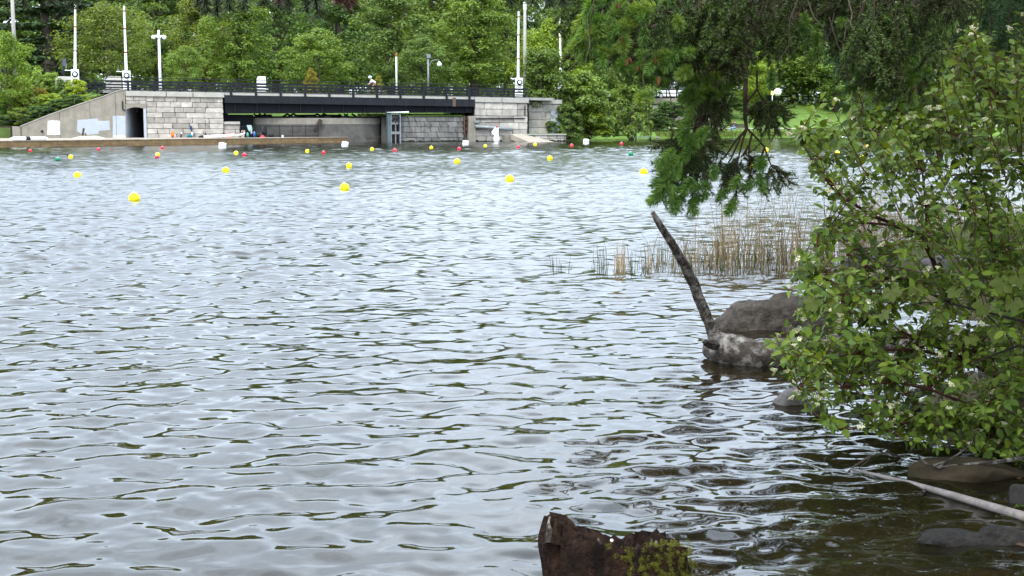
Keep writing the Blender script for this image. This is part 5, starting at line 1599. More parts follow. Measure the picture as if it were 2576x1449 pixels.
# seated person on the bench, legs towards the lake, turned to the left
LEGS = [('pelvis', 'hip_l'), ('hip_l', 'knee_l'), ('knee_l', 'ank_l'), ('pelvis', 'hip_r'), ('hip_r', 'knee_r'), ('knee_r', 'ank_r')]
TORSO = [('belly', 'chest'), ('chest', 'sho_l'), ('sho_l', 'elb_l'), ('elb_l', 'wri_l'), ('chest', 'sho_r'), ('sho_r', 'elb_r'), ('elb_r', 'wri_r')]
JS = {'pelvis': ((0, 0, .52), (.15, .13)), 'belly': ((-.03, 0, .72), (.14, .12)), 'chest': ((-.04, 0, .93), (.17, .13)), 'neck': ((-.01, 0, 1.1), .06), 'head': ((.03, 0, 1.2), .085), 'crown': ((.02, 0, 1.3), .075)}
for s, y in (('l', 1), ('r', -1)):
    JS.update({'sho_' + s: ((-.03, .2 * y, 1.0), .068), 'elb_' + s: ((.08, .25 * y, .76), .052), 'wri_' + s: ((.30, .14 * y, .74), .038), 'hand_' + s: ((.39, .10 * y, .76), .035),
               'hip_' + s: ((.08, .11 * y, .50), .095), 'knee_' + s: ((.46, .13 * y, .50), .068), 'ank_' + s: ((.44, .13 * y, .08), .045), 'toe_' + s: ((.60, .14 * y, .04), .04)})
pb = at(1848, 322, 160.5); zb0 = hfar(pb.x, 160.5)
bx = pb.x
person('person in a dark jacket and blue jeans sitting on the bench by the lawn path', (bx, 160.55, zb0), rad(215), JS,
       [('jacket', TORSO, .022, plain('navy_jacket', (0.018, 0.022, 0.045), 0.8)), ('jeans', LEGS, .015, plain('blue_jeans', (0.20, 0.30, 0.46), 0.85))], plain('brown_hair', (0.12, 0.06, 0.03)))
bn = thing('bench', 'dark wooden park bench facing the lake beside the path', 'bench', (bx + 0.5, 160.8, zb0))
for i in range(4):
    MB().box((bx + 0.55, 160.45 + i * 0.12, zb0 + 0.44), (1.9, 0.1, 0.04)).build('seat_slat', M_DKWOOD, bn)
for i in range(4):
    MB().box((bx + 0.55, 160.93 + i * 0.02, zb0 + 0.55 + i * 0.12), (1.9, 0.04, 0.1)).build('back_slat', M_DKWOOD, bn)
for x in (-0.3, 1.4):
    MB().box((bx + x, 160.62, zb0 + 0.2), (0.07, 0.5, 0.42)).build('leg', M_BLACK, bn)
    MB().bar((bx + x, 160.92, zb0 + 0.3), (bx + x, 161.04, zb0 + 1.0), 0.06).build('back_post', M_BLACK, bn)
# cyclist on the bridge, riding to the left
sC = fs(941, 1.6); cz = zdeck(sC) + 0.09
JC = {'pelvis': ((-.22, 0, .98), (.14, .13)), 'belly': ((-.08, 0, 1.12), (.14, .12)), 'chest': ((.12, 0, 1.30), (.17, .14)), 'neck': ((.26, 0, 1.42), .06), 'head': ((.33, 0, 1.51), .085), 'crown': ((.34, 0, 1.6), .075)}
for s, y in (('l', 1), ('r', -1)):
    JC.update({'sho_' + s: ((.16, .19 * y, 1.32), .068), 'elb_' + s: ((.30, .22 * y, 1.10), .05), 'wri_' + s: ((.46, .22 * y, .98), .038), 'hand_' + s: ((.54, .22 * y, .97), .035),
               'hip_' + s: ((-.16, .1 * y, .94), .1)})
JC.update({'knee_l': ((.22, .12, .80), .068), 'ank_l': ((.02, .12, .46), .045), 'toe_l': ((.16, .13, .40), .04),
           'knee_r': ((.12, -.12, .60), .068), 'ank_r': ((-.06, -.12, .24), .045), 'toe_r': ((.09, -.13, .19), .04)})
person('cyclist in a white shirt and pale helmet riding over the bridge', W(sC, 1.6, cz), FANG + math.pi, JC,
       [('shirt', [('pelvis', 'belly')] + TORSO[:3] + TORSO[4:6], .03, plain('white_shirt', (0.8, 0.8, 0.8), 0.8)), ('shorts', [('pelvis', 'hip_l'), ('pelvis', 'hip_r')], .02, plain('black_shorts', (0.02, 0.02, 0.022)))],
       None, helmet=plain('pale_helmet', (0.55, 0.72, 0.72), 0.4))
bk = thing('bicycle', 'dark bicycle under the cyclist on the bridge', 'bicycle', W(sC, 1.6, cz), world=False)
bk.rotation_euler = (0, 0, FANG + math.pi)
def ringm(c, R0, r0, n=28):
    m = MB(); pts = [Vector((c[0] + R0 * math.cos(2 * math.pi * i / n), c[1], c[2] + R0 * math.sin(2 * math.pi * i / n))) for i in range(n + 1)]
    return m.tube(pts, r0, 6, cap=False)
for x in (-.52, .52):
    w_ = ringm((x, 0, .34), .33, .02).build('wheel', M_TYRE, bk)
    m = MB()
    for k in range(10):
        a = 2 * math.pi * k / 10
        m.tube([(x, 0, .34), (x + .32 * math.cos(a), 0, .34 + .32 * math.sin(a))], .004, 4)
    m.build('spokes', M_RIM, w_)
for a, b in (((-.52, 0, .34), (-.05, 0, .30)), ((-.05, 0, .30), (-.22, 0, .82)), ((-.52, 0, .34), (-.2, 0, .74)), ((-.2, 0, .76), (.36, 0, .84)), ((-.05, 0, .3), (.37, 0, .78)), ((.52, 0, .34), (.36, 0, .92))):
    MB().tube([a, b], .02, 6).build('frame_tube', M_BLACK, bk)
MB().tube([(.4, -.26, .97), (.42, 0, .95), (.4, .26, .97)], .016, 6).build('handlebar', M_BLACK, bk)
MB().tube([(-.34, 0, .86), (-.2, 0, .87), (-.08, 0, .86)], [.07, .06, .025], 8).build('saddle', M_BLACK, bk)

# small things along the right shore
p0_, p1_ = at(1596, 344.5, 147), at(1640, 345.5, 147)
jt = thing('jetty', 'small grey jetty plank at the far shore right of the upright shrub', 'jetty', (p0_.x, 146.5, 0))
MB().box(((p0_.x + p1_.x) / 2, 146.6, 0.26), (p1_.x - p0_.x, 0.7, 0.1)).build('plank', M_GALV, jt)
for x in (p0_.x + .1, p1_.x - .2):
    MB().box((x, 146.4, 0.5), (0.14, 0.14, 1.5)).build('post', M_DKWOOD, jt)
def rock_mesh(seed, sx, sy, sz, sub=3, rough=0.22, mat=None, planes=9):
    bm = bmesh.new(); bmesh.ops.create_icosphere(bm, subdivisions=sub, radius=1)
    from mathutils import noise
    off = Vector((seed * 3.7, seed * 1.3, seed * 7.1))
    rp = random.Random(seed)
    PL = []
    for _ in range(planes):      # split faces of the stone
        q = Vector((rp.gauss(0, 1), rp.gauss(0, 1), rp.gauss(0.25, .8))).normalized()
        PL.append((q, rp.uniform(.62, .9)))
    for v in bm.verts:
        for q, d_ in PL:
            e_ = v.co.dot(q) - d_
            if e_ > 0: v.co -= q * e_ * .92
        n = v.co.copy()
        f = 1 + rough * .6 * noise.noise(n * 1.3 + off) + rough * 0.4 * noise.noise(n * 3.1 + off) + rough * 0.28 * noise.noise(n * 7 + off) + rough * .16 * noise.noise(n * 17 + off)
        c = n * f
        c.z = c.z if c.z < 0.55 else 0.55 + (c.z - 0.55) * 0.5
        v.co = Vector((c.x * sx, c.y * sy, c.z * sz))
    me = bpy.data.meshes.new('rock'); bm.to_mesh(me); bm.free()
    me.materials.append(mat); me.polygons.foreach_set('use_smooth', [True] * len(me.polygons))
    return me
M_ROCK = pm('shore_rock', (0.095, 0.080, 0.066), 0.9, 0.6, 7, stain=0.85, stain_col=(0.028, 0.022, 0.017), stain_scale=2.5, bump=1.0, bscale=9, bdist=0.09)
M_ROCKP = pm('pale_rock', (0.17, 0.155, 0.145), 0.9, 0.4, 6, stain=0.6, stain_col=(0.12, 0.1, 0.09), stain_scale=3, bump=0.9, bscale=14, bdist=.05)
for k, (u, v, w, h, lab) in enumerate(((1515, 347, 26, 10, 'pinkish boulder at the far shore between the two waterside shrubs'), (1655, 349, 16, 4, 'small rock at the water right of the jetty'), (2000, 347, 18, 4, 'flat rock on the far shore below the lawn'), (2290, 344, 40, 6, 'flat rock on the far shore seen through the dogwood'))):
    p = ground(u, v, 0.0)
    kk_ = p.length / FPX
    o = inst('boulder', rock_mesh(40 + k, w * kk_ / 2, w * kk_ / 2.5, h * kk_ * 1.2, 2, mat=plain('pink_rock', (0.36, 0.25, 0.21), 0.9, 0.25) if k == 0 else M_ROCKP), None, (p.x, p.y + 0.4, 0.05))
    tag(o, lab, 'rock')
t = thing('park_tree', 'thin brown tree trunk with a ring of pale stones on the lawn', 'tree', at(2203, 327, 160))
p = at(2203, 327, 160); zt_ = hfar(p.x, 160)
MB().tube([(p.x, 160, zt_ - .2), (p.x + .05, 160, zt_ + 2), (p.x + .1, 160, zt_ + 5)], [0.42, 0.34, 0.26], 10).build('trunk', plain('pink_bark', (0.24, 0.15, 0.10), 0.9, 0.25, 3), t, True)
c_, k_ = VAR['round'][0]
o = inst('crown', c_, t, (p.x, 160, zt_ + 1.5), scale=0.65); o.color = (*MID, 1)
for i in range(9):
    a = 2 * math.pi * i / 9
    inst('stone', rock_mesh(60 + i, .22, .2, .25, 1, mat=M_ROCKP), t, (p.x + .6 * math.cos(a), 160 + .6 * math.sin(a), zt_ + .1))
t = thing('sign_post', 'thin grey post left of the brown trunk on the lawn', 'post', at(2175, 325, 161))
p = at(2175, 325, 161); zt_ = hfar(p.x, 161)
MB().tube([(p.x, 161, zt_ - .1), (p.x, 161, at(2175, 232, 161).z)], 0.07, 8).build('post', M_GALV, t)
MB().box((p.x + .1, 160.9, at(2175, 240, 161).z), (0.7, 0.04, 1.0)).build('sign_plate', plain('sign_back', (0.28, 0.22, 0.24), 0.6), t)
# waterside grass on the far right shore
def tufts(name, pts, n, h, wid, mat, g, label=None, lean=0.25):
    V, F = [], []
    for i in range(n):
        x, y, z = pts(g)
        hh = h * g.uniform(.5, 1.2); a = g.uniform(0, 6.28); l = hh * lean * g.uniform(-1, 1)
        dx, dy = math.cos(a) * wid, math.sin(a) * wid
        k = len(V)
        V += [(x - dx, y - dy, z), (x + dx, y + dy, z), (x + l * math.cos(a * 3), y + l * math.sin(a * 3), z + hh)]
        F.append((k, k + 1, k + 2))
    o = link(name, npmesh(name, V, F, mat))
    return o
g_ = np.random.default_rng(77)
def shorept(g):
    x = g.uniform(16, 60); e = g.uniform(0.1, 2.2)
    y = yshore(x) + e
    return x, y, hfar(x, y) - .02
tag(tufts('shore_grass', shorept, 6000, 0.42, 0.05, leafmat('grass_blades', (0.095, 0.15, 0.03), 0.4, 0.3, hue=0.3), g_), kind='stuff')
def slope_pt(g):
    u = g.uniform(215, 312); d = g.uniform(0.7, 9)
    p = W(fs(u, d), d, 0); return p.x, p.y, hfar(p.x, p.y) - .02
tag(tufts('bank_grass', slope_pt, 4000, 0.22, 0.04, MATS['grass_blades'], g_), kind='stuff')
def locktop(g):
    u = g.uniform(900, 1170); d = g.uniform(0.4, 9)
    p = W(fs(u, d), d, 0); return p.x, p.y, 2.42
tag(tufts('lock_grass', locktop, 3500, 0.25, 0.04, MATS['grass_blades'], g_), kind='stuff')
# ================================================================== FOREGROUND
M_NEEDLE = leafmat('spruce_needles', (0.048, 0.090, 0.019), 0.75, 0.22, 0.5, hue=0.35, objcol=False)
M_NEWN = leafmat('new_spruce_needles', (0.185, 0.33, 0.085), 0.3, 0.4, 0.5, hue=0.2)
M_TWIG = pm('spruce_twig', (0.055, 0.038, 0.027), 0.9, 0.35, 30, bump=0.4, bscale=120, bdist=0.002)
M_DEADTW = pm('dead_twig', (0.10, 0.075, 0.056), 0.9, 0.3, 30)

def needle_tris(path, g, per_m, ln, wid, spread=1.0, tipfan=False, along=0.55):
    """needles around a twig path (list of points) -> verts, tris"""
    P = np.array([tuple(p) for p in path], dtype=float)
    seg = np.linalg.norm(np.diff(P, axis=0), axis=1); L = seg.sum()
    n = max(6, int(L * per_m))
    t = g.random(n) * L
    cs = np.concatenate([[0], np.cumsum(seg)])
    i = np.clip(np.searchsorted(cs, t) - 1, 0, len(seg) - 1)
    k = ((t - cs[i]) / seg[i])[:, None]
    base = P[i] * (1 - k) + P[i + 1] * k
    T = nrm(P[i + 1] - P[i])
    rd = g.normal(size=(n, 3)); rd -= T * (rd * T).sum(1, keepdims=True); rd = nrm(rd)
    rd[:, 2] += 0.15
    d = nrm(T * (along + 0.25 * g.random((n, 1))) + rd * spread)
    l = ln * g.uniform(0.7, 1.15, n)[:, None]
    # needles shorten at the very tip
    s = nrm(np.cross(d, g.normal(size=(n, 3)))) * wid * 0.5
    V = np.stack([base - s, base + s, base + d * l], 1).reshape(-1, 3)
    return V, np.arange(3 * n).reshape(-1, 3)
class Acc:
    def __init__(s): s.V, s.F, s.n = [], [], 0
    def add(s, V, F):
        s.V.append(V); s.F.append(F + s.n); s.n += len(V)
    def build(s, name, mat, parent):
        return link(name, npmesh(name, np.concatenate(s.V), np.concatenate(s.F), mat), parent)
def curve(a, b, sag, n=5, r=rng, wob=0.0):
    a, b = Vector(a), Vector(b); L = (b - a).length
    out = []
    for i in range(n + 1):
        t = i / n
        p = a.lerp(b, t) + Vector((0, 0, -sag * 4 * t * (1 - t)))
        if 0 < i < n and wob:
            p += Vector((r.uniform(-1, 1), r.uniform(-1, 1), r.uniform(-1, 1))) * wob * L
        out.append(p)
    return out
def spray(acc, tw, stem, g, r, ntw, lmin, lmax, per_m=1250, ln=0.017, wid=0.0026, droop=0.5, bare=0.25, stem_r=0.004, outward=None):
    """a branchlet: brown stem with needle-covered side twigs and needles towards its end"""
    stem = [Vector(p) for p in stem]
    n = len(stem)
    tw.tube(stem, [stem_r * (1 - 0.6 * i / (n - 1)) for i in range(n)], 5)
    for i in range(ntw):
        t = bare + (1 - bare) * (i + r.random() * .8) / ntw
        x = t * (n - 1); k = min(n - 2, int(x)); p = stem[k].lerp(stem[k + 1], x - k)
        T = (stem[k + 1] - stem[k]).normalized()
        sd = Vector((r.gauss(0, 1), r.gauss(0, 1), r.gauss(0, .5)))
        sd = (sd - T * sd.dot(T)).normalized()
        L = r.uniform(lmin, lmax) * (1.1 - 0.45 * t)
        d = (T * 0.75 + sd * 0.75 + Vector((0, 0, -droop * .5))).normalized()
        e = p + d * L
        pth = curve(p, e, L * 0.10, 3)
        tw.tube(pth, [0.0022, 0.0018, 0.0015, 0.001], 4, cap=False)
        acc.add(*needle_tris(pth, g, per_m, ln, wid))
    k = int(n * bare)
    acc.add(*needle_tris(stem[max(0, n - max(2, int(n * (1 - bare)))):], g, per_m, ln, wid))

def new_shoot_mesh(seed, L):
    g = np.random.default_rng(seed)
    n = 240
    t = g.random(n) ** 0.9
    T = np.array([0, 0, 1.0])
    a = g.uniform(0, 6.283, n)
    rd = np.stack([np.cos(a), np.sin(a), np.zeros(n)], 1)
    prof = 0.45 + 0.75 * np.sin(np.pi * np.clip(t * .85 + .12, 0, 1))
    base = np.stack([rd[:, 0] * .003, rd[:, 1] * .003, t * L], 1)
    d = nrm(T * (0.55 + 0.9 * t[:, None] ** 2) + rd)
    l = (0.019 * prof * g.uniform(.85, 1.15, n))[:, None]
    s = nrm(np.cross(d, g.normal(size=(n, 3)))) * .0015
    V = np.stack([base - s, base + s, base + d * l], 1).reshape(-1, 3)
    m = npmesh('new_shoot', V, np.arange(3 * n).reshape(-1, 3), M_NEWN)
    return m
SHOOT = [new_shoot_mesh(300 + i, 0.045 + 0.008 * i) for i in range(3)]

SPX, SPY = 4.6, 6.6
sp = thing('spruce_tree', 'large spruce with drooping boughs hanging into the top right of the picture', 'tree', (SPX, SPY, 0.6))
m = MB(); m.tube([(SPX, SPY, .2), (SPX + .05, SPY, 2.5), (SPX - .05, SPY, 6), (SPX, SPY, 13)], [.30, .24, .18, .03], 12); m.build('trunk', M_BARK, sp, True)
VB = [(1430, 90), (1445, 140), (1475, 155), (1500, 140), (1560, 195), (1620, 222), (1680, 220), (1720, 212), (1745, 240), (1800, 225), (1860, 205), (1900, 200), (1940, 205), (1970, 130), (2030, 100), (2080, 115), (2115, 180), (2150, 210), (2200, 225), (2250, 250), (2300, 245), (2335, 200), (2365, 100), (2400, 30)]
def limb(name, pts, r0, r1):
    n = len(pts)
    MB().tube(pts, [r0 + (r1 - r0) * i / (n - 1) for i in range(n)], 8, wob=.08, r=rng).build(name, M_TWIG, sp, True)
LIMBS = []
for (u0, v0, Y0, u1, v1, Y1) in ((1500, 30, 4.9, 2100, -140, 5.6), (1640, 70, 4.6, 2200, -120, 5.3), (1560, -60, 5.3, 2200, -260, 6.0), (1880, 10, 4.8, 2350, -150, 5.6), (2060, 40, 5.2, 2420, -140, 5.9), (2230, 60, 4.9, 2520, -120, 5.7), (1700, -20, 5.6, 2300, -220, 6.2)):
    a, b = at(u0, v0, Y0), at(u1, v1, Y1)
    root = Vector((SPX - .2, SPY, b.z + .45))
    pts = [root, root.lerp(b, .5) + Vector((0, 0, .12)), b, b.lerp(a, .5) + Vector((0, 0, .03)), a]
    limb('limb', pts, .045, .008)
    LIMBS.append((b, a))
g5 = np.random.default_rng(55); r5 = random.Random(55)
boughs = [(Acc(), MB()) for _ in range(7)]
M_NEEDLE_B = leafmat('old_spruce_needles', (0.038, 0.054, 0.015), 0.75, 0.18, 0.5, hue=0.5, objcol=False)
M_NEEDLE_C = leafmat('fresh_spruce_needles', (0.064, 0.125, 0.028), 0.7, 0.26, 0.5, hue=0.25, objcol=False)
for kc in range(66):            # foliage hangs in separate tufts
    u = r5.uniform(1440, 2385)
    vb = interp(u, VB)
    vc = vb - abs(r5.gauss(0, 70)) - 4
    if vc < -70: continue
    Y = r5.uniform(4.45, 6.0)
    li = r5.randrange(7) if u > 1800 else r5.choice((0, 1, 5, 6, 2))
    for q in range(r5.randint(3, 5)):
        L = r5.uniform(0.16, 0.32)
        uq, vq = u + r5.gauss(0, 26), vc - abs(r5.gauss(0, 26))
        vq = min(vq, interp(uq, VB))
        e = at(uq, vq, Y + r5.gauss(0, .05))
        s_ = e + Vector((r5.uniform(-.02, .13), r5.uniform(-.08, .08), L))
        A, B = boughs[li]
        spray(A, B, curve(s_, e, 0.0, 4, r5, .05), g5, r5, r5.randint(8, 11), .06, .13, per_m=1250, wid=.0042, stem_r=.0026)
for i, (A, B) in enumerate(boughs):
    o = B.build('bough', M_TWIG, sp)
    n_ = A.build('needles', (M_NEEDLE, M_NEEDLE_B, M_NEEDLE_C, M_NEEDLE_B, M_NEEDLE, M_NEEDLE_C, M_NEEDLE_B)[i], o); n_['kind'] = o['kind'] = 'stuff'
# thicker bare twigs in the canopy
m = MB()
for k in range(60):
    u = r5.uniform(1470, 2330); v = r5.uniform(-40, interp(u, VB) - 40); Y = r5.uniform(4.4, 5.6)
    a = at(u, v, Y); L = r5.uniform(.08, .26)
    b = a + Vector((r5.uniform(-.6, .35), r5.uniform(-.3, .3), -r5.uniform(.4, 1))).normalized() * L
    m.tube(curve(a, b, .01, 3, r5, .08), [.0028, .0022, .0018, .001], 5)
m.build('dead_twigs', M_DEADTW, sp)['kind'] = 'stuff'
# forked pale dead branches on the right
def uvtube(pts, Y, r0, r1, name, mat, par):
    P = [at(u, v, Y + (p[2] if len(p) > 2 else 0)) for p in pts for u, v in [(p[0], p[1])]]
    n = len(P)
    return MB().tube(P, [r0 + (r1 - r0) * i / (n - 1) for i in range(n)], 6).build(name, mat, par, True)
uvtube([(2237, -20), (2238, 30), (2236, 55), (2252, 95), (2262, 110)], 4.7, .006, .003, 'dead_branch', M_DEADTW, sp)
uvtube([(2240, 16), (2262, 42), (2300, 75), (2340, 112), (2370, 145)], 4.7, .0065, .003, 'dead_branch', M_DEADTW, sp)
uvtube([(2266, 2), (2310, 22), (2335, 50), (2350, 90), (2352, 118)], 4.75, .005, .002, 'dead_branch', M_DEADTW, sp)
uvtube([(2264, 6), (2276, 20), (2277, 38)], 4.75, .005, .004, 'dead_branch', M_DEADTW, sp)
uvtube([(2234, 25), (2215, 60), (2208, 105)], 4.8, .004, .002, 'dead_branch', M_DEADTW, sp)
uvtube([(1770, 60), (1766, 20), (1780, -20)], 4.6, .004, .005, 'dead_branch', M_DEADTW, sp)
uvtube([(1990, 60), (2030, 80), (2060, 105), (2085, 120)], 4.9, .004, .002, 'dead_branch', M_DEADTW, sp)
# hanging bough one: bundle of bare twigs ending in a bushy tassel
A, B = Acc(), MB()
def C8(x, y): return (1573.4 + x * .2121, 219.5 + y * .2121)
main = [at(*C8(1090, -150), 4.95), at(*C8(1040, 60), 4.9), at(*C8(960, 250), 4.85), at(*C8(880, 420), 4.8), at(*C8(810, 560), 4.78), at(*C8(760, 720), 4.76)]
B.tube(main, [.012, .011, .010, .009, .007, .004], 7)
for (xs, ys, xe, ye) in ((1040, 120, 1060, 400), (960, 250, 1010, 560), (980, 200, 1040, 640), (1010, 150, 870, 420), (930, 330, 740, 520), (900, 400, 890, 600), (960, 240, 860, 560), (1000, 260, 950, 520), (1030, 300, 1090, 560), (870, 440, 800, 530)):
    B.tube(curve(at(*C8(xs, ys), 4.85), at(*C8(xe, ye), 4.8 + r5.uniform(-.08, .08)), -.01, 4, r5, .05), [.004, .0035, .003, .0025, .002], 5)
ENDS = [(410, 680), (370, 900), (420, 1050), (400, 1300), (480, 1330), (540, 1350), (640, 1360), (700, 1330), (790, 1420), (930, 1310), (860, 1250), (700, 1100), (600, 900), (1100, 800), (1110, 640), (1000, 870), (1000, 980), (470, 760), (540, 1180), (620, 1240), (980, 1200), (880, 1000), (760, 1000), (500, 960), (650, 760), (1050, 720), (580, 1050), (740, 1200), (840, 880), (460, 1180), (900, 780), (690, 900)]
for (x, y) in ENDS:
    s_ = main[r5.choice((3, 4, 5))].lerp(main[5], r5.random() * .5) + Vector((r5.uniform(-.02, .02), r5.uniform(-.05, .05), 0))
    e = at(*C8(x, y), 4.76 + r5.uniform(-.16, .12))
    spray(A, B, curve(s_, e, -.02, 5, r5, .04), g5, r5, r5.randint(6, 9), .05, .10, per_m=1100, wid=.0027, droop=.3, bare=.3, stem_r=.003)
for k in range(26):    # upper part of the tassel's stem: needles round the bare bundle
    x, y = r5.uniform(780, 1130), r5.uniform(-120, 380)
    e = at(*C8(x, y + 90), 4.85 + r5.uniform(-.12, .12))
    spray(A, B, curve(e + Vector((r5.uniform(-.03, .06), 0, .11)), e, 0, 4, r5, .04), g5, r5, 6, .05, .1, per_m=1000, wid=.0027)
o = B.build('bough', M_TWIG, sp); n_ = A.build('needles', M_NEEDLE, o); n_['kind'] = o['kind'] = 'stuff'
o['label'] = 'long drooping bough with a bushy needle tassel'
# hanging bough two: thin bare stem that fans out
A, B = Acc(), MB()
main = [at(*C8(1430, -300), 4.95), at(*C8(1425, -60), 4.95), at(*C8(1420, 180), 4.92), at(*C8(1425, 380), 4.9), at(*C8(1440, 500), 4.9)]
B.tube(main, [.010, .009, .008, .007, .006], 7, wob=.1, r=r5)
FAN = [[(1440, 490), (1300, 640), (1200, 800), (1145, 860)], [(1440, 490), (1370, 580), (1300, 740), (1250, 850), (1215, 900)], [(1440, 490), (1400, 600), (1370, 720), (1340, 840)], [(1500, 560), (1470, 680), (1465, 800), (1480, 900)], [(1440, 490), (1540, 590), (1650, 710), (1690, 840), (1730, 930)], [(1460, 690), (1420, 770), (1395, 800)], [(1650, 720), (1620, 800), (1600, 850)], [(1560, -200), (1560, 20), (1620, 130), (1660, 180)], [(1560, 20), (1490, 110), (1450, 170)]]
for f_ in FAN:
    P_ = [at(*C8(x, y), 4.9) for x, y in f_]
    B.tube(P_, [.0045, .004, .0035, .003, .0025][:len(P_)], 5)
for (a, b, ntw) in (((1145, 850), (1120, 960), 3), ((1340, 830), (1130, 1110), 7), ((1330, 850), (1100, 1300), 8), ((1340, 850), (1290, 1400), 9), ((1350, 830), (1250, 1180), 8), ((1370, 820), (1500, 870), 5), ((1470, 860), (1480, 1200), 8), ((1380, 860), (1350, 1150), 7), ((1500, 870), (1610, 1090), 6), ((1480, 870), (1600, 860), 4), ((1730, 925), (1640, 1280), 8), ((1730, 925), (1760, 1200), 7), ((1740, 925), (1870, 1180), 7), ((1740, 925), (1950, 1150), 8), ((1400, 850), (1520, 1010), 6), ((1330, 900), (1190, 1050), 6), ((1300, 950), (1180, 1230), 6),
                   ((1620, 180), (1500, 300), 6), ((1620, 180), (1510, 450), 8), ((1640, 190), (1600, 500), 9), ((1650, 190), (1700, 540), 10), ((1650, 190), (1790, 560), 10), ((1660, 190), (1900, 420), 10), ((1660, 190), (1930, 330), 9), ((1640, 190), (1820, 470), 9), ((1640, 200), (1740, 420), 8), ((1900, 340), (1800, 300), 6), ((1620, 180), (1560, 360), 7)):
    s_ = at(*C8(*a), 4.9); e = at(*C8(*b), 4.88 + r5.uniform(-.08, .08))
    spray(A, B, curve(s_, e, -.015, 5, r5, .03), g5, r5, ntw, .045, .085, per_m=900, wid=.0026, droop=.3, bare=.15, stem_r=.0028)
o = B.build('bough', M_TWIG, sp); n_ = A.build('needles', M_NEEDLE, o); n_['kind'] = o['kind'] = 'stuff'
o['label'] = 'thin bare hanging stem that fans out into sparse needled twigs'
# bright new shoots
NS = [(1010, 330), (1090, 300), (1150, 300), (1230, 290), (1140, 390), (1180, 220), (1230, 180), (1290, 150), (1200, 20), (1130, 10), (1645, 60), (1570, 100), (1580, 140), (1610, 160), (1460, 170), (1410, 250), (1450, 245), (1595, 295), (1400, 375), (1880, 170), (1820, 10), (1000, 370), (1060, 340), (1120, 340), (1170, 420), (1060, 260), (1250, 350), (1340, 230), (1500, 200), (1330, 100), (1640, 840), (1560, 860), (1230, 500), (1260, 460)]
NS = [(1171 + x * .2828, y * .2828, 4.45, 0) for x, y in NS]
NS += [(1171 + x * .2828, y * .2828, 4.75, 0) for x, y in ((2010, 790), (2110, 770), (2090, 840), (2170, 850), (2250, 850), (2010, 900), (2020, 960), (2260, 660), (2310, 740), (1990, 1090), (1960, 830), (2050, 870))]
NS += [(*C8(x, y), 4.6, 1) for x, y in ((950, 510), (710, 540), (835, 610), (700, 820), (560, 900), (470, 880), (540, 780), (410, 1290), (790, 1390), (480, 1200), (560, 1220), (1050, 980), (960, 1170), (1330, 1090), (640, 1330), (1160, 1260), (930, 1290), (1290, 1380), (500, 1100), (430, 1050), (620, 980), (1480, 1150), (1590, 1080), (1620, 860), (600, 1340), (760, 1130), (820, 700), (390, 900), (900, 560))]
for _ in range(30):
    u_ = r5.uniform(1450, 1735); NS.append((u_, interp(u_, VB) - r5.uniform(0, 110), r5.uniform(4.42, 4.7), 0))
for _ in range(80):
    u_ = r5.uniform(1450, 2340); vb_ = interp(u_, VB)
    NS.append((u_, vb_ - abs(r5.gauss(0, 60)) - 4, r5.uniform(4.5, 5.2), 2))
NS += [(2280, 165, 4.8, 0), (2305, 150, 4.8, 0), (2240, 180, 4.9, 0), (2190, 160, 4.9, 0), (2330, 175, 4.9, 0), (2060, 130, 4.9, 0), (2130, 60, 5, 0), (2400, 60, 5.2, 0)]
for (u, v, Y, k) in NS:
    p = at(u, v, Y)
    d = Vector((r5.uniform(-1.2, .3), r5.uniform(-.9, .2), r5.uniform(-.9, .35) if not k else r5.uniform(-1.2, -.1))).normalized()
    q = d.to_track_quat('Z', 'Y').to_matrix()
    c = r5.choice(((.55, .6, .5), (.42, .5, .4), (.7, .75, .6), (.35, .42, .35))) if k == 2 else r5.choice(((1, 1, 1), (.85, .95, .9), (1.15, 1.05, .9), (.75, .85, .8))) if not k else r5.choice(((.6, .7, .6), (.5, .6, .48), (.85, .9, .75)))
    inst('new_shoot', r5.choice(SHOOT), sp, p - d * .02, q, r5.uniform(1.0, 1.45), c)
# cones
cm = MB().lathe([(.004, 0), (.011, .012), (.012, .03), (.008, .05), (.002, .06)], 8).mesh('cone', pm('cone_brown', (0.13, 0.05, 0.022), 0.8, 0.4, 90), True)
for (x, y) in ((1440, 520), (1460, 510), (1690, 510), (1400, 330), (1720, 680), (1715, 700), (1525, 590), (1370, 25)):
    p = at(1171 + x * .2828, y * .2828, 4.42)
    inst('cone', cm, sp, p, (math.pi + r5.uniform(-.4, .4), r5.uniform(-.4, .4), 0), r5.uniform(.32, .5))
for (u, v) in ((2150, 225), (2300, 215), (2260, 210), (2010, 30)):
    inst('cone', cm, sp, at(u, v, 4.7), (math.pi, .2, 0), .42)
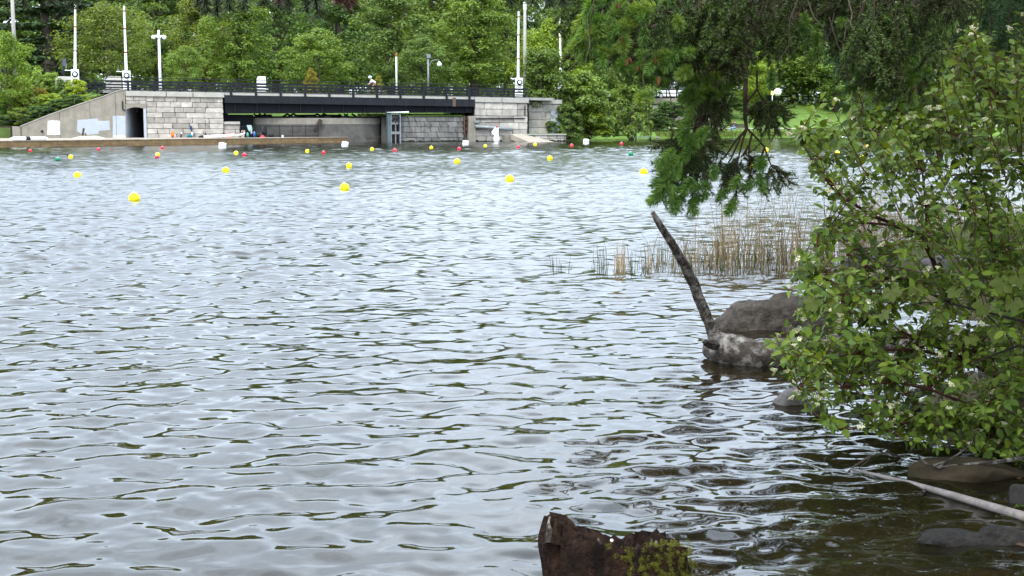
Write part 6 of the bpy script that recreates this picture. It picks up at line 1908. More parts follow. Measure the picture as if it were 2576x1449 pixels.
# the rest of the crown above the picture: whorled boughs
def upper_crown(name, cx, cy, zlo, zhi, R0, n, size, g, par, mat, inside=None, twigm=None):
    P, N, S = [], [], []
    tw = MB()
    k = 0
    while k < n:
        z = g.uniform(zlo, zhi); rr = R0 * (1 - 0.85 * (z - zlo) / (zhi - zlo)) + .15
        a = g.uniform(0, 6.283)
        if inside and not inside(cx + rr * math.cos(a), cy + rr * math.sin(a), z):
            k += .2; continue
        m_ = int(26 * rr / 2)
        t = np.sqrt(g.random(m_ + 4)); w = g.normal(0, .20, m_ + 4) * (0.4 + t)
        x = cx + rr * t * math.cos(a) - w * math.sin(a); y = cy + rr * t * math.sin(a) + w * math.cos(a)
        zz = z + .3 * (1 - t) - .18 * t * t - np.abs(g.normal(0, .12, m_ + 4))
        P.append(np.stack([x, y, zz], 1)); N.append(g.normal(size=(m_ + 4, 3)) * .7 + np.array([0, 0, .8])); S.append(size * g.uniform(.7, 1.4, m_ + 4))
        if k < 60:
            tw.tube([(cx, cy, z + .35), (cx + rr * .5 * math.cos(a), cy + rr * .5 * math.sin(a), z + .2), (cx + rr * math.cos(a), cy + rr * math.sin(a), z - .15)], [.04, .025, .006], 5)
        k += 1
    P = np.concatenate(P); N = np.concatenate(N); S = np.concatenate(S)
    if inside:
        ok = np.array([inside(*p) for p in P]); P, N, S = P[ok], N[ok], S[ok]
    v, f = cards(P, N, S, g, asp=.4)
    o = link(name, npmesh(name, v, f, mat), par); o['kind'] = 'stuff'
    tw.build('limbs', M_TWIG, par)
def above_frame(x, y, z):
    if y < 1.0: return z > 3.2
    u, v = proj((x, y, z))
    return v < -70 or u > 2640
upper_crown('upper_boughs', SPX, SPY, 2.6, 12, 5.3, 420, .2, np.random.default_rng(8), sp, M_NEED, above_frame)

# ------------------------------------------------------------------ second conifer, further along the bank
s2 = thing('spruce_tree', 'softer blue-green conifer behind the top of the dogwood on the right bank', 'tree', (6.9, 15.5, .8))
MB().tube([(6.9, 15.5, .4), (6.9, 15.5, 5), (7, 15.5, 13)], [.26, .2, .03], 10).build('trunk', M_BARK, s2, True)
VB2 = [(2010, 20), (2055, 60), (2095, 150), (2125, 215), (2150, 235), (2200, 225), (2260, 235), (2330, 240), (2400, 245), (2450, 225), (2500, 200), (2576, 190), (2640, 190)]
M_NEED2 = leafmat('soft_needles', (0.070, 0.140, 0.055), 0.45, 0.2, 0.6, hue=0.1, objcol=False)
g6 = np.random.default_rng(66); r6 = random.Random(66)
bs = [(Acc(), MB()) for _ in range(4)]
for k in range(270):
    u = r6.uniform(2060, 2620); v = interp(u, VB2) - abs(r6.gauss(0, 95)) - 6
    Y = r6.uniform(13, 17)
    if v < -90: continue
    e = at(u, v, Y); L = r6.uniform(.3, .6)
    A, B = r6.choice(bs)
    spray(A, B, curve(e + Vector((r6.uniform(-.1, .3), r6.uniform(-.2, .2), L)), e, 0, 4, r6, .05), g6, r6, 7, .14, .3, per_m=420, ln=.045, wid=.012, stem_r=.005)
for A, B in bs:
    o = B.build('bough', M_TWIG, s2); n_ = A.build('needles', M_NEED2, o); n_['kind'] = o['kind'] = 'stuff'
for k in range(5):
    b = at(2120 + 110 * k, -60 - 12 * (k % 2), 14.5 + .4 * k)
    MB().tube([(6.9, 15.5, b.z + .5), Vector((6.9, 15.5, b.z + .4)).lerp(b, .5), b], [.05, .035, .012], 6).build('limb', M_TWIG, s2)
upper_crown('upper_boughs', 6.9, 15.5, 4.0, 15, 6.2, 420, .28, np.random.default_rng(18), s2, M_NEED, above_frame)

# ------------------------------------------------------------------ pine boughs dipping in at the very top, from a tree beside the camera
pt = thing('pine_tree', 'pine behind the viewer whose dark branch tips dip in at the top edge', 'tree', (-2.6, -1.2, .9))
MB().tube([(-2.6, -1.2, -.3), (-2.6, -1.2, 4), (-2.5, -1.2, 10)], [.28, .22, .04], 10).build('trunk', M_BARK, pt, True)
A, B = Acc(), MB(); A2, B2 = Acc(), MB()
M_PINE = leafmat('long_needles', (0.028, 0.048, 0.014), 0.4, 0.15, 0.5, hue=0.2, objcol=False)
for (uu, vv, kk) in ((60, 12, 0), (180, 14, 0), (130, 6, 0), (520, 30, 1), (545, 38, 1), (575, 24, 1), (615, 22, 1), (700, 18, 1), (725, 22, 1), (770, 28, 1), (800, 42, 1), (1285, 8, 1), (1340, 6, 1), (1385, 14, 1), (1420, 12, 1), (660, 10, 1), (500, 10, 1)):
    Yp = 3.2 + r6.uniform(-.2, .3)
    e = at(uu, vv, Yp)
    st = curve(e + Vector((r6.uniform(-.05, .05), -.03, .22)), e, 0, 4, r6, .05)
    B.tube(st, [.004, .0035, .003, .0025, .002], 5)
    A.add(*needle_tris(st[2:], g6, 3200, .026, .0034, spread=1.0, along=.6))
for (uu, vv) in ((872, 20), (885, 12), (860, 8), (845, 6), (700, 4)):
    e = at(uu, vv, 3.2); st = curve(e + Vector((.02, 0, .12)), e, 0, 3, r6, .05)
    A2.add(*needle_tris(st, g6, 1500, .024, .0034, spread=1.0, along=.6))
for x_ in (-.9, -.2, .25):
    MB().tube([(-2.5, -1.2, 3.4), (x_ * .9 - .6, 1.2, 3.1), (x_, 3.25, 2.62)], [.05, .035, .008], 6).build('limb', M_TWIG, pt)
o = B.build('branch_tips', M_TWIG, pt); n_ = A.build('needles', M_PINE, o); n_['kind'] = o['kind'] = 'stuff'
n_ = A2.build('withered_needles', leafmat('withered', (0.07, 0.028, 0.018), .3, .2, objcol=False), pt); n_['kind'] = 'stuff'
# ------------------------------------------------------------------ fallen trunk in the water with its upright branch
M_DRIFT = pm('weathered_wood', (0.075, 0.060, 0.048), 0.95, 0.7, 14, stain=1.0, stain_col=(0.45, 0.41, 0.36), stain_scale=11, bump=1.0, bscale=30, bdist=0.02)
M_DRIFTD = pm('dark_bark', (0.050, 0.039, 0.031), 0.95, 0.7, 18, stain=0.95, stain_col=(0.34, 0.31, 0.27), stain_scale=17, bump=1.0, bscale=34, bdist=0.02)
ft = thing('fallen_trunk', 'weathered fallen trunk lying in the water with one branch standing up at an angle', 'log', at(1800, 900, 11.3))
def knotted(pts, n, wob, r, name, mat, sub=3):
    """tube through pts (x,y,z,r) with finer steps and uneven outline"""
    P, Rr = [], []
    for i in range(len(pts) - 1):
        for k in range(sub):
            t = k / sub
            a, b = pts[i], pts[i + 1]
            P.append(Vector(a[0]).lerp(Vector(b[0]), t) + Vector((r.uniform(-1, 1), r.uniform(-1, 1), r.uniform(-1, 1))) * a[1] * .05)
            Rr.append((a[1] + (b[1] - a[1]) * t) * r.uniform(.95, 1.05))
    P.append(Vector(pts[-1][0])); Rr.append(pts[-1][1])
    return MB().tube(P, Rr, n, wob=wob, r=r).build(name, mat, ft, True)
r7 = random.Random(7)
k11 = 11.3 / FPX
knotted([(at(1641, 534, 10.9), 6.0 * k11), (at(1668, 578, 10.95), 9.5 * k11), (at(1697, 622, 11.0), 10.3 * k11), (at(1722, 668, 11.1), 12.0 * k11), (at(1746, 715, 11.2), 13.8 * k11), (at(1763, 762, 11.25), 13.3 * k11), (at(1785, 812, 11.3), 13.8 * k11), (at(1805, 862, 11.3), 18.9 * k11)], 14, .07, r7, 'branch', M_DRIFTD, 3)
knotted([(at(1782, 872, 11.35), 26 * k11), (at(1806, 876, 11.3), 42 * k11), (at(1850, 884, 11.2), 44 * k11), (at(1905, 896, 11.1), 42 * k11), (at(1975, 894, 11.2), 44 * k11), (at(2060, 890, 11.5), 46 * k11), (at(2200, 880, 12.0), 46 * k11), (at(2420, 860, 12.8), 44 * k11)], 14, .07, r7, 'trunk', M_DRIFT)
MB().tube([at(1800, 868, 11.1), at(1775, 862, 11.0), at(1768, 856, 10.95)], [.05, .03, .01], 6).build('snag', M_DRIFTD, ft)

# ------------------------------------------------------------------ rocks
M_WET = pm('wet_rock', (0.026, 0.022, 0.018), .55, .6, 9, stain=.8, stain_col=(0.055, 0.049, 0.042), stain_scale=8, bump=1.0, bscale=16, bdist=.06, spec=.22)
def rock_at(label, u, v, w, h, seed, mat, dz=0.35, depth=0.7, rough=.22, rz=0, name='rock', sub=4):
    p = ground(u, v, 0); k = p.length / FPX
    o = inst(name, rock_mesh(seed, w * k / 2, w * k / 2 * depth, h * k / .72 , sub, rough, mat), None, (p.x, p.y + w * k / 2 * depth * .7, -h * k * .10), (0, 0, rz))
    return tag(o, label, 'rock')
rock_at('large brown flat topped rock in the water behind the fallen trunk', 1945, 832, 255, 78, 3, M_ROCK, depth=.62, rough=.3)
rock_at('brown rock joined to the right side of the large rock, under dogwood leaves', 2035, 830, 210, 96, 8, M_ROCK, depth=.7, rough=.3)
rock_at('dark low rock in the water right of the fallen trunk', 2170, 915, 190, 62, 5, M_WET, depth=.6)
rock_at('pale speckled rock at the waterline under the lowest dogwood leaves', 2000, 1018, 105, 40, 6, M_ROCKP, depth=.7)
rock_at('long wet dark rock in the water near the lower right corner', 2410, 1372, 260, 30, 12, M_WET, depth=.35, rough=.32)
rock_at('dark lump joined to the right end of the long wet rock', 2530, 1366, 150, 38, 14, M_WET, depth=.4, rough=.3)
rock_at('brown mossy slab at the bank above the floating pole', 2450, 1208, 300, 42, 15, pm('mossy_rock', (0.055, 0.04, 0.024), .95, .45, 6, stain=.6, stain_col=(0.03, 0.033, 0.012), stain_scale=5, bump=.8, bscale=22, bdist=.02), depth=.45, rough=.3)
rock_at('black stone at the right edge above the floating pole', 2575, 1262, 60, 42, 16, plain('black_rock', (0.04, 0.036, 0.032), .9, .4, 8), depth=.8)
rock_at('brown boulder on the bank behind the dogwood stems', 2200, 700, 190, 60, 17, M_ROCK)
rock_at('grey boulder on the bank behind the right part of the dogwood', 2400, 720, 170, 80, 18, M_ROCKP)
rock_at('small dark stone at the water under the dogwood', 2062, 1040, 60, 28, 20, M_ROCK)
# barely awash stone that makes the smooth swell
# ------------------------------------------------------------------ floating pole and twig
r8 = random.Random(8)
fp = thing('driftwood_pole', 'long pale debarked pole floating half sunk towards the right edge', 'driftwood', ground(2350, 1235, 0))
P_ = []
for (u, v, z, r_) in ((2140, 1180, -.015, .006), (2200, 1194, .0, .011), (2290, 1216, .004, .015), (2400, 1247, .006, .02), (2500, 1277, .01, .023), (2600, 1306, .012, .025)):
    P_.append((ground(u, v, z + .012), r_))
MB().tube([p for p, _ in P_], [r_ for _, r_ in P_], 10, wob=.06, r=r8).build('pole', pm('bleached_wood', (0.27, 0.235, 0.215), .85, .4, 14, stain=.5, stain_col=(.16, .13, .11), stain_scale=12, bump=.5, bscale=40, bdist=.01), fp, True)
MB().tube([ground(2330, 1228, .0), ground(2322, 1240, .02), ground(2300, 1236, .0)], [.01, .008, .004], 6).build('knot', M_DRIFTD, fp)
tw_ = thing('dead_twig', 'thin bent grey twig arching out of the water left of the mossy slab', 'twig', ground(2130, 1190, 0))
MB().tube([at(2127, 1193, 7.7), at(2150, 1172, 7.72), at(2190, 1147, 7.8), at(2235, 1138, 7.9), at(2270, 1152, 8.0), at(2300, 1163, 8.0)], [.004, .005, .006, .006, .006, .006], 6).build('twig', M_DEADTW, tw_)
MB().tube([at(2190, 1147, 7.8), at(2180, 1162, 7.75), at(2160, 1178, 7.7)], [.003, .003, .002], 5).build('side_twig', M_DEADTW, tw_)
tw2 = thing('dead_branch', 'dark bare branch lying across the mossy slab at the bank', 'branch', ground(2400, 1190, 0))
uvt = lambda pts, Y, r0, r1: MB().tube([at(u, v, Y) for u, v in pts], [r0 + (r1 - r0) * i / (len(pts) - 1) for i in range(len(pts))], 6)
uvt([(2590, 1150), (2500, 1162), (2420, 1170), (2360, 1176), (2330, 1168), (2310, 1148)], 7.5, .014, .005).build('branch', M_DRIFTD, tw2)
uvt([(2360, 1176), (2400, 1150), (2440, 1120), (2450, 1080)], 7.5, .006, .003).build('side_twig', M_DRIFTD, tw2)
uvt([(2345, 1172), (2380, 1160), (2410, 1140)], 7.45, .005, .002).build('side_twig', M_DRIFTD, tw2)

# ------------------------------------------------------------------ rotten stump with moss
def stump():
    p = at(1545, 1449, 5.55); k = 5.55 / FPX
    t = thing('rotten_stump', 'rotting reddish brown stump with green moss at the bottom edge of the picture', 'stump', (p.x, p.y, 0))
    from mathutils import noise
    # outline of the top seen from the viewer: u, top v, near/far
    n, mrow = 132, 40
    cx, cy = p.x, p.y + .05
    TOPL = [(-172, 1312), (-160, 1303), (-140, 1312), (-120, 1318), (-112, 1340), (-60, 1352), (-30, 1362), (0, 1372), (30, 1374), (70, 1362), (110, 1356), (150, 1360), (172, 1378), (182, 1400)]
    V, F = [], []
    for j in range(mrow + 1):
        f = j / mrow
        for i in range(n):
            a = 2 * math.pi * i / n
            R = 172 * k * (1.0 + .05 * math.sin(3 * a + 1) + .04 * math.sin(7 * a)) * (1.12 - .10 * f)
            x = R * math.cos(a); y = R * .62 * math.sin(a)
            ztop = at(1545 + x / k, interp(x / k, TOPL), p.y + y * .5).z
            ztop -= .05 * max(0, -math.sin(a)) * (0.6 + .6 * math.cos(a * 2))
            z = -.55 + (ztop + .55) * f
            d = .045 * noise.noise(Vector((a * 4.5, z * 2.2, 1))) + .045 * noise.noise(Vector((a * 11, z * 3.0, 4))) + .028 * noise.noise(Vector((a * 26, z * 7, 9)))
            s_ = 1 + d / R
            V.append((cx + x * s_, cy + y * s_, z + (.014 * noise.noise(Vector((a * 9, 3, 3))) + .007 * noise.noise(Vector((a * 24, 7, 3)))) * f))
    for j in range(mrow):
        for i in range(n):
            F.append((j * n + i, j * n + (i + 1) % n, (j + 1) * n + (i + 1) % n, (j + 1) * n + i))
    # hollow, crumbling top
    prev = mrow * n
    for q, (sc, dz) in enumerate(((.86, -.02), (.66, -.07), (.42, -.12), (.18, -.14))):
        b = len(V)
        for i in range(n):
            o = Vector(V[mrow * n + i])
            a = 2 * math.pi * i / n
            V.append((cx + (o.x - cx) * sc, cy + (o.y - cy) * sc, o.z + dz + .035 * noise.noise(Vector((a * 5, sc * 9, 2))) + .02 * noise.noise(Vector((a * 16, sc * 20, 5)))))
        for i in range(n):
            F.append((prev + i, prev + (i + 1) % n, b + (i + 1) % n, b + i))
        prev = b
    F.append(tuple(prev + i for i in range(n)))
    mm = MB(); mm.add(V, F)
    wood = pm('rotten_wood', (0.040, 0.020, 0.012), .95, .85, 16, stain=.95, stain_col=(0.010, 0.008, 0.007), stain_scale=5, streak=True, bump=1.0, bscale=30, bdist=.06)
    mm.build('stump_wood', wood, t, True)
    # splinters on the tall left edge and top
    g = random.Random(3)
    for q in range(26):
        u = g.uniform(1378, 1470) if q < 18 else g.uniform(1470, 1690)
        vt = interp(u - 1545, TOPL)
        a = at(u, vt + 60, p.y - .03 + g.uniform(-.05, .08)); b = at(u + g.uniform(-8, 8), vt - g.uniform(-6, 8), p.y + g.uniform(-.05, .1))
        MB().tube([a, a.lerp(b, .6) + Vector((g.uniform(-.01, .01), 0, 0)), b], [.018, .013, .004], 5, wob=.3, r=g).build('splinter', wood if q % 3 else M_DRIFTD, t)
    # moss: cushions of tiny leaves on the right half and a strip down the front
    gg = np.random.default_rng(12)
    P, N, S = [], [], []
    me_v = np.array(V); 
    def cushion(u, v, R, n_, yoff):
        c = at(u, v, p.y + yoff)
        d = nrm(gg.normal(size=(n_, 3)))
        P.append(np.array(c) + d * np.array([R, R, R * .8]) * (gg.random((n_, 1)) ** .4)); N.append(d + gg.normal(size=(n_, 3)) * .5); S.append(gg.uniform(.005, .011, n_))
    for vtx in V:
        w_ = Vector(vtx)
        if w_.y > cy + .06: continue
        u, v = proj(w_)
        ns = noise.noise(w_ * 14) + .6 * noise.noise(w_ * 37)
        right = u > 1628 + 14 * noise.noise(w_ * 9) and v > 1345
        strip = abs((u - 1562) - (v - 1375) * .85) < 34 and v > 1368
        if (right and ns > -.9) or (strip and ns > -.35):
            w_ = w_ + Vector((g.uniform(-.03, .03), 0, g.uniform(-.025, .025)))
            c = w_ + Vector((0, -.004 + g.uniform(-.006, .006), 0)); R = g.uniform(.008, .020); n_ = 80
            d = nrm(gg.normal(size=(n_, 3)))
            P.append(np.array(c) + d * np.array([R, R * .35, R]) * (gg.random((n_, 1)) ** .4)); N.append(d + gg.normal(size=(n_, 3)) * .5); S.append(gg.uniform(.0025, .0055, n_))
    P = np.concatenate(P); N = np.concatenate(N); S = np.concatenate(S)
    v_, f_ = cards(P, N, S, gg)
    o = link('moss', npmesh('moss', v_, f_, leafmat('moss_green', (0.115, 0.135, 0.014), .5, .2, .8, hue=.5, objcol=False)), t)
    o['kind'] = 'stuff'; o['label'] = 'yellow-green moss'
    c = at(1539, 1360, p.y - .03)
    tag(MB().ball(c, .0075, 10, 8).build('snail_shell', plain('shell_white', (.7, .66, .58), .5)), 'tiny pale snail shell on the top of the rotten stump', 'snail shell')
stump()

# ------------------------------------------------------------------ reeds
M_DRY = leafmat('dry_reed', (0.44, 0.315, 0.165), .4, .2, .7, tcol=(1.1, 1, .8))
M_RUSH = leafmat('green_rush', (0.085, 0.10, 0.03), .45, .2, .6)
def reeds(name, label, us, vs_, n, hpx, mat, seed, bend=.15, kind=None, tall=False, cat='reeds', group=None, bentp=.25):
    g = random.Random(seed); V, F = [], []
    for i in range(n):
        u = g.uniform(*us); v = g.uniform(*vs_)
        p = ground(u, v, -.05); k = p.length / FPX
        h = hpx * k * g.uniform(.45, 1.15)
        a = g.uniform(0, 6.28); ln = bend * g.gauss(0, 1)
        w = g.uniform(.0035, .0075) * (1.15 if tall else 1)
        pts = []
        nn = 6
        broke = g.random() < bentp
        for q in range(nn + 1):
            t = q / nn
            x = p.x + math.cos(a) * ln * h * t * t; y = p.y + math.sin(a) * ln * h * t * t; z = -.05 + h * t
            if broke and t > .6:
                s_ = (t - .6) / .4
                x = p.x + math.cos(a) * (ln * h * .36 + h * .35 * s_); z = -.05 + h * (.6 + .12 * s_ - .25 * s_ * s_ * (2 if tall else 1.2))
            elif tall:
                x += math.cos(a) * h * .14 * t ** 4; z -= h * .08 * t ** 4
            pts.append((x, y, z))
        b = len(V)
        ca, sa_ = math.cos(a + 1.57) * w, math.sin(a + 1.57) * w
        for q, (x, y, z) in enumerate(pts):
            ww = 1 - .75 * q / nn
            V += [(x - w * ww, y, z), (x + w * ww * .3, y - w * ww, z), (x + w * ww * .5, y + w * ww, z)]
        for q in range(nn):
            for e in range(3):
                F.append((b + q * 3 + e, b + q * 3 + (e + 1) % 3, b + q * 3 + 3 + (e + 1) % 3, b + q * 3 + 3 + e))
    o = link(name, npmesh(name, V, F, mat))
    if kind:
        tag(o, kind=kind)
    else:
        tag(o, label, cat, group)
    return o
CL = [
 ('rush_clump', 'sparse outermost tuft of green rushes standing alone in the water', (1385, 1440), (680, 692), 12, 46, M_RUSH, 1, .3),
 ('rush_clump', 'dark dense tuft of rushes second from the left in the reed bed', (1488, 1530), (682, 694), 22, 75, M_RUSH, 2, .15),
 ('rush_clump', 'dense brown tuft left of the upright branch', (1545, 1575), (682, 698), 34, 80, M_DRY, 3, .08),
 ('rush_clump', 'green rush tuft between two brown tufts left of the upright branch', (1575, 1630), (682, 696), 26, 66, M_RUSH, 4, .15),
 ('rush_clump', 'short straw coloured tuft just left of the upright branch', (1622, 1668), (678, 692), 32, 68, M_DRY, 5, .12),
]
for (nm, lab, us, vs_, n, h, m_, sd, bd) in CL:
    reeds(nm, lab, us, vs_, n, h, m_, sd, bd, group='tufts at the edge of the reed bed')
reeds('reed_bed', None, (1640, 2100), (662, 696), 300, 82, M_RUSH, 11, .25, kind='stuff')
reeds('reed_bed', None, (1680, 2150), (655, 696), 290, 108, M_DRY, 12, .45, kind='stuff', bentp=.5)
reeds('tall_reed_bed', None, (1800, 2200), (640, 690), 230, 235, M_DRY, 13, .5, kind='stuff', tall=True, bentp=.4)
reeds('tall_reed', 'single tall dry reed with a broken top right of the upright branch', (1800, 1806), (680, 684), 2, 190, M_DRY, 14, .02, tall=True, bentp=1)
reeds('tall_reed', 'thin tall bare reed just right of the upright branch', (1744, 1747), (672, 676), 1, 170, M_DRY, 15, .02, tall=True, bentp=0)
reeds('reed_bed', None, (2150, 2600), (560, 680), 500, 150, M_DRY, 16, .2, kind='stuff', tall=True, bentp=.3)
# floating debris by the reeds
o = reeds('floating_debris', 'flat patch of dark floating reed debris left of the large rock', (1410, 1520), (755, 760), 22, 6, M_DRIFTD, 21, .9, cat='debris')
for v in o.data.vertices:
    v.co.z = min(v.co.z, .03) + .03
# ------------------------------------------------------------------ dogwood
M_DOG = leafmat('dogwood_leaf', (0.108, 0.192, 0.026), .62, .34, .45, hue=.3, under=(0.070, 0.125, 0.030), spec=.22)
M_STEM = pm('red_stem', (0.085, 0.030, 0.022), .6, .35, 25)
M_STEM2 = pm('red_twig', (0.11, 0.035, 0.025), .6, .35, 30)
M_FLOW = pm('cream_flower', (0.76, 0.71, 0.46), .8, .12, 60, local=True, objrand=.12)
def leaf_grid(L, Wd, fold=.18, curl=.25, seed=0, n=6):
    """leaf along +x, folded along the midrib, tip curling down, slightly wavy edge"""
    r = random.Random(seed); V, F = [], []
    for i in range(n + 1):
        t = i / n
        w = Wd / 2 * (math.sin(math.pi * min(1, t * .93 + .02)) ** .8) * (1.12 - .35 * t) if 0 < i < n else 0.0004
        z = -curl * L * t * t + .02 * L * math.sin(5 * t + seed)
        V += [(L * t, -w, z + fold * w + r.uniform(-.003, .003)), (L * t, 0, z), (L * t, w, z + fold * w + r.uniform(-.003, .003))]
    for i in range(n):
        for e in range(2):
            a = i * 3 + e
            F.append((a, a + 3, a + 4, a + 1))
    return np.array(V), np.array(F)
LG = [leaf_grid(1, .55, .30, .22, 1), leaf_grid(1, .50, .45, .35, 2), leaf_grid(1, .60, .2, .12, 3), leaf_grid(1, .46, .55, .4, 4), leaf_grid(1, .56, .35, .05, 5)]
LM = [npmesh('leaf', v, f, M_DOG, True) for v, f in LG]
POLY = [(2395, 85), (2440, 55), (2520, 55), (2600, 30), (2660, 200), (2660, 1150), (2600, 1165), (2480, 1168), (2390, 1140), (2300, 1120), (2210, 1085), (2110, 1085), (2040, 1050), (2010, 1010), (1955, 955), (1935, 900), (1925, 860), (1960, 830), (2000, 800), (1985, 760), (1960, 735), (1990, 690), (2000, 640), (2060, 590), (2070, 540), (2040, 470), (2045, 420), (2010, 385), (1980, 345), (2010, 325), (2060, 330), (2050, 285), (2065, 250), (2100, 255), (2130, 300), (2190, 290), (2160, 215), (2145, 190), (2175, 180), (2220, 200), (2250, 290), (2290, 300), (2300, 245), (2340, 205), (2345, 150), (2360, 120)]
def inpoly(x, y, P):
    c = False; n = len(P); j = n - 1
    for i in range(n):
        if (P[i][1] > y) != (P[j][1] > y) and x < (P[j][0] - P[i][0]) * (y - P[i][1]) / (P[j][1] - P[i][1]) + P[i][0]:
            c = not c
        j = i
    return c
dw = thing('dogwood_shrub', 'large dogwood shrub with cream flower heads and red stems filling the right side', 'shrub', (3.4, 8.6, .4))
r9 = random.Random(9); g9 = np.random.default_rng(9)
BASES = [Vector((3.3, 8.7, .15)), Vector((3.7, 9.3, .3)), Vector((3.0, 8.2, .05)), Vector((3.5, 8.0, .2))]
leaves = []       # (matrix, shade)
flowers = []
twm = MB()
# main stems seen in the picture
def stem_uv(pts, Y0, Y1, r0, r1, name='stem'):
    P = [at(u, v, Y0 + (Y1 - Y0) * i / (len(pts) - 1)) for i, (u, v) in enumerate(pts)]
    n = len(P)
    MB().tube(P, [r0 + (r1 - r0) * i / (n - 1) for i in range(n)], 7, wob=.08, r=r9).build(name, M_STEM, dw, True)
    return P
MAINS = []
for pts, Y0, Y1, r0, r1 in (
    ([(2390, 760), (2360, 690), (2345, 650), (2320, 600), (2305, 585), (2200, 545), (2150, 515), (2110, 490), (2075, 450)], 8.9, 8.4, .020, .006),
    ([(2305, 585), (2230, 565), (2170, 560), (2110, 575), (2060, 580)], 8.6, 8.3, .010, .003),
    ([(2110, 490), (2075, 440), (2040, 400), (2020, 360), (2010, 335)], 8.4, 8.2, .006, .002),
    ([(2330, 620), (2330, 520), (2320, 430), (2290, 360), (2270, 320)], 8.7, 8.4, .009, .003),
    ([(2560, 900), (2540, 760), (2500, 640), (2450, 520), (2440, 440), (2400, 340), (2350, 240)], 8.8, 8.2, .012, .003),
    ([(2260, 430), (2230, 380), (2200, 330), (2170, 270), (2155, 215)], 8.5, 8.2, .007, .0025),
    ([(2390, 760), (2300, 720), (2230, 700), (2180, 670), (2130, 640)], 8.7, 8.2, .011, .003),
    ([(2560, 980), (2420, 900), (2300, 850), (2200, 800), (2120, 740), (2060, 690)], 8.6, 8.0, .014, .003),
    ([(2420, 900), (2300, 880), (2180, 880), (2080, 905), (2000, 920)], 8.4, 7.9, .010, .003),
    ([(2576, 1100), (2470, 1030), (2340, 980), (2250, 960), (2120, 975), (2010, 980)], 8.3, 7.7, .012, .003),
    ([(2576, 1120), (2480, 1060), (2400, 1040), (2300, 1060), (2200, 1078), (2110, 1080), (2080, 1070)], 8.2, 7.7, .011, .003),
    ([(2230, 700), (2170, 640), (2120, 610), (2080, 580)], 8.4, 8.1, .006, .002),
    ([(2600, 330), (2540, 270), (2480, 220), (2430, 150), (2410, 110)], 8.4, 8.0, .009, .0025),
    ([(2600, 420), (2500, 400), (2430, 370), (2370, 330), (2330, 300)], 8.6, 8.2, .008, .0025)):
    MAINS += [(p, None) for p in stem_uv(pts, Y0, Y1, r0, r1)]
MP_ = [p for p, _ in MAINS]
nt_ = 0
tries = 0
while nt_ < 1250 and tries < 40000:
    tries += 1
    u, v = r9.uniform(1925, 2655), r9.uniform(30, 1165)
    if not inpoly(u, v, POLY):
        continue
    # thinner towards the open middle where water shows through
    dens = 1.0
    if 2080 < u < 2330 and 440 < v < 720: dens = .62
    if v > 900 and u > 2250: dens = 1.0
    if r9.random() > dens: continue
    Y = 8.35 + r9.gauss(0, .42) + (2576 - u) * -.0003
    if v > 1020: Y = 7.9 + r9.gauss(0, .2)
    tip = at(u, v, Y)
    near = min(MP_, key=lambda q: (q - tip).length_squared)
    base = near if (near - tip).length < .55 else tip + (r9.choice(BASES) - tip).normalized() * .4
    d = (tip - base)
    if d.length < .08:
        base = tip + Vector((r9.uniform(.05, .25), r9.uniform(-.05, .2), -r9.uniform(.1, .2))); d = tip - base
    L = min(.42, d.length)
    base = tip - d.normalized() * L
    pth = curve(base, tip, -.02 * r9.random(), 4, r9, .03)
    twm.tube(pth, [.0036, .003, .0026, .0021, .0015], 5, cap=False)
    nt_ += 1
    npair = max(2, int(L / .055))
    up = Vector((0, 0, 1))
    roll = r9.uniform(0, 3.14)
    for q in range(npair):
        t = .18 + .80 * q / max(1, npair - 1)
        x = t * 4; k = min(3, int(x)); p = pth[k].lerp(pth[k + 1], x - k)
        T = (pth[k + 1] - pth[k]).normalized()
        A_ = T.cross(up)
        if A_.length < .1: A_ = Vector((1, 0, 0))
        A_.normalize(); B_ = T.cross(A_)
        an = roll + (q % 2) * 1.57
        side = A_ * math.cos(an) + B_ * math.sin(an) * .6
        for sg in (-1, 1):
            dr = (T * r9.uniform(.35, .8) + side * sg * .85 + Vector((r9.uniform(-.15, .15), r9.uniform(-.15, .15), r9.uniform(-.35, .1)))).normalized()
            ll = r9.uniform(.038, .078) * (1.0 if q < npair - 1 else .8)
            nrm_ = (up * r9.uniform(.3, 1) + Vector((r9.uniform(-.6, .4), r9.uniform(-.9, .3), r9.uniform(-.2, .3))))
            yv = nrm_.cross(dr)
            if yv.length < .05: yv = Vector((0, 1, 0)).cross(dr)
            yv.normalize(); zv = dr.cross(yv)
            M = Matrix((dr, yv, zv)).transposed().to_4x4()
            M = Matrix.Translation(p + dr * .008) @ M @ Matrix.Diagonal((ll, ll * r9.uniform(.85, 1.15), ll, 1))
            leaves.append(M)
    if r9.random() < .26:
        flowers.append((tip + Vector((0, 0, .012)), r9.uniform(.6, 1.15)))
# stray twigs sticking out at the lower left and small sprig at the right edge
for (u, v, Y) in ((2545, 1290, 6.9), (2560, 1300, 6.9), (2540, 1300, 6.85), (2570, 1275, 6.95)):
    p = at(u, v, Y)
    for q in range(3):
        a = r9.uniform(0, 6.28); dr = Vector((math.cos(a) * .7 - .3, -.4, r9.uniform(-.2, .5))).normalized()
        yv = Vector((0, 0, 1)).cross(dr).normalized(); zv = dr.cross(yv)
        leaves.append(Matrix.Translation(p) @ Matrix((dr, yv, zv)).transposed().to_4x4() @ Matrix.Diagonal((.05, .05, .05, 1)))
twm.build('twigs', M_STEM2, dw)['kind'] = 'stuff'
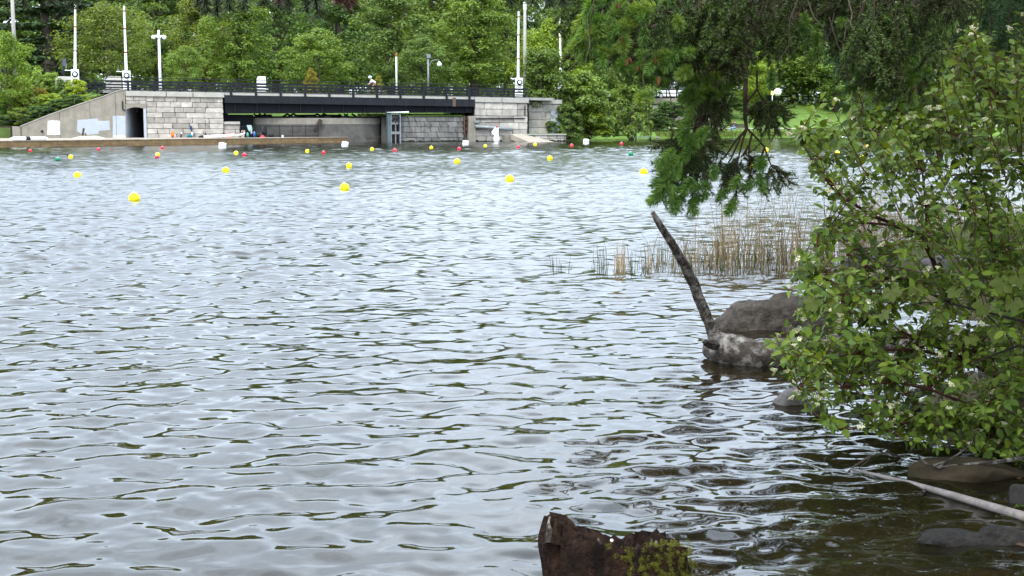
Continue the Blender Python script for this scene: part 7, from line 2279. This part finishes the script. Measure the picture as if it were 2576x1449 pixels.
# leaves nearest the viewer and in view are single parts, the rest one mass
def vis(M):
    p = M.translation; u, v = proj(p)
    return 0 if (u > 2570 or v < 6 or v > 1440) else 1
order = sorted(range(len(leaves)), key=lambda i: (-vis(leaves[i]), leaves[i].translation.y - 2.2 * leaves[i].col[0].xyz.length * 6))
for i in order[:300]:
    M = leaves[i]
    c = r9.choice(((1, 1, 1), (.8, .88, .95), (1.15, 1.08, .8), (.72, .82, .95), (1.35, 1.2, .8), (.9, 1, 1.2)))
    o = bpy.data.objects.new('leaf', r9.choice(LM)); COL.objects.link(o); o.parent = dw
    o.matrix_parent_inverse = INV[dw.name]; o.matrix_basis = M; o.color = (*c, 1)
VV, FF, nn = [], [], 0
for i in order[300:]:
    v, f = LG[i % 5]
    M = np.array(leaves[i])
    VV.append(v @ M[:3, :3].T + M[:3, 3]); FF.append(f + nn); nn += len(v)
o = link('foliage', npmesh('foliage', np.concatenate(VV), np.concatenate(FF), M_DOG, True), dw); o['kind'] = 'stuff'
# flower heads: flat clusters of tiny four-petalled flowers on stalks
def flower_mesh(seed):
    g = random.Random(seed); m = MB()
    for i in range(46):
        a = g.uniform(0, 6.28); rr = .026 * math.sqrt(g.random())
        c = Vector((rr * math.cos(a), rr * math.sin(a), .006 * (1 - (rr / .026) ** 2) + g.uniform(-.003, .003)))
        n = Vector((c.x * 12 + g.uniform(-.4, .4), c.y * 12 + g.uniform(-.4, .4), 1)).normalized()
        t1 = n.orthogonal().normalized(); t2 = n.cross(t1); s = g.uniform(.003, .0048)
        m.add([c + t1 * s, c + t2 * s + n * .001, c - t1 * s, c - t2 * s + n * .001, c - n * .003], [(0, 1, 2, 3), (0, 4, 1), (2, 4, 3)])
        if i % 3 == 0:
            m.tube([(0, 0, -.02), tuple(c)], [.0012, .0007], 3, cap=False)
    return m.mesh('flower_head', M_FLOW)
FM = [flower_mesh(k) for k in range(4)]
EXF = [(2335, 268), (2360, 270), (2085, 480), (2020, 320), (1985, 335), (2050, 660), (2105, 250), (2105, 470), (2240, 360), (2140, 590), (1990, 720), (2000, 690), (2010, 650), (2005, 830), (1990, 1000), (2010, 985), (2060, 1000), (2350, 180), (2410, 75), (2440, 85), (2470, 100), (2540, 70)]
for (u, v) in EXF:
    flowers.append((at(u, v, 7.95), r9.uniform(.8, 1.2)))
for (p, s) in flowers:
    tl = Euler((r9.uniform(-.5, .5) + .25, r9.uniform(-.6, .3), r9.uniform(0, 6.28)))
    inst('flower_head', r9.choice(FM), dw, p, (tl.x, tl.y, tl.z), s * .95)

# ------------------------------------------------------------------ lobed maple leaves among the dogwood, on a dark branch of their own
def maple_leaf():
    out = [(0, 0)]
    lobes = [(-160, .42), (-140, .52), (-118, .68), (-98, .60), (-78, .76), (-58, .93), (-44, .82), (-30, .68), (-16, .86), (0, 1.0), (16, .86), (30, .68), (44, .82), (58, .93), (78, .76), (98, .60), (118, .68), (140, .52), (160, .42)]
    V = [(0, 0, 0)]
    for a, r_ in lobes:
        V.append((r_ * math.cos(rad(a)), r_ * math.sin(rad(a)), -.12 * r_ * r_ + .05 * math.sin(a)))
    F = [(0, i, i + 1) for i in range(1, len(lobes))]
    return V, F
mv, mf = maple_leaf()
M_MAP = leafmat('maple_leaf', (0.085, 0.125, 0.012), .3, .35, .5, hue=.2, tcol=(1.5, 1.4, .4))
MLM = bpy.data.meshes.new('leaf'); MLM.from_pydata(mv, [], mf); MLM.materials.append(M_MAP)
ms = thing('maple_sapling', 'thin dark maple branch with yellow-green lobed leaves in front of the dogwood', 'sapling', at(2600, 830, 7.5))
for pts, r0, r1 in (([(2640, 825), (2500, 790), (2440, 775), (2370, 760), (2320, 762), (2285, 768)], .009, .003), ([(2640, 885), (2560, 870), (2480, 900), (2440, 920)], .009, .004), ([(2370, 760), (2365, 730), (2340, 690), (2300, 640)], .004, .002), ([(2480, 790), (2530, 840), (2550, 870)], .004, .003)):
    P = [at(u, v, 7.5) for u, v in pts]
    MB().tube(P, [r0 + (r1 - r0) * i / (len(P) - 1) for i in range(len(P))], 6).build('branch', plain('dark_twig', (.03, .024, .02), .8, .3, 30), ms)
for (u, v, s) in ((2045, 760, .075), (2105, 768, .07), (2241, 732, .08), (2307, 724, .08), (2402, 732, .07), (2522, 712, .10), (2562, 700, .08), (2500, 838, .09), (2440, 850, .07), (2220, 790, .06), (2360, 800, .07), (2470, 770, .08), (2550, 760, .08)):
    p = at(u, v, 7.45)
    q = Euler((rad(r9.uniform(40, 80)), r9.uniform(-.4, .4), r9.uniform(-.6, .6)))
    s *= .82; M = Euler((0, 0, rad(r9.uniform(-130, -50)))).to_matrix()
    inst('leaf', MLM, ms, p, q.to_matrix() @ M, s, (1, 1, 1))
    MB().tube([p, p + Vector((.03, .02, .06))], .0012, 4).build('leaf_stalk', M_STEM2, ms)
# bright maple bush behind the dogwood
mb_ = thing('maple_bush', 'bright yellow-green bush behind the upper left part of the dogwood', 'bush', at(2330, 420, 11.5))
for k in range(7):
    MB().tube([at(2360, 440, 11.6), at(2330 + r9.uniform(-40, 60), 330, 11.5), at(2220 + 30 * k, 230 + r9.uniform(-10, 60), 11.4)], [.012, .008, .003], 6).build('stem', M_BARK, mb_)
V_, F_, n_ = [], [], 0
for k in range(620):
    u, v = r9.uniform(2165, 2460), r9.uniform(195, 345)
    if (u - 2310) ** 2 / 150 ** 2 + (v - 275) ** 2 / 75 ** 2 > 1: continue
    p = at(u, v, 11.5 + r9.gauss(0, .25))
    M = np.array(Euler((r9.uniform(-.9, .9) + .5, r9.uniform(-.7, .7), r9.uniform(0, 6.28))).to_matrix()) * r9.uniform(.04, .075)
    V_.append(np.array(mv) @ M.T + np.array(p)); F_.append(np.array(mf) + n_); n_ += len(mv)
o = link('foliage', npmesh('foliage', np.concatenate(V_), np.concatenate(F_), M_MAP), mb_); o['kind'] = 'stuff'; o.color = (.75, .95, .9, 1)
# grass, litter and twigs on the near bank
def bankpt(g):
    while True:
        y = g.uniform(5, 22); x = xshore(y) + g.uniform(.3, 3.5)
        z = hnear(x, y)
        if z > .12: return x, y, z - .02
o = tufts('bank_plants', bankpt, 7000, .26, .006, MATS['grass_blades'], g9, lean=.6); tag(o, kind='stuff')
V_, F_, n_ = [], [], 0
for k in range(2600):
    x, y, z = bankpt(g9)
    if k % 3 == 0:
        y = g9.uniform(4, 13); x = xshore(y) - g9.uniform(-.6, 1.4); z = hnear(x, y) + .012
    v, f = LG[k % 5]
    M = np.array(Euler((r9.uniform(-.5, .5), r9.uniform(-.5, .5), r9.uniform(0, 6.28))).to_matrix()) * r9.uniform(.03, .07)
    V_.append(v @ M.T + np.array((x, y, z + .03))); F_.append(f + n_); n_ += len(v)
o = link('leaf_litter', npmesh('leaf_litter', np.concatenate(V_), np.concatenate(F_), leafmat('dead_leaf', (0.14, 0.085, 0.045), .5, .1, .8, objcol=False))); tag(o, kind='stuff')
# cobbles on the shallow bed
CM = [rock_mesh(80 + k, 1, .8, .6, 1, .3, M_ROCK) for k in range(3)]
V_, F_, n_ = [], [], 0
for k in range(420):
    y = g9.uniform(4, 13); x = xshore(y) + g9.uniform(-2.6, .6)
    me = CM[k % 3]; s = g9.uniform(.03, .13)
    v = np.array([tuple(q.co) for q in me.vertices]) * s; f = np.array([tuple(q.vertices) for q in me.polygons])
    V_.append(v + np.array((x, y, hnear(x, y)))); F_.append(f + n_); n_ += len(v)
o = link('cobbles', npmesh('cobbles', np.concatenate(V_), np.concatenate(F_), M_ROCK, True)); tag(o, kind='stuff')
